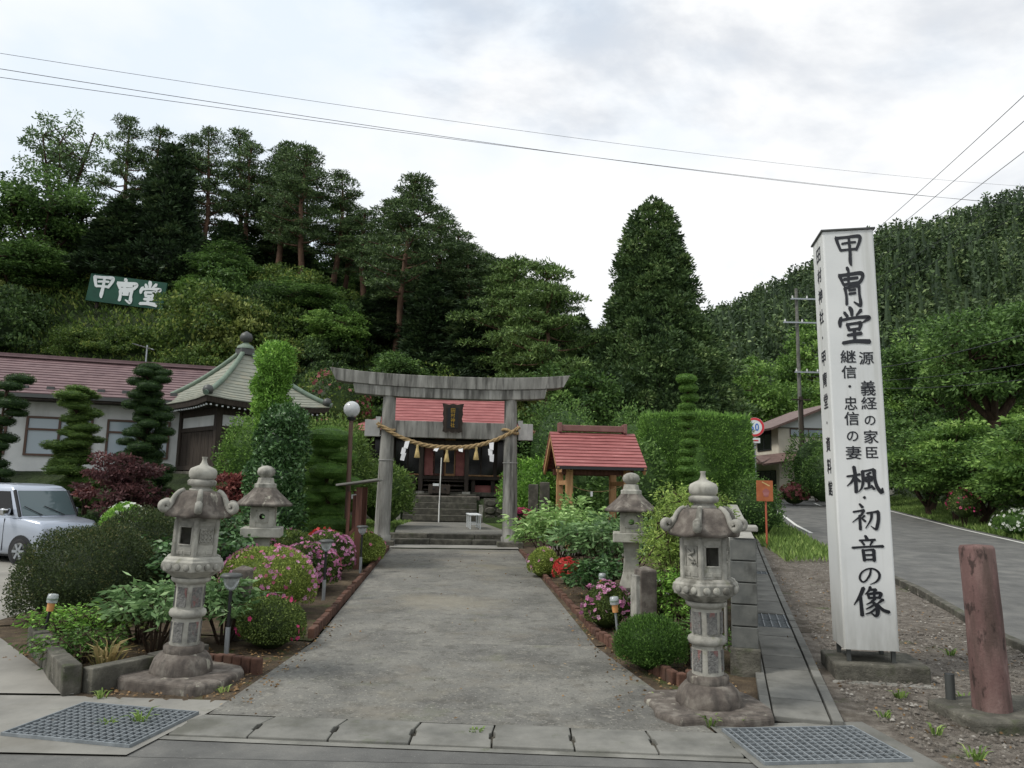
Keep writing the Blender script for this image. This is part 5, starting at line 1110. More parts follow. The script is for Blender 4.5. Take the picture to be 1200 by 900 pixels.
rc = thing('cord', 'thin cord with paper strip strung across the pavilion', 'cord', (1.90, 16.52, 0.27), R_(5))
MB().tube([(-.62 + 1.24 * u, 0, 1.52 - .16 * 4 * u * (1 - u)) for u in np.linspace(0, 1, 13)], .009, 5).build('strand', 'rope_straw', rc); MB().box((-.1, -.01, 1.31), (.05, .004, .11)).build('paper_strip', 'paper', rc)

tb = thing('stone_tablet', 'dark upright stone slab between torii and pavilion', 'monument', (0.80, 20.2, gz(0.8, 20.2)), R_(-4))
for i, (x, h) in enumerate(((-.16, 1.28), (.14, 1.34))): MB().box((x, 0, h / 2), (.27, .2, h)).build('slab', 'old_stone', tb, bevel=.02)

bdz = gz(-2.85, 14.2)
nb = thing('roofed_board', 'narrow brown wooden notice rack with pale sheet roof', 'notice rack', (-2.85, 14.2, bdz), R_(6))
for y in (-.55, .55):
    MB().box((0.06, y, .70), (.10, .10, 1.5)).build('post', 'wood_brown', nb); MB().box((-.36, y, .30), (.06, .07, 1.15), 0, 0, R_(42)).build('brace', 'wood_brown', nb); MB().box((-.12, y, .92), (.06, .06, .9)).build('upright', 'wood_brown', nb)
MB().box((-.03, 0, 1.0), (.05, 1.05, .60)).build('board', 'wood_brown', nb); MB().box((-.07, 0, 1.28), (.03, 1.02, .08)).build('white_strip', 'white_paint', nb)
MB().box((0.02, 0, 1.54), (.74, 1.5, .035), 0, R_(0), R_(-9)).build('roof', 'apron_concrete', nb, bevel=.006)

# six-metre pyramid-roofed hall on the left
thz = 2.05
tp = thing('pyramid_hall', 'dark timber hall with pale green pyramid roof and finial', 'temple hall', (-9.5, 26.0, thz), 0)
near = math.atan2(-3.11, 0.02); RD = 3.15
def prof(t): return RD * (1 - t) + 0.06 * t, (2.20 + 2.02 * (t * 0.62 + 0.38 * t * t))
for s_ in range(4):
    a0, a1 = near + s_ * math.pi / 2, near + (s_ + 1) * math.pi / 2
    for i in range(15):
        t0, t1 = i / 15, min(1, (i + 1.12) / 15); (r0, z0), (r1, z1) = prof(t0), prof(t1); m = MB(); n = 6; lo, hi = [], []
        for k in range(n + 1):
            u = k / n; cor = abs(u - .5) * 2; lift = 0.10 * cor ** 3 * (1 - t0) ** 2
            pA = ((math.cos(a0) * (1 - u) + math.cos(a1) * u), (math.sin(a0) * (1 - u) + math.sin(a1) * u))
            lo.append((pA[0] * r0, pA[1] * r0, z0 + lift + .03)); hi.append((pA[0] * r1, pA[1] * r1, z1 + lift))
        m.add(lo + hi, [(k, k + 1, n + 2 + k, n + 1 + k) for k in range(n)]); m.add([(x, y, z - .035) for x, y, z in lo] + lo, [(k, k + 1, n + 2 + k, n + 1 + k) for k in range(n)]); m.build('roof_course', 'roof_copper', tp)
    e = MB(); n = 6; P = []
    for k in range(n + 1):
        u = k / n; cor = abs(u - .5) * 2; P.append((math.cos(a0) * (1 - u) + math.cos(a1) * u, math.sin(a0) * (1 - u) + math.sin(a1) * u, .10 * cor ** 3))
    e.add([(x * 3.12, y * 3.12, 2.20 + z) for x, y, z in P] + [(x * 3.05, y * 3.05, 2.02 + z) for x, y, z in P] + [(x * 1.9, y * 1.9, 2.02) for x, y, z in P], [(k, k + 1, n + 2 + k, n + 1 + k) for k in range(n)] + [(n + 1 + k, n + 2 + k, 2 * n + 3 + k, 2 * n + 2 + k) for k in range(n)]); e.build('eave', 'wood_dark', tp)
    for k in range(22):
        u = (k + .5) / 22; cor = abs(u - .5) * 2; x, y = math.cos(a0) * (1 - u) + math.cos(a1) * u, math.sin(a0) * (1 - u) + math.sin(a1) * u
        if s_ in (0, 3): MB().box((x * 2.93, y * 2.93, 1.97 + .08 * cor ** 3), (.05, .05, .05)).build('rafter_end', 'white_paint', tp)
    cr_ = MB(); pts = []
    for t in np.linspace(0, .97, 12): r, z = prof(t); pts.append((math.cos(a0) * (r + .03), math.sin(a0) * (r + .03), z + .10 * (1 - t) ** 2 + .07))
    cr_.tube(pts, .085, 8); co_ = cr_.build('corner_ridge', 'copper_ridge', tp)
    MB().lathe([(.02, -.1), (.14, -.05), (.17, .06), (.12, .18), (.02, .22)], 12, (math.cos(a0) * 3.0, math.sin(a0) * 3.0, 2.42)).build('ridge_knob', 'dark_metal', co_)
# walls: rotate a square whose corner matches the roof corner
ww = 2.0
for s_ in range(4):
    a0, a1 = near + s_ * math.pi / 2, near + (s_ + 1) * math.pi / 2; p0, p1 = (math.cos(a0) * ww, math.sin(a0) * ww), (math.cos(a1) * ww, math.sin(a1) * ww); am = (a0 + a1) / 2; rz = am + math.pi / 2; cx, cy = (p0[0] + p1[0]) / 2, (p0[1] + p1[1]) / 2; ln = math.hypot(p1[0] - p0[0], p1[1] - p0[1])
    MB().box((p0[0], p0[1], .98), (.2, .2, 2.1), rz).build('corner_post', 'wood_dark', tp)
    MB().box((cx, cy, 1.62), (ln - .2, .06, .36), rz).build('plaster_panel', 'plaster_white', tp); MB().box((cx, cy, 1.37), (ln, .14, .14), rz).build('tie_beam', 'wood_dark', tp); MB().box((cx, cy, 1.92), (ln, .16, .24), rz).build('head_beam', 'wood_dark', tp)
    for k in range(10):
        u = (k + .5) / 10; MB().box((p0[0] + (p1[0] - p0[0]) * u, p0[1] + (p1[1] - p0[1]) * u, .72), (ln / 10 - .015, .05, 1.26), rz).build('plank', 'wood_dark', tp)
    MB().box((cx, cy, .08), (ln, .18, .16), rz).build('sill_beam', 'wood_dark', tp)
MB().box((0, 0, -.35), (3.4, 3.4, .62), near + math.pi / 4).build('podium', 'old_stone', tp, bevel=.03)
MB().box((0, 0, 4.22), (.5, .5, .22), near + math.pi / 4).build('finial_box', 'dark_metal', tp)
MB().lathe([(.30, 4.33), (.28, 4.42), (.15, 4.50), (.08, 4.56)], 16).build('finial_bell', 'copper_ridge', tp); MB().lathe([(.06, 4.55), (.19, 4.62), (.23, 4.74), (.18, 4.87), (.02, 4.97)], 18).build('finial_ball', 'dark_metal', tp)

# long white building at the left edge
wbz = gz(-15, 25) - .1
A0, A1 = np.array([-21.0, 22.9]), np.array([-10.6, 26.3]); dv = A1 - A0; LNB = float(np.linalg.norm(dv))
wb = thing('white_building', 'long white plastered building with mauve metal roof', 'building', (float(A0[0]), float(A0[1]), wbz), math.atan2(dv[1], dv[0]))
EZ = 4.42 - wbz
MB().box((LNB / 2, 3.3, EZ / 2 - .05), (LNB, 6.4, EZ - .1)).build('wall', 'plaster_white', wb)
for side in (0, 1):
    for i in range(14):
        t0, t1 = i / 14, (i + 1.1) / 14; f_ = lambda t: ((-.75 + 4.2 * t) if side == 0 else (7.35 - 4.2 * t), EZ - .06 + 1.75 * t)
        course(wb, LNB / 2 + .4, LNB / 2 + .4, f_(t0), f_(t1), mat='roof_mauve', x_c=LNB / 2, lip=.03)
MB().box((LNB / 2, 3.3, EZ + 1.75), (LNB + .9, .34, .14)).build('ridge', 'roof_mauve', wb); MB().box((LNB / 2, -.80, EZ - .10), (LNB + .8, .12, .12)).build('gutter', 'dark_metal', wb); MB().box((LNB / 2, -.4, EZ - .2), (LNB + .6, .75, .05)).build('soffit', 'wood_dark', wb)
for k in range(9): MB().box((4.4 + k * .75, -.28, EZ + .22), (.22, .10, .12)).build('snow_guard', 'dark_metal', wb)
for x in (1.2, 3.7, 6.2, 8.6):
    wf = MB(); cz = EZ - 1.35; hw, hh = .95, .62
    for dx in (-hw, 0, hw): wf.box((x + dx, .06, cz), (.07, .08, 2 * hh))
    for dz in (-hh, .22, hh): wf.box((x, .06, cz + dz), (2 * hw + .07, .085, .07))
    wf = wf.build('window', 'brown_metal', wb)
    for dx in (-hw / 2, hw / 2):
        MB().box((x + dx, .085, cz - .2), (hw - .07, .02, .78)).build('pane', 'glass_window', wf); MB().box((x + dx, .085, cz + .42), (hw - .07, .02, .34)).build('pane', 'glass_window', wf)
# cream two-storey house by the road
hz_ = gz(17.4, 48) - .1
ho = thing('cream_house', 'cream two-storey house with red-brown roof beyond the hedge', 'house', (17.3, 48.0, hz_), R_(4))
e_ = 6.0 - hz_; MB().box((3.8, 2.9, e_ / 2), (7.6, 5.8, e_)).build('wall', 'house_siding', ho)
g = MB(); g.yprism([(0, e_), (7.6, e_), (3.8, e_ + 1.5)], 0.0, 5.8); g.build('gable_wall', 'white_paint', ho)
for sg in (0, 1):
    r = MB(); x0, x1 = (-.7, 3.85) if sg == 0 else (8.3, 3.75); z0 = e_ - .26; r.add([(x0, -.6, z0), (x0, 6.4, z0), (x1, 6.4, e_ + 1.58), (x1, -.6, e_ + 1.58)], [(0, 1, 2, 3)]); o = r.build('roof', 'roof_brown', ho); q = o.modifiers.new('t', 'SOLIDIFY'); q.thickness = .14
MB().box((3.8, -.03, e_ - .05), (7.6, .06, .05)).build('trim', 'dark_metal', ho)
r = MB(); r.add([(-1.6, -1.3, 2.2), (8, -1.3, 3.6), (8, .0, 4.0), (-1.6, .0, 2.75)], [(0, 1, 2, 3)]); o = r.build('lower_roof', 'roof_brown', ho); q = o.modifiers.new('t', 'SOLIDIFY'); q.thickness = .12
r = MB(); r.add([(-1.6, -1.3, 2.2), (-1.6, 6.4, 2.2), (0, 6.4, 2.75), (0, 0, 2.75)], [(0, 1, 2, 3)]); o = r.build('lower_roof', 'roof_brown', ho); q = o.modifiers.new('t', 'SOLIDIFY'); q.thickness = .12
def win(parent, c, w_, h_, axis_, n=2, fmat='black_metal', gmat='glass_dark'):
    m = MB(); x, y, z = c
    for i in range(n + 1):
        d = -w_ / 2 + w_ * i / n; m.box((x + (d if axis_ == 'x' else 0), y + (d if axis_ == 'y' else 0), z), (.06, .06, h_))
    for s_ in (-1, 1): m.box((x, y, z + s_ * h_ / 2), (w_ + .06 if axis_ == 'x' else .065, w_ + .06 if axis_ == 'y' else .065, .06))
    f = m.build('window', fmat, parent); MB().box((x, y, z), (w_ if axis_ == 'x' else .03, w_ if axis_ == 'y' else .03, h_)).build('pane', gmat, f)
win(ho, (-.02, 2.2, 3.9), 2.2, 1.3, 'y'); win(ho, (2.0, -.02, 4.3), 2.4, .5, 'x', 2, 'brown_metal', 'glass_window'); win(ho, (-.02, 2.6, 1.1), 4.2, 1.5, 'y', 5)
MB().box((1.5, -.03, 1.0), (1.0, .05, 2.0)).build('door', 'wood_dark', ho)

# ================================================================== parked car
car = thing('parked_car', 'silver boxy small wagon parked at the left edge', 'car', (-11.5, 17.7, -0.2), R_(-20))
def half_ring(x, pts): return [(x, -y, z) for y, z in pts] + [(x, y, z) for y, z in reversed(pts)]
st = []
for x, top, hw, low in ((1.71, .60, .60, .30), (1.70, .74, .665, .24), (1.67, .86, .695, .20), (1.58, .92, .72, .19), (1.10, .985, .735, .19), (.6, 1.02, .735, .19), (-.6, 1.03, .737, .19), (-1.5, 1.03, .735, .20), (-1.66, 1.02, .72, .24), (-1.70, .95, .68, .3)):
    st.append(half_ring(x, [(hw * .93, low), (hw * .985, low + .05), (hw * .99, low + .18), (hw, (low + top) / 2), (hw, top - .16), (hw * .985, top - .05), (hw * .955, top - .008), (hw * .84, top + .012)]))
MB().loft(st, smooth=True).build('body', 'car_paint', car)
def rr(x0, x1, hw, z, c):
    o = []
    for cx, cy, a0 in ((x1 - c, hw - c, 0), (x0 + c, hw - c, 90), (x0 + c, -hw + c, 180), (x1 - c, -hw + c, 270)):
        for k in range(5): a = R_(a0 + k * 22.5); o.append((cx + c * math.cos(a), cy + c * math.sin(a), z))
    return o
MB().loft([rr(-1.68, 1.02, .72, .99, .06), rr(-1.67, .86, .70, 1.28, .06), rr(-1.65, .68, .67, 1.60, .07), rr(-1.60, .58, .63, 1.69, .12), rr(-1.45, .40, .52, 1.735, .2), rr(-1.1, 0.1, .25, 1.75, .2)], smooth=True).build('cabin', 'car_paint', car)
def cab(z): return float(np.interp(z, (.99, 1.28, 1.60, 1.69), (1.02, .86, .68, .58))), float(np.interp(z, (.99, 1.28, 1.60, 1.69), (.72, .70, .67, .63)))
def glassquad(name, pts, mat): m = MB(); m.add(pts, [tuple(range(len(pts)))]); o = m.build(name, mat, car); q = o.modifiers.new('t', 'SOLIDIFY'); q.thickness = .012; q.offset = 0; return o
z0, z1 = 1.035, 1.585
f0, f1 = cab(z0)[0] + .012, cab(z1)[0] + .014; w0, w1 = cab(z0)[1] - .055, cab(z1)[1] - .065
m = MB(); grid = []
for j in range(5):
    t = j / 4; z = z0 + (z1 - z0) * t; xf = cab(z)[0] + .014; w_ = w0 + (w1 - w0) * t; grid.append([(xf - .006 * abs(u) ** 3, u * w_, z) for u in np.linspace(-1, 1, 9)])
m.add([p for r in grid for p in r], [(j * 9 + i, j * 9 + i + 1, (j + 1) * 9 + i + 1, (j + 1) * 9 + i) for j in range(4) for i in range(8)], True); m.build('windscreen', 'glass_screen', car)
for sg in (-1, 1):
    s0, s1 = cab(z0)[1] + .008, cab(1.57)[1] + .010; nm = 'side_window'
    for xa, xb, xc, xd in ((.80, -.18, -.18, .56), (-.26, -1.05, -1.05, -.26), (-1.13, -1.56, -1.54, -1.13)):
        glassquad(nm, [(xa, sg * s0, z0 + .02), (xb, sg * s0, z0 + .02), (xc, sg * s1, 1.57), (xd, sg * s1, 1.57)][::sg], 'glass_dark')
    MB().tube([(.99, sg * .712, 1.02), (.68, sg * .665, 1.59)], .035, 6).build('pillar', 'black_plastic', car)
    mr = MB(); mr.box((.70, sg * .85, 1.12), (.12, .20, .16)); mo_ = mr.build('mirror', 'chrome' if sg < 0 else 'car_paint', car, bevel=.04, seg=3); MB().box((.72, sg * .76, 1.06), (.05, .08, .04)).build('mirror_arm', 'black_plastic', mo_)
    hl = MB(); hl.lathe([(.002, .07), (.08, .06), (.13, .02), (.14, -.06)], 20); hl.v = [(1.62 + z * .9 - .14 * abs(y / .14) * (1 if y * sg > 0 else 0), sg * .545 + y * 1.15, .775 + x * .78) for x, y, z in hl.v]; hl.build('headlight', 'headlamp', car)
    for xw in (1.12, -1.15):
        wa = MB(); wa.lathe([(.335, -.02), (.335, .025)], 28); wa.v = [(xw + x, sg * (.722 + z), .29 + y) for x, y, z in wa.v]; wa.build('wheel_arch', 'black_plastic', car)
        ty = MB(); ty.lathe([(.19, -.08), (.27, -.085), (.275, 0), (.27, .06), (.19, .06)], 28); ty.v = [(xw + x, sg * (.70 + z), .275 + y) for x, y, z in ty.v]; wo = ty.build('wheel', 'tyre', car)
        rm = MB(); rm.lathe([(.02, .075), (.06, .07), (.10, .055), (.185, .068), (.19, .05)], 24, wob=None); rm.v = [(xw + x, sg * (.70 + z), .275 + y) for x, y, z in rm.v]; rmo = rm.build('rim', 'dark_metal', wo)
        for k_ in range(6): sp_k = MB(); sp_k.box((.10, 0, .068), (.16, .055, .02)); sp_k.v = [(xw + x * math.cos(k_ * 1.047) - y * math.sin(k_ * 1.047), sg * (.70 + z), .275 + x * math.sin(k_ * 1.047) + y * math.cos(k_ * 1.047)) for x, y, z in sp_k.v]; sp_k.build('spoke', 'steel', wo)
    for xh in (.02, -.42): MB().box((xh, sg * .745, .90), (.17, .03, .03)).build('door_handle', 'chrome', car, bevel=.01)
    for xl in (.55, -.22, -1.1): MB().box((xl, sg * .7345, .62), (.008, .012, .70)).build('door_seam', 'black_plastic', car)
MB().box((1.66, 0, .56), (.10, .98, .16)).build('grille', 'black_plastic', car, bevel=.03); MB().box((1.715, 0, .50), (.015, .33, .165)).build('number_plate', 'white_plastic', car); MB().box((1.62, 0, .80), (.10, .12, .06)).build('emblem', 'chrome', car, bevel=.02)
MB().box((1.66, 0, .30), (.10, 1.05, .12)).build('lower_grille', 'black_plastic', car, bevel=.02)
for y0, y1 in ((.35, -.10), (-.20, -.58)): MB().tube([(cab(1.04)[0] + .035, y0, 1.04), (cab(1.22)[0] + .03, y1, 1.24)], .010, 5).build('wiper', 'black_plastic', car)
MB().box((-.3, 0, .20), (2.9, 1.2, .12)).build('underbody', 'black_plastic', car)
# ================================================================== forest on the far mountain (one mass)
def mountain_forest(n):
    lv = Leaves(); pts = []
    while len(pts) < n:
        x, y = rng.uniform(-40, 325), rng.uniform(96, 320)
        if not (0.02 < x / y < 0.86): continue
        if y - 0.12 * (x - 60) > 268: continue
        pts.append((x, y))
    P = np.array(pts); Z = np.array([mtn(x, y) for x, y in pts]) - 0.5; h = rng.uniform(9, 14, n); r = h * rng.uniform(0.22, 0.31, n); k = 150
    u = rng.uniform(-0.12, 1, (n, k)); u = np.sign(u) * np.abs(u) ** 1.35; a = rng.uniform(0, 2 * math.pi, (n, k)); rad = r[:, None] * np.clip(1 - u, 0, 1) ** 0.6 * rng.uniform(0.7, 1.08, (n, k))
    C = np.stack([P[:, 0:1] + rad * np.cos(a), P[:, 1:2] + rad * np.sin(a), Z[:, None] + 1.0 + u * (h[:, None] - 1)], axis=2).reshape(-1, 3)
    A = np.stack([np.cos(a), np.sin(a), 0.5 + 0 * a], axis=2).reshape(-1, 3) + 0.5 * rng.normal(size=(n * k, 3))
    tone = np.repeat(rng.normal(0, 0.2, n), k)
    lv.add(C, A, 1.15, 0.62, np.clip(rng.uniform(0.05, 0.85, n * k) + tone, 0, 1))
    m = 6; ang = np.linspace(0, 2 * math.pi, m + 1)
    for j in range(m):
        q = np.zeros((n, 4, 3))
        for c, (aa, uu) in enumerate(((ang[j], 0.02), (ang[j + 1], 0.02), (ang[j + 1], 0.93), (ang[j], 0.93))):
            rr = r * 0.45 * (1 - uu) ** 0.7; q[:, c, 0] = P[:, 0] + rr * math.cos(aa); q[:, c, 1] = P[:, 1] + rr * math.sin(aa); q[:, c, 2] = Z + 0.5 + uu * h - (3.0 if uu < .1 else 0.0)
        lv.quads(q, np.full(n, 0.1))
    o = obj('mountain_forest', lv.mesh('mountain_forest', 'leaf_mountain'), None, kind='stuff')
    o['label'] = 'dense dark cedar forest covering the mountain slope'; o['category'] = 'forest'
mountain_forest(1900)

# ================================================================== trees on the left hill
PINES = [pine(s_, 12, sp, c0, n_limb=nl, pad=.74, nleaf=230, W=.065) for s_, sp, c0, nl in ((21, 2.0, .40, 26), (22, 1.8, .46, 24), (23, 2.4, .34, 34), (24, 1.7, .38, 26))]
def put_pine(label, x, y, ztop, r, var, dz=0.0, rz=0.0, mat=None):
    z = gz(x, y) - 0.05; h = ztop - z; sx = r / (2.0, 1.8, 2.4, 1.7)[var]
    return plant_tree('pine_tree', label, 'tree', PINES[var], 'pine_bark', x, y, (sx, sx, h / 12.2), rz, 'tall red pines on the hill')
put_pine('tall pine with dark flat top beside the airy tree, hilltop left', -26.5, 48, 26.85, 1.9, 0, rz=.3)
put_pine('pine with a wispy pointed top left of the dark cedar', -24.9, 49.5, 26.8, 1.7, 1, rz=1.2)
put_pine('pine directly right of the dark cedar on the hilltop', -20.85, 48, 25.85, 2.0, 0, rz=2.2)
put_pine('hilltop pine fourth from the left of the pine row', -19.25, 51, 26.4, 2.0, 1, rz=3.1)
put_pine('hilltop pine standing behind the middle of the pine row', -17.9, 53, 26.6, 1.9, 3, rz=4.0)
put_pine('slender pine left of the rightmost hilltop pine', -15.8, 48, 24.7, 1.9, 3, rz=5.2)
put_pine('rightmost hilltop pine with red trunk and open spreading top', -13.64, 46, 23.8, 2.5, 2, rz=.9)
put_pine('smaller pine left of the tall leaning pine behind the torii', -9.62, 46, 19.4, 1.9, 1, rz=2.6)
for i, (x, y, zt, r, v_, lb) in enumerate(((-23.4, 51, 27.0, 2.3, 2, 'pine behind the dark cedar tip'), (-20.6, 53, 28.4, 2.2, 0, 'tallest pine in the back of the hilltop row'), (-17.6, 54, 28.0, 2.2, 3, 'back row pine above the middle trunks'), (-15.2, 51, 25.9, 2.2, 2, 'dense pine left of the rightmost hilltop pine trunk'), (-12.0, 47.5, 22.9, 2.0, 1, 'pine at the right end of the hilltop row'), (-11.6, 49.5, 22.0, 1.9, 0, 'lower pine closing the right end of the hilltop row'), (-8.4, 49, 21.4, 2.0, 3, 'pine behind the left side of the tallest leaning pine'), (-3.9, 49.5, 19.4, 2.3, 1, 'back pine right of the tallest leaning pine'), (-2.2, 48.5, 17.6, 2.3, 3, 'back pine above the shrine roof'), (2.6, 40.5, 13.2, 2.0, 2, 'pine behind the broad lighter pine at the lintel end'))):
    put_pine(lb, x, y, zt, r, v_, rz=i * 1.3)
mp_ = pine(31, 12, 2.5, .34, n_limb=38, pad=.9, nleaf=330, lean=.55, W=.07)
plant_tree('pine_tree', 'tallest pine behind the torii with leaning reddish bare trunk', 'tree', mp_, 'pine_bark', -6.75, 42, (1, 1, (20.44 - gz(-6.75, 42)) / 12.2), .1, 'tall red pines on the hill')
put_pine('dense pine just right of the tallest leaning pine', -4.9, 46, 19.4, 2.6, 2, rz=1.9)
put_pine('dense pine sloping down behind the torii lintel centre', -3.2, 46, 17.5, 2.5, 2, rz=3.4)
put_pine('pine in the middle of the group above the shrine roof', -1.2, 44.5, 15.9, 2.4, 0, rz=4.4)
sp_ = [pine(s_, 9, 2.6, .22, 'leaf_pine_light', n_limb=40, pad=.9, nleaf=320, W=.065) for s_ in (41, 42)]
plant_tree('pine_tree', 'broad lighter pine above the right end of the torii lintel', 'tree', sp_[0], 'pine_bark', 1.75, 36.5, (1, 1, (13.3 - gz(1.75, 36.5)) / 9.1), .5, 'tall red pines on the hill')
plant_tree('pine_tree', 'broad lighter pine behind the torii plaque', 'tree', sp_[1], 'pine_bark', 0.0, 39.5, (1, 1, (14.4 - gz(0, 39.5)) / 9.1), 2.5, 'tall red pines on the hill')
CD = [cedar(51, 12, 2.6, 260, 80, 'leaf_cedar_dark', L=.34, W=.14), cedar(52, 12, 2.2, 240, 80, 'leaf_cedar_dark', L=.34, W=.14)]
plant_tree('cedar_tree', 'dark pointed cedar rising between the hilltop pines', 'tree', CD[0], 'bark', -22.4, 46, (1.1, 1.1, (23.8 - gz(-22.4, 46)) / 12), 0, 'dark cedars on the hill')
for i, (x, y, zt, s_, lb) in enumerate(((-24.8, 45.0, 19.5, 1.15, 'dark cedar behind the green hill sign'), (-18.6, 46.5, 18.5, 1.1, 'dark cedar below the middle of the pine row'), (-8.0, 43.5, 13.6, .95, 'dark cedar left of the leaning pine trunk'), (-4.6, 41.5, 14.0, 1.15, 'dark cedar right of the leaning pine trunk'), (-2.4, 40.5, 12.3, 1.0, 'dark cedar behind the left half of the shrine roof'), (3.4, 44.0, 11.0, .9, 'dark cedar behind the right torii pillar'), (-11.8, 46.5, 14.5, 1.0, 'dark cedar left of the gap between the pine groups'), (-15.6, 50.5, 19.0, 1.1, 'dark cedar between slender pines right of the hill'))):
    plant_tree('cedar_tree', lb, 'tree', CD[i % 2], 'bark', x, y, (s_, s_, (zt - gz(x, y)) / 12), i * 1.3, 'dark cedars on the hill')
plant_tree('conifer_tree', 'small pointed conifer left of the giant cedar', 'tree', CD[1], 'bark', 5.95, 62, (.75, .75, (15.3 - gz(5.95, 62)) / 12), 2)
plant_tree('conifer_tree', 'low dark conifer beside the giant cedar foot', 'tree', CD[0], 'bark', 4.0, 50, (.75, .75, (11.2 - gz(4, 50)) / 12), 1)
ai = broadleaf(61, 12, 3.3, 'leaf_airy', n_cl=75, nleaf=70, L=.24, W=.10, trunk=.42, cl=.75, full=.6, forks=6)
plant_tree('broadleaf_tree', 'airy pale-leaved tree with thin branches at top left', 'tree', ai, 'bark', -31.9, 50, (1, 1, (27.9 - gz(-31.9, 50)) / 12.2), 0)
BL = [broadleaf(62, 9, 3.6, 'leaf_broad', n_cl=110, nleaf=150, L=.26, W=.14, trunk=.22, cl=1.0), broadleaf(63, 8, 3.0, 'leaf_broad', n_cl=95, nleaf=150, L=.26, W=.14, trunk=.2, cl=.95), broadleaf(64, 7, 2.6, 'leaf_broad_light', n_cl=90, nleaf=150, L=.24, W=.13, trunk=.2, cl=.85)]
for i, (x, y, zt, s_, v_, lb) in enumerate(((-29.5, 45, 20.8, 1.05, 0, 'large dense green tree at the left edge of the hill'), (-34.0, 43, 19.5, 1.1, 1, 'green tree cut by the left picture edge'), (-29.2, 42.5, 15.5, .95, 1, 'green tree just left of the green hill sign'), (-33.5, 38.0, 13.0, 1.1, 0, 'lower leafy tree at the far left behind the white building'),
        (-17.6, 44.0, 16.0, .8, 1, 'leafy tree under the middle pines of the row'), (-12.6, 43.0, 13.6, .8, 0, 'leafy tree under the rightmost hilltop pine'), (-9.9, 41.0, 11.6, .75, 2, 'lighter leafy tree between the two pine groups'), (-6.0, 38.0, 8.6, .7, 1, 'leafy tree at the foot of the leaning pine'), (2.6, 33.5, 7.2, .8, 1, 'dark leafy tree right of the torii above the pavilion'), (-18.4, 42.5, 13.6, .6, 2, 'small leafy tree right of the green hill sign'))):
    h = (9, 8, 7)[v_]; plant_tree('broadleaf_tree', lb, 'tree', BL[v_], 'bark', x, y, (s_, s_, (zt - gz(x, y)) / h), i * 1.1, 'leafy trees on the hill')
for i in range(26):                                                    # dark understorey that closes the hilltop behind the pines
    x = -37 + 43 * (i + .5) / 26 + random.uniform(-.5, .5); y = 53.5 + random.uniform(-1.5, 2.5); v_ = random.choice((0, 1, 2)); zt = (20.0 if x < -12 else 21.5 - (x + 12) * .42) + random.uniform(-2, 1.5)
    if -12.5 < x < -9.8: zt -= 4
    if v_ == 2: plant_tree('cedar_tree', 'dark conifer filling the hilltop behind the pine row', 'tree', CD[i % 2], 'bark', x, y, (1.2, 1.2, (zt - gz(x, y)) / 12), i, 'dense trees behind the pine row')
    else: plant_tree('broadleaf_tree', 'dark leafy tree filling the hilltop behind the pine row', 'tree', BL[v_], 'bark', x, y, (.75, .75, (zt - gz(x, y)) / (9, 8)[v_]), i, 'dense trees behind the pine row')
def hill_bush(seed, leaf, r=1.5):
    lv = Leaves(); rs = np.random.default_rng(seed); core(lv, (0, 0, r * .35), (r * .55, r * .55, r * .45))
    for i in range(84):
        d = unit(rs.normal(size=(1, 3)))[0]; d[2] = d[2] if d[2] > -.55 else -d[2]; c = d * np.array([r * .85, r * .85, r * .75]) * rs.uniform(.55, 1.3) + np.array([0, 0, r * .35])
        blob(lv, c, (r * .3, r * .3, r * .17), 110, .15, .075, 1.0, .5, -.6, .1)
    m = MB()
    for i in range(4): a = i * 1.6; m.tube([(0, 0, -.8), (math.cos(a) * .3, math.sin(a) * .3, r * .4), (math.cos(a) * r * .5, math.sin(a) * r * .5, r * .8)], [.08, .05, .02], 5)
    return m.mesh('trunk'), lv.mesh('crown', leaf)
HB = [hill_bush(71, 'leaf_hill'), hill_bush(72, 'leaf_slope_gold'), hill_bush(73, 'leaf_broad_light'), hill_bush(74, 'leaf_slope_dark'), hill_bush(75, 'leaf_hill', 1.7), hill_bush(76, 'leaf_broad')]
k = 0
for row, (y0, n0) in enumerate(((33.4, 17), (35.0, 18), (36.8, 18), (38.8, 18), (40.8, 18), (42.8, 16), (45.0, 14))):
    for i in range(n0):
        x = -33 + 38 * (i + .5) / n0 + random.uniform(-.8, .8); y = y0 + random.uniform(-.6, .6) - .0
        if x > 4 or (-27.6 < x < -18.8 and 37.2 < y < 43.8) or (x > -9.5 and y > 40): continue
        s_ = random.uniform(1.0, 1.5); v_ = random.choice((0, 1, 1, 2, 3, 3, 4, 5)); 
        plant_tree('hillside_bush', 'rounded leafy bush covering the slope below the hilltop trees', 'bush', HB[v_], 'bark', x, y, (s_, s_, s_ * random.uniform(.9, 1.25)), random.uniform(0, 6), 'bushes on the wooded slope', gz(x, y) - .5); k += 1
for x, lb in ((-24.2, 'left'), (-22.2, 'middle'), (-20.6, 'right')):
    plant_tree('hillside_bush', 'low bush in front of the %s part of the green hill sign' % lb, 'bush', HB[0], 'bark', x, 40.2, (.8, .8, .8), x, 'bushes below the hill sign', gz(x, 40.2) - .5)
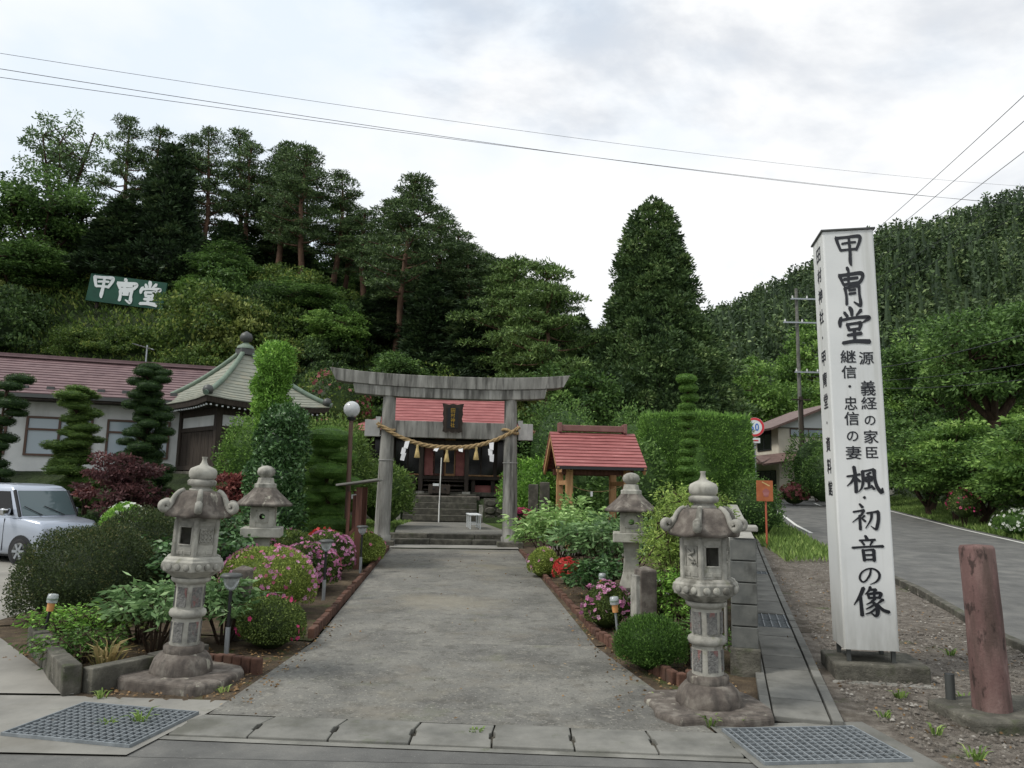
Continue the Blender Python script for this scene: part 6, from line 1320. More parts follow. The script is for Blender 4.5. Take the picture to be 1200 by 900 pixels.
# ================================================================== the giant cedar, hedge, column tree
gc = cedar(81, 15.6, 4.7, 1050, 105, 'leaf_cedar', L=.24, W=.10, power=.62, cl=.62, core_k=.74, ctop=.8)
plant_tree('cedar_tree', 'giant cone-shaped cedar behind the hedge', 'tree', gc, 'bark', 7.3, 38, (1, 1, (17.3 - gz(7.3, 38)) / 15.8), 0)
hd = thing('clipped_hedge', 'large box-clipped green hedge right of the pavilion', 'hedge', (5.45, 22.2, gz(5.45, 22.2)), R_(-6)); z0 = gz(5.45, 22.2); ht = 3.9 - z0
lv = Leaves(); d = rdir(60000); d = d[d[:, 2] > -.75]; q = d / np.max(np.abs(d), axis=1, keepdims=True); q = q * .8 + d * .26; hw = np.array([1.55, 1.0, ht / 2]); P = q * hw * (1 + .02 * lump(d, 8)[:, None] - .05 * rng.uniform(0, 1, (len(d), 1)) ** 2); A = unit(q ** 5) + .7 * rng.normal(size=d.shape); A[:, 2] += .3
lv.add(P + np.array([0, 0, ht / 2]), A, .075, .034); k_ = rng.choice(len(P), 2600); lv.add(P[k_] * 1.01 + np.array([0, 0, ht / 2]), unit(q[k_] ** 3) + .4 * rng.normal(size=(2600, 3)) + np.array([0, 0, .5]), .17, .035); MBc = MB(); core(lv, (0, 0, ht / 2), (1.75, 1.15, ht * .54)); 
Q = []; 
for sx, sy in ((1, 0), (-1, 0), (0, 1), (0, -1)):
    a = np.array([sx * 1.42 - sy * 1.42, sy * .9 - sx * .9, 0.2]); b = np.array([sx * 1.42 + sy * 1.42, sy * .9 + sx * .9, .2]); Q.append([a, b, b + [0, 0, ht * .9], a + [0, 0, ht * .9]])
Q.append([[-1.42, -.9, ht * .93], [1.42, -.9, ht * .93], [1.42, .9, ht * .93], [-1.42, .9, ht * .93]]); lv.quads(np.array(Q), np.full(5, .1)); obj('foliage', lv.mesh('foliage', 'leaf_hedge'), None, hd)
MB().tube([(-.9, 0, -.1), (-.9, 0, 1)], .07, 6).build('trunk', 'bark', hd); MB().tube([(.9, 0, -.1), (.9, 0, 1)], .07, 6).build('trunk', 'bark', hd)
PAD = []
def pad_mesh(leaf, L=.055, W=.02, n=2600):
    lv = Leaves(); core(lv, (0, 0, 0), (.9, .9, .8), n=7, m=12); blob(lv, (0, 0, 0), (1, 1, 1), n, L, W, .8, .18, -.75, .05, 4, rng.uniform(0, 9), .3); return lv.mesh('foliage_pad', leaf)
def cloud_tree(name, label, x, y, pads, leaf, h, n=1600, L=.1, W=.045, r0=.07, flat=.45, group='cloud-pruned garden trees', z=None):
    zb = gz(x, y) if z is None else z
    t = thing(name, label, 'tree', (x, y, zb), 0, group); me = [pad_mesh(leaf, L, W, n) for _ in range(2)]
    m = MB(); m.tube([(0, 0, -.2), (.06, 0, h * .4), (-.04, 0, h * .75), (0, 0, h)], [r0, r0 * .8, r0 * .5, .02], 8)
    for i, (px, py, pz, pr) in enumerate(pads):
        o = obj('foliage_pad', me[i % 2], None, t); o.location = (px, py, pz); o.scale = (pr, pr, pr * flat); o.rotation_euler[2] = i * 1.7
        m.tube([(0, 0, max(0, pz - .25)), (px * .6, py * .6, pz - .12), (px, py, pz - .03)], [r0 * .4, r0 * .3, .01], 5)
    m.build('trunk', 'bark', t); return t
zt = gz(-10.3, 21)
pads = []
for i in range(52):
    u = i / 51; a = i * 2.4; rr = (.62 - .30 * u) * (1 if i % 3 else .35); pads.append((math.cos(a) * rr, math.sin(a) * rr, .5 + u * (4.85 - zt - .5), random.uniform(.26, .40) * (1.05 - .2 * u)))
pads += [(0, 0, 4.85 - zt, .30), (.3, -.1, 4.7 - zt, .2), (.45, -.2, .9, .34), (.5, -.2, .45, .38)]
cloud_tree('cloud_pruned_tree', 'tall dark cloud-pruned tree with many stacked pads before the white building', -10.3, 21, pads, 'leaf_cloud', 4.8 - zt, 1100, .16, .07, flat=.52)
pads = [(random.uniform(-.5, .5) * (1.15 - u), random.uniform(-.5, .5), .6 + u * 2.9, random.uniform(.3, .55) * (1.1 - .3 * u)) for u in np.linspace(0, 1, 46)]
zt2 = gz(-12.3, 21); cloud_tree('cloud_pruned_tree', 'lighter green layered tree in front of the white building windows', -12.3, 21, [(a, b, c * (4.2 - zt2) / 3.5, d) for a, b, c, d in pads], 'leaf_cloud_light', 4.1 - zt2, 600, .3, .07, flat=.36)
pads = [(random.uniform(-.35, .35), random.uniform(-.3, .3), .5 + u * 3.6, random.uniform(.3, .44)) for u in np.linspace(0, 1, 18)]
zt3 = gz(-13.7, 20); cloud_tree('cloud_pruned_tree', 'dark clipped tree cut by the left picture edge above the car', -13.7, 20, [(a, b, c * (4.35 - zt3) / 4.1, d) for a, b, c, d in pads], 'leaf_cloud', 4.2 - zt3, 900, .16, .07)
z4 = gz(-3.75, 15.4)
pads = [(0, 0, 2.62 - z4, .56), (-.12, .05, 2.36 - z4, .34), (.28, .0, 2.22 - z4, .32), (-.32, 0, 2.14 - z4, .32), (.05, -.15, 1.94 - z4, .46), (.38, .1, 1.72 - z4, .32), (-.36, -.05, 1.76 - z4, .36), (.0, .1, 1.55 - z4, .4), (.36, -.1, 1.40 - z4, .32), (-.34, -.1, 1.36 - z4, .38), (.05, 0, 1.12 - z4, .4), (.22, -.25, .86 - z4, .55), (-.4, 0, .95 - z4, .4)]
cloud_tree('cloud_pruned_tree', 'bright clipped tree of stacked discs beside the globe lamp', -3.75, 15.4, pads, 'leaf_hedge', 2.4 - z4, 4200, .06, .028, flat=.46)
zc_ = gz(4.8, 20.0); pads = [(random.uniform(-.08, .08), random.uniform(-.08, .08), .5 + u * (4.9 - zc_ - .7), .30 * (1 - .2 * u) * random.uniform(.8, 1.15)) for u in np.linspace(0, 1, 16)]
cloud_tree('column_tree', 'narrow tiered conifer column in front of the hedge', 4.8, 20.0, pads, 'leaf_hedge', 4.8 - zc_, 1000, .24, .07, flat=.55, group='narrow trees')

# ================================================================== left garden
bush('rounded_shrub', 'large dome-clipped dark olive shrub behind the corner bed', 'shrub', -4.9, 8.95, (.76, .78, .66), 'leaf_olive', 30000, .030, .014, sink=.22, z=-.05, tips=.10, amp=.09)
bush('rounded_shrub', 'olive brown clipped shrub between the car and the left lantern', 'shrub', -5.1, 10.5, (.74, .76, .70), 'leaf_olive', 24000, .034, .015, sink=.2, z=-.02, tips=.10, amp=.09)
bush('azalea_bush', 'low azalea with a few deep pink flowers at the front of the left bed', 'azalea', -2.36, 7.70, (.34, .34, .28), 'leaf_azalea', 8000, .026, .013, fl=[('petal_magenta', 26, .024, .55, 2)], sink=.25)
bush('azalea_bush', 'big rounded azalea dotted with pink flowers behind the left stone post', 'azalea', -2.92, 9.35, (.58, .55, .46), 'leaf_yellowgreen', 16000, .03, .014, fl=[('petal_pink', 300, .027, .35, 5), ('petal_rose', 60, .025, .4, 2)], sink=.2)
bush('azalea_bush', 'azalea thick with pink flowers beside the middle stake lamp', 'azalea', -2.92, 11.2, (.44, .44, .38), 'leaf_azalea', 8000, .034, .017, fl=[('petal_pink', 380, .029, .05, 1), ('petal_rose', 60, .028, .3, 3)], sink=.2)
bush('azalea_bush', 'tall azalea covered in pink flowers third along the left edging', 'azalea', -2.98, 12.6, (.42, .42, .42), 'leaf_azalea', 7000, .036, .018, fl=[('petal_pink', 300, .032, .1, 4)], sink=.2)
bush('azalea_bush', 'yellow-green round azalea nearest the left torii pillar', 'azalea', -2.78, 14.2, (.46, .46, .36), 'leaf_yellowgreen', 9000, .036, .018, fl=[('petal_rose', 70, .036, .8, 6)], sink=.2)
bush('azalea_bush', 'azalea with pale mixed blossom behind the pink row', 'azalea', -3.55, 12.2, (.5, .5, .44), 'leaf_azalea', 8000, .04, .02, fl=[('petal_pink', 80, .036, .5, 7)], sink=.2)
bush('azalea_bush', 'small orange-red flowering shrub before the roofed board', 'azalea', -3.25, 13.4, (.30, .28, .28), 'leaf_azalea', 2500, .04, .02, fl=[('petal_red', 160, .036, -.2, 8)], sink=.1, z=.35)
def leafy(name, label, cat, x, y, h, r, leaf, stems, per, L, W, group=None, droop=.4, z=None):
    """upright stems carrying fans of large cut leaflets (tree peony and the like)"""
    t = thing(name, label, cat, (x, y, gz(x, y) if z is None else z), 0, group); lv = Leaves(); m = MB()
    for s_ in range(stems):
        a = s_ * 2.4; rr = r * math.sqrt((s_ + .5) / stems); top = np.array([math.cos(a) * rr, math.sin(a) * rr, h * random.uniform(.6, 1.0) * (1 - .25 * rr / r)])
        m.tube([(math.cos(a) * .05, math.sin(a) * .05, -.03), tuple(top * np.array([.6, .6, .55])), tuple(top)], [.011, .009, .005], 5)
        for b in range(5):
            aa = a + b * 1.256 + random.uniform(-.3, .3); ln = r * random.uniform(.35, .6); e = top + np.array([math.cos(aa) * ln, math.sin(aa) * ln, random.uniform(-.1, .12) * h])
            m.tube([tuple(top - np.array([0, 0, .06])), tuple((top + e) / 2 + np.array([0, 0, .04])), tuple(e)], .004, 4)
            k = per; P = np.tile(top, (k, 1)) + (e - top) * rng.uniform(.25, 1.05, (k, 1)) + rng.normal(0, .035 * r / .4, (k, 3)); A = (e - top) / ln + .8 * rng.normal(size=(k, 3)) * np.array([1, 1, .4]); A[:, 2] -= droop * .6; lv.add(P, A, L, W)
    obj('foliage', lv.mesh('foliage', leaf), None, t); m.build('stems', 'bark', t); return t
leafy('peony_plant', 'leafy peony left of the tall left lantern', 'peony', -3.40, 7.45, .68, .40, 'leaf_peony', 12, 26, .10, .032)
leafy('peony_plant', 'leafy peony right behind the tall left lantern', 'peony', -2.88, 7.85, .68, .36, 'leaf_peony', 12, 26, .10, .032)
leafy('peony_plant', 'peony foliage between the round azalea and small lantern', 'peony', -3.9, 9.7, 1.05, .6, 'leaf_glossy', 16, 28, .10, .045)
leafy('peony_plant', 'dark peony foliage behind the small left lantern', 'peony', -4.3, 11.5, 1.2, .65, 'leaf_glossy', 16, 28, .10, .045)
leafy('garden_plant', 'spreading low plant filling the left corner bed', 'plant', -4.25, 7.72, .36, .42, 'leaf_bright', 22, 16, .06, .02)
leafy('garden_plant', 'low leafy plant beside the spiky grass in the corner bed', 'plant', -3.85, 7.0, .30, .34, 'leaf_clipped', 16, 16, .055, .02)
leafy('garden_plant', 'small leafy plant with one pink bloom before the olive shrub', 'plant', -3.75, 7.85, .42, .34, 'leaf_azalea', 14, 20, .05, .022)
def tuft(name, label, cat, x, y, n, h, spread, mat, w_=.014, group=None, z=None):
    t = thing(name, label, cat, (x, y, gz(x, y) if z is None else z), 0, group); lv = Leaves(); a = rng.uniform(0, 6.28, n); b = rng.uniform(.1, 1, n) * spread
    P = np.stack([np.cos(a) * .05 * rng.uniform(0, 1, n), np.sin(a) * .05 * rng.uniform(0, 1, n), np.full(n, -.01)], 1); hh = h * rng.uniform(.6, 1.1, n); d = np.stack([np.cos(a) * b, np.sin(a) * b, np.ones(n)], 1) * hh[:, None] * .6
    mid = P + d; tip = mid + np.stack([np.cos(a) * (b * .8 + .25), np.sin(a) * (b * .8 + .25), .25 - b * .3], 1) * hh[:, None] * .5; sd_ = unit(np.cross(d, np.array([0, 0, 1.0]) + .3 * rng.normal(size=(n, 3)))) * w_ / 2
    r1 = rng.uniform(0, 1, n); lv.quads(np.stack([P - sd_, P + sd_, mid + sd_, mid - sd_], 1), r1); lv.quads(np.stack([mid - sd_, mid + sd_, tip + sd_ * .1, tip - sd_ * .1], 1), r1)
    obj('blades', lv.mesh('blades', mat), None, t); return t
tuft('grass_clump', 'spiky half-dry grass clump at the front of the corner bed', 'grass clump', -3.42, 6.62, 46, .40, .7, 'grass_dry', .018)
for i, (x, y, h, n) in enumerate(((1.48, 5.62, .13, 26), (1.72, 5.66, .10, 20), (-2.72, 5.35, .09, 14), (-2.52, 5.42, .14, 18), (3.25, 6.42, .10, 22), (3.6, 6.05, .10, 20), (3.02, 5.05, .12, 22), (3.05, 5.55, .09, 18), (2.86, 5.9, .08, 16), (3.75, 6.35, .10, 18), (4.6, 8.0, .10, 20), (3.95, 5.35, .14, 24), (-3.1, 5.98, .09, 18), (-2.25, 6.2, .08, 14), (-.2, 5.37, .05, 26), (1.2, 6.2, .08, 14))):
    tuft('weed_tuft', 'small green weed ' + ('at the right lantern foot, nearer the path', 'at the right lantern foot, nearer the drain', 'growing through the left grating, lower one', 'growing through the left grating, taller one', 'on the gravel before the sign plinth', 'on the gravel left of the grey pipe stub', 'beside the right grating, nearest the viewer', 'beside the far corner of the right grating', 'by the drain kerb below the sign', 'on the gravel right of the grey pipe stub', 'on the gravel near the road kerb', 'in front of the red post block', 'at the corner of the old stone edging', 'at the left front corner of the path', 'in a joint of the kerb slabs', 'at the right front corner of the path')[i], 'weed', x, y, n, h, .9, 'grass_blade', .012, 'weeds at the entrance')
# camellia column and golden top
cm = thing('camellia_tree', 'tall camellia column with glossy leaves left of the disc tree', 'tree', (-4.4, 14.1, gz(-4.4, 14.1)))
lv = Leaves(); 
for c, r, n in (((0, 0, .9), (.60, .55, .62), 3600), ((-.05, 0, 1.6), (.56, .5, .62), 3400), ((.05, .05, 2.25), (.52, .5, .55), 3000), ((.1, 0, 2.65), (.44, .42, .35), 1600)): core(lv, c, tuple(q * .7 for q in r)); blob(lv, c, r, n, .085, .042, .9, .35, -.9, .14, 6, rng.uniform(0, 9), .1)
obj('crown', lv.mesh('crown', 'leaf_glossy'), None, cm); MB().tube([(0, 0, -.1), (.03, 0, 1.2), (0, 0, 2.7)], [.07, .06, .03], 7).build('trunk', 'bark', cm)
cm = thing('column_shrub', 'bright yellow-green tiered column rising above the camellia', 'shrub', (-4.72, 14.5, gz(-4.72, 14.5)))
lv = Leaves()
for c, r, n in (((.05, 0, 3.85), (.36, .36, .42), 3600), ((-.04, 0, 3.4), (.36, .36, .28), 2600), ((.0, 0, 3.02), (.36, .36, .28), 2600), ((.05, 0, 2.6), (.32, .32, .36), 2000), ((.08, 0, 2.1), (.3, .3, .4), 1500)): core(lv, c, tuple(q * .7 for q in r)); blob(lv, c, r, n, .075, .03, .9, .3, -.9, .12, 6, rng.uniform(0, 9), .5, .22)
obj('crown', lv.mesh('crown', 'leaf_bright'), None, cm); MB().tube([(0, 0, -.1), (-.1, 0, 1.5), (0, 0, 3.6)], [.06, .05, .02], 7).build('trunk', 'bark', cm)
bush('leafy_shrub', 'big light green shrub between disc tree and torii', 'shrub', -4.9, 20.2, (1.3, 1.0, 1.55), 'leaf_cloud_light', 9000, .11, .04, sink=.1, tips=.2, amp=.12, up=.4)
bush('leafy_shrub', 'light green shrub left of the left torii pillar', 'shrub', -3.6, 21.5, (.8, .8, .95), 'leaf_cloud_light', 5000, .11, .04, sink=.1, tips=.2, amp=.12, up=.4)
bush('leafy_shrub', 'loose green shrub covering the right side of the pyramid hall', 'shrub', -7.2, 21.0, (.9, .8, 1.3), 'leaf_broad_light', 5200, .10, .045, sink=.0, tips=.2, amp=.15, up=.3, z=1.0)
bush('leafy_shrub', 'loose shrub at the foot of the pyramid hall', 'shrub', -8.3, 20.2, (.8, .7, .8), 'leaf_cloud_light', 3600, .10, .04, sink=.1, tips=.2, amp=.15, up=.3)
bush('azalea_bush', 'red-flushed rhododendron behind the light green shrub', 'shrub', -7.4, 30.5, (1.6, 1.2, 1.8), 'leaf_hill', 4000, .14, .06, fl=[('petal_dusky', 150, .08, .3, 3)], sink=-.2, amp=.12, z=2.5)
def maple(label, x, y, h, r, leaf, seed, z=None):
    me = broadleaf(seed, h, r, leaf, n_cl=60, nleaf=120, L=.10, W=.05, trunk=.3, cl=r * .30, squash=.5, full=.5, forks=6, r0=.05); return plant_tree('maple_tree', label, 'tree', me, 'bark', x, y, 1, 0, z=z)
maple('spreading purple-leaved maple behind the car bonnet', -9.7, 18.9, 2.55, 1.15, 'leaf_maple_purple', 91); maple('red-leaved maple behind the left lantern tip', -6.3, 17.0, 2.0, .65, 'leaf_maple_red', 92)
bush('red_shrub', 'small bright red shrub behind the car roof', 'shrub', -10.6, 18.8, (.24, .24, .18), 'leaf_maple_red', 900, .07, .035, sink=-1.6, z=.85)
bush('flowering_shrub', 'low shrub with white flowers beside the car bonnet', 'shrub', -6.7, 13.2, (.42, .4, .46), 'leaf_bright', 4000, .05, .025, fl=[('petal_white', 90, .035, .3, 2)], sink=.0, z=.35)
for i, (x, y, r, lf) in enumerate(((-13.2, 20.6, .9, 'leaf_clipped'), (-11.7, 19.9, .85, 'leaf_cloud'), (-9.2, 20.3, .8, 'leaf_cloud'), (-7.7, 18.2, .62, 'leaf_azalea'), (-14.6, 19.9, .9, 'leaf_cloud'), (-6.2, 15.2, .55, 'leaf_azalea'), (-5.4, 13.4, .6, 'leaf_glossy'), (-4.9, 17.2, .7, 'leaf_clipped'))):
    bush('garden_shrub', ('clipped green shrub behind the car at the left edge', 'dark clipped shrub behind the car roof', 'dark clipped shrub under the tall cloud-pruned tree', 'low shrub left of the red maple', 'dark shrub cut by the left picture edge', 'low azalea below the red maple', 'glossy shrub left of the camellia foot', 'clipped shrub behind the disc tree')[i], 'shrub', x, y, (r, r, r * .75), lf, 4500, .07, .03, sink=.25)
# ================================================================== right garden
bush('rounded_shrub', 'small ball-clipped green shrub at the front of the right bed', 'shrub', 1.34, 7.15, (.325, .32, .27), 'leaf_clipped', 15000, .026, .008, sink=.22, up=.9, spread=.6, tips=.12, amp=.03)
bush('azalea_bush', 'pink azalea beside the right stone post', 'azalea', 1.16, 8.95, (.28, .27, .29), 'leaf_azalea', 5500, .028, .014, fl=[('petal_pink', 130, .03, .2, 3)], sink=.2)
bush('azalea_bush', 'vivid coral red azalea at the right edge of the path', 'azalea', .98, 12.4, (.23, .22, .19), 'leaf_azalea', 2000, .032, .016, fl=[('petal_red', 300, .034, -.6, 3)], sink=-.1)
bush('azalea_bush', 'magenta azalea behind the right torii pillar', 'azalea', .30, 19.3, (.42, .4, .36), 'leaf_azalea', 2600, .05, .025, fl=[('petal_magenta', 300, .045, -.1, 2)], sink=.2)
bush('azalea_bush', 'low pink-edged azalea before the left of the leafy peonies', 'azalea', .60, 13.2, (.28, .28, .28), 'leaf_yellowgreen', 3000, .04, .02, fl=[('petal_pink', 30, .035, .6, 2)], sink=.2)
leafy('peony_plant', 'light green leafy peony near the right torii pillar', 'peony', .85, 13.9, 1.25, .62, 'leaf_peony_light', 18, 26, .13, .045)
leafy('peony_plant', 'tall leafy peony behind the coral red azalea', 'peony', 1.45, 11.7, 1.2, .58, 'leaf_peony', 18, 26, .12, .042)
leafy('peony_plant', 'dark leafy plant at the foot of the pale stone lantern', 'peony', 1.35, 11.0, .6, .42, 'leaf_glossy', 14, 24, .10, .04)
leafy('peony_plant', 'peony foliage left of the wash pavilion posts', 'peony', 1.2, 15.2, 1.25, .62, 'leaf_peony_light', 14, 24, .13, .045)
leafy('peony_plant', 'peony foliage under the pavilion roof', 'peony', 2.2, 13.6, 1.1, .6, 'leaf_peony', 14, 24, .13, .045)
nd = broadleaf(95, 1.72, .48, 'leaf_nandina', n_cl=120, nleaf=58, L=.055, W=.017, trunk=.22, cl=.17, squash=.9, full=.55, forks=8, r0=.018); plant_tree('nandina_shrub', 'feathery yellow-green nandina between the right post and lantern', 'shrub', nd, 'bark', 2.02, 8.95, 1, 0)
nd2 = broadleaf(96, 1.5, .45, 'leaf_nandina', n_cl=90, nleaf=58, L=.06, W=.018, trunk=.25, cl=.18, squash=.9, full=.6, forks=7, r0=.016); plant_tree('nandina_shrub', 'smaller feathery shrub overlapping the pale stone lantern', 'shrub', nd2, 'bark', 2.12, 9.9, 1, 2)
nd3 = broadleaf(97, 1.8, .6, 'leaf_nandina', n_cl=90, nleaf=58, L=.06, W=.018, trunk=.3, cl=.19, squash=.9, full=.6, forks=7, r0=.016); plant_tree('nandina_shrub', 'feathery shrub behind the right lantern jewel', 'shrub', nd3, 'bark', 2.75, 10.6, 1, 1)
leafy('garden_plant', 'bright green leafy plant left of the right lantern', 'plant', 1.84, 8.35, .78, .30, 'leaf_bright', 18, 26, .055, .022)
leafy('garden_plant', 'low green plant behind the ball-clipped shrub', 'plant', 1.78, 7.35, .42, .30, 'leaf_clipped', 14, 20, .045, .018)
bush('flowering_shrub', 'low plant with white flowers behind the right stone post', 'shrub', 1.72, 9.0, (.3, .28, .3), 'leaf_azalea', 2200, .04, .018, fl=[('petal_white', 26, .034, .3, 2)], sink=.1)
bush('leafy_shrub', 'light green shrub right of the shrine steps', 'shrub', .75, 22.6, (.95, .8, 1.1), 'leaf_bright', 5200, .11, .05, sink=.1, tips=.2, amp=.15, up=.2)
for i, (x, y, r, h) in enumerate(((3.4, 20.6, 1.1, 1.4), (2.2, 22.5, 1.2, 1.7), (4.0, 24.5, 1.4, 2.1), (1.9, 27.0, 1.5, 2.0))):
    bush('leafy_shrub', ('dark shrub behind the wash pavilion right side', 'dark shrub directly behind the wash pavilion', 'tall dark shrub between pavilion and hedge', 'dark shrub right of the shrine hall')[i], 'shrub', x, y, (r, r, h), 'leaf_broad', 4200, .13, .06, sink=.2, tips=.15, amp=.15, up=.2)
# ================================================================== right roadside
RB = [broadleaf(101, 4.6, 1.9, 'leaf_thicket', n_cl=90, nleaf=150, L=.16, W=.085, trunk=.12, cl=.6, forks=7), broadleaf(102, 4.4, 1.8, 'leaf_broad', n_cl=90, nleaf=150, L=.16, W=.085, trunk=.12, cl=.6, forks=7), broadleaf(103, 3.0, 1.6, 'leaf_hill', n_cl=70, nleaf=140, L=.14, W=.07, trunk=.1, cl=.5, forks=7)]
for i, (x, y, s_, v_, sz) in enumerate(((17.3, 31, 1.0, 1, .85), (16.6, 26.5, 1.0, 0, .72), (16.2, 23.2, .95, 0, .62), (17.8, 28.6, 1.1, 0, .85), (18.8, 33.5, 1.2, 1, 1.1), (18.2, 24.5, 1.1, 1, .8), (18.8, 38, 1.2, 2, 1.3), (17.0, 20.2, 1.0, 2, 1.1), (20.5, 42, 1.3, 1, 1.2))):
    plant_tree('roadside_shrub', ('dark leafy shrub just right of the white sign across the road', 'bright leafy shrub behind the flowering verge', 'light leafy shrub at the right edge above the verge', 'tall light shrub in the middle of the roadside thicket', 'dark tall shrub behind the roadside thicket', 'dark shrub at the back right of the thicket', 'rounded shrub seen just right of the sign edge', 'low shrub cut by the right picture edge', 'dark tree-like shrub farthest along the right roadside')[i], 'shrub', RB[v_], 'bark', x, y, (s_, s_, sz), i * .9, 'thicket along the road')
LS = broadleaf(106, 3.6, 1.7, 'leaf_broad_light', n_cl=60, nleaf=190, L=.17, W=.085, trunk=.2, cl=.75, squash=.25, full=.5, forks=6)
plant_tree('layered_shrub', 'light green shrub with level sprays hanging over the daisies', 'shrub', LS, 'bark', 15.7, 22.0, (1, 1, .95), .3); plant_tree('layered_shrub', 'light green layered shrub above the pink roadside azalea', 'shrub', LS, 'bark', 16.4, 27.6, (1, 1, 1.0), 2.1)
RT = broadleaf(104, 8.4, 3.4, 'leaf_broad', n_cl=120, nleaf=170, L=.22, W=.10, trunk=.42, cl=.95, full=.4, forks=6, r0=.3)
plant_tree('broadleaf_tree', 'large dark-trunked tree at the right picture edge', 'tree', RT, 'bark', 20.6, 31.5, (1, 1, 1.0), .4); 
plant_tree('broadleaf_tree', 'tall leafy tree behind the thicket right of the sign', 'tree', RT, 'bark', 25.5, 42, (1.2, 1.2, 1.15), 2.4); plant_tree('broadleaf_tree', 'tree at the far right behind the dark-trunked tree', 'tree', RT, 'bark', 26.8, 35.5, (1.1, 1.1, 1.1), 4.4)
MT = broadleaf(105, 12, 4.6, 'leaf_broad_light', n_cl=130, nleaf=150, L=.34, W=.18, trunk=.2, cl=1.25, forks=6)
for i, (x, y, zt, s_) in enumerate(((24.5, 74, 14.6, 1.0), (33, 80, 19.5, 1.1), (17.5, 70, 11.0, .8), (30.0, 68, 14.0, .9), (41, 78, 17.0, 1.1), (50, 76, 17.0, 1.1), (45, 64, 13.0, 1.0))):
    plant_tree('broadleaf_tree', ('bright green tree above the cream house roof', 'tallest bright green tree left of the white sign', 'bright green tree behind the hedge top', 'bright tree behind the cream house', 'bright tree hidden mostly by the white sign', 'bright tree at the mountain foot right of the sign', 'lower bright tree right of the sign')[i], 'tree', MT, 'bark', x, y, (s_, s_, (zt - gz(x, y)) / 12), i * 1.2, 'bright trees at the mountain foot')
lv = Leaves(); P = []
while len(P) < 70000:
    x, y = random.uniform(-37, 8), random.uniform(32.5, 56)
    if hill(x, y) > .15: P.append((x, y, gz(x, y) - .1))
A = rng.normal(size=(len(P), 3)) * .6; A[:, 2] = 1; A[:, 1] -= .35; lv.add(np.array(P), A, .30, .12)
o = obj('hillside_undergrowth', lv.mesh('hillside_undergrowth', 'leaf_hill'), None, kind='stuff'); o['label'] = 'low green undergrowth covering the hillside soil'; o['category'] = 'undergrowth'
bush('azalea_bush', 'pink azalea in the roadside thicket right of the sign', 'azalea', 15.6, 25.8, (.5, .45, .55), 'leaf_azalea', 1600, .06, .03, fl=[('petal_magenta', 60, .05, .2, 3)], sink=-.4)
bush('azalea_bush', 'dusky pink shrub before the cream house', 'azalea', 14.6, 38.5, (.7, .6, .6), 'leaf_azalea', 1200, .09, .04, fl=[('petal_dusky', 220, .08, -.3, 3)], sink=.1)
bush('leafy_shrub', 'dark green shrub in front of the cream house', 'shrub', 16.2, 38.0, (1.5, 1.0, 1.6), 'leaf_broad', 4200, .14, .06, sink=.1, tips=.15, amp=.15)
bush('leafy_shrub', 'shrub against the cream house gable', 'shrub', 17.6, 43.0, (1.6, 1.0, 2.1), 'leaf_broad', 3800, .15, .07, sink=.1, tips=.15, amp=.15)
bush('flowering_shrub', 'patch of white daisies on the right roadside verge', 'flowers', 15.0, 21.9, (.9, .6, .45), 'leaf_clipped', 1800, .10, .02, fl=[('petal_white', 120, .045, .1, 2)], sink=.1, up=1.2)
bush('leafy_shrub', 'dark shrub at the foot of the hedge by the road', 'shrub', 6.6, 20.4, (.8, .7, .9), 'leaf_broad', 3600, .09, .04, sink=.2, tips=.15)
# ================================================================== ground cover: verge grass, gravel, litter
def scatter_grass(name, label, areas, n, h, mat, w_=.012, hmax=None):
    lv = Leaves(); P = []
    tot = sum(a[4] for a in areas)
    for (x0, x1, y0, y1, wt) in areas:
        m = int(n * wt / tot); X = rng.uniform(0, 1, m); Y = rng.uniform(y0, y1, m)
        for a, y in zip(X, Y):
            xa = x0(y) if callable(x0) else x0; xb = x1(y) if callable(x1) else x1; x = xa + (xb - xa) * a; P.append((x, y, gz(x, y)))
    P = np.array(P); k = len(P); A = rng.normal(size=(k, 3)) * .45; A[:, 2] = 1; lv.add(P, A, h, w_)
    o = obj(name, lv.mesh(name, mat), None, kind='stuff'); o['label'] = label; o['category'] = 'grass'
scatter_grass('lawn_grass', 'short bright lawn either side of the upper path', [(-7.5, -3.2, 19.0, 24.8, 4), (.2, 3.8, 19.2, 24.8, 3)], 16000, .10, 'grass_blade', .02)
scatter_grass('roadside_grass', 'green grass on the verges beside the road', [(lambda y: road_left(y) + 6.0, lambda y: road_left(y) + 8.6, 16, 45, 5), (lambda y: road_left(y) - 1.5, lambda y: road_left(y) - .1, 15.5, 32, 2)], 22000, .2, 'grass_blade', .03)
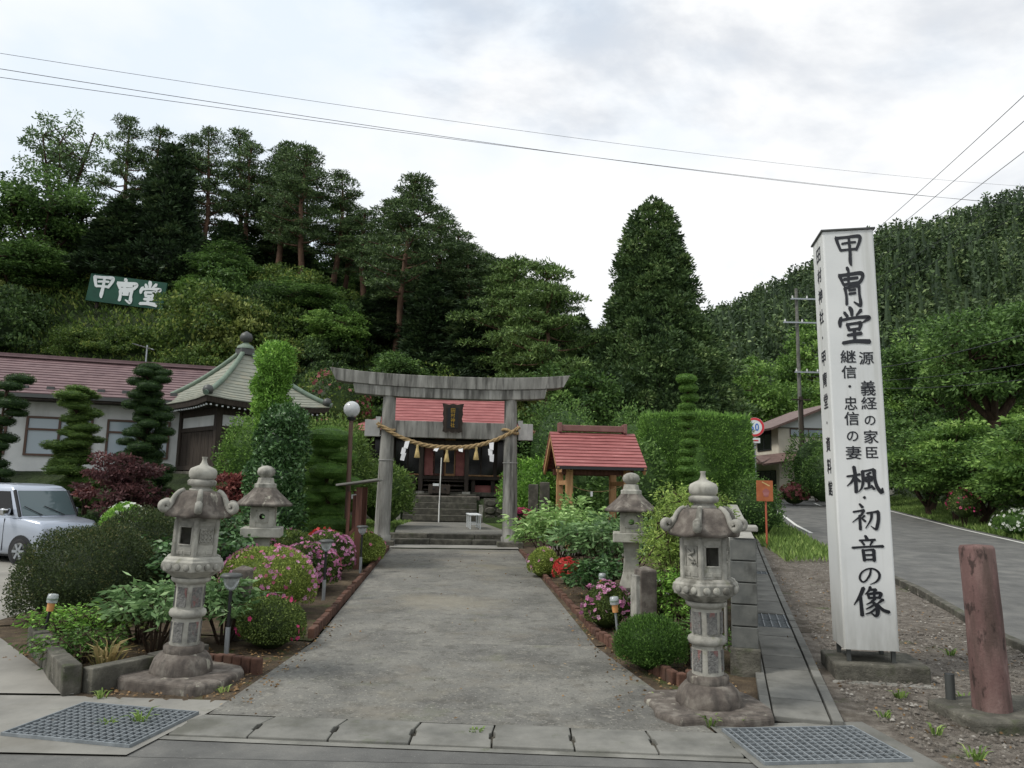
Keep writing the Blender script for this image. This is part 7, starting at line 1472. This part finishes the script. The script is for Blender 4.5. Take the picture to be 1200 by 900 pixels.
def stones(name, label, areas, n, lo, hi, mat='stones'):
    V = []; F = []; rn = []; base = np.array([(1, 0, 0), (.3, .95, 0), (-.8, .6, 0), (-.8, -.6, 0), (.3, -.95, 0), (.1, .05, .75), (.45, .3, .5), (-.3, -.35, .55)])
    fc = [(0, 1, 6), (1, 5, 6), (1, 2, 5), (2, 7, 5), (2, 3, 7), (3, 4, 7), (4, 0, 5), (7, 4, 5), (0, 6, 5)]
    P = []; tot = sum(a[4] for a in areas)
    for (x0, x1, y0, y1, wt) in areas:
        for _ in range(int(n * wt / tot)):
            y = random.uniform(y0, y1); xa = x0(y) if callable(x0) else x0; xb = x1(y) if callable(x1) else x1; P.append((random.uniform(xa, xb), y))
    for i, (x, y) in enumerate(P):
        s_ = lo + (hi - lo) * random.random() ** 3; a = random.uniform(0, 6.28); c, s2 = math.cos(a), math.sin(a); b = base * np.array([1, random.uniform(.6, 1), random.uniform(.6, 1.1)]) * s_
        q = np.stack([b[:, 0] * c - b[:, 1] * s2 + x, b[:, 0] * s2 + b[:, 1] * c + y, b[:, 2] + gz(x, y) - .002], 1); V.append(q); F.append(np.array(fc) + 8 * i); rn.append(np.full(9, random.random()))
    o = obj(name, npmesh(name, np.concatenate(V), np.concatenate(F), np.concatenate(rn), mat), None, kind='stuff'); o['label'] = label; o['category'] = 'gravel'
stones('gravel', 'loose grey gravel on the verge between sign and road', [(lambda y: max(2.78, 2.62 + .29 * (y - 5.8)), lambda y: road_left(y) - .15, 4.6, 9, 6), (lambda y: 3.55 + .24 * (y - 9), lambda y: road_left(y) - .15, 9, 16, 4)], 12000, .006, .022)
stones('pebbles', 'scattered soil crumbs and pebbles in the flower beds', [(-3.2, -2.1, 6.0, 7.6, 1), (1.3, 2.0, 5.7, 8.2, 1), (-4.6, -3.3, 6.9, 8.0, .6), (.7, 1.6, 8.5, 12.5, 1)], 1800, .006, .022, 'litter')
lv = Leaves(); P = []
for (x0, x1, y0, y1, n) in ((2.8, 5.2, 4.7, 8.8, 420), (-3.0, -2.1, 6.0, 7.0, 130), (.7, 1.7, 8.0, 13, 200), (1.3, 1.9, 5.8, 6.6, 90), (-1.9, 1.1, 5.6, 17, 90), (-2.2, -1.85, 5.8, 9, 160), (.85, 1.35, 5.8, 9, 160), (3.7, 5.6, 9, 14, 200)):
    for _ in range(n): x, y = random.uniform(x0, x1), random.uniform(y0, y1); P.append((x, y, gz(x, y) + random.uniform(.008, .02)))
A = rng.normal(size=(len(P), 3)) * np.array([1, 1, .15]); lv.add(np.array(P), A, .035, .018); o = obj('leaf_litter', lv.mesh('leaf_litter', 'litter'), None, kind='stuff'); o['label'] = 'dry fallen leaves on soil and gravel'; o['category'] = 'leaf litter'
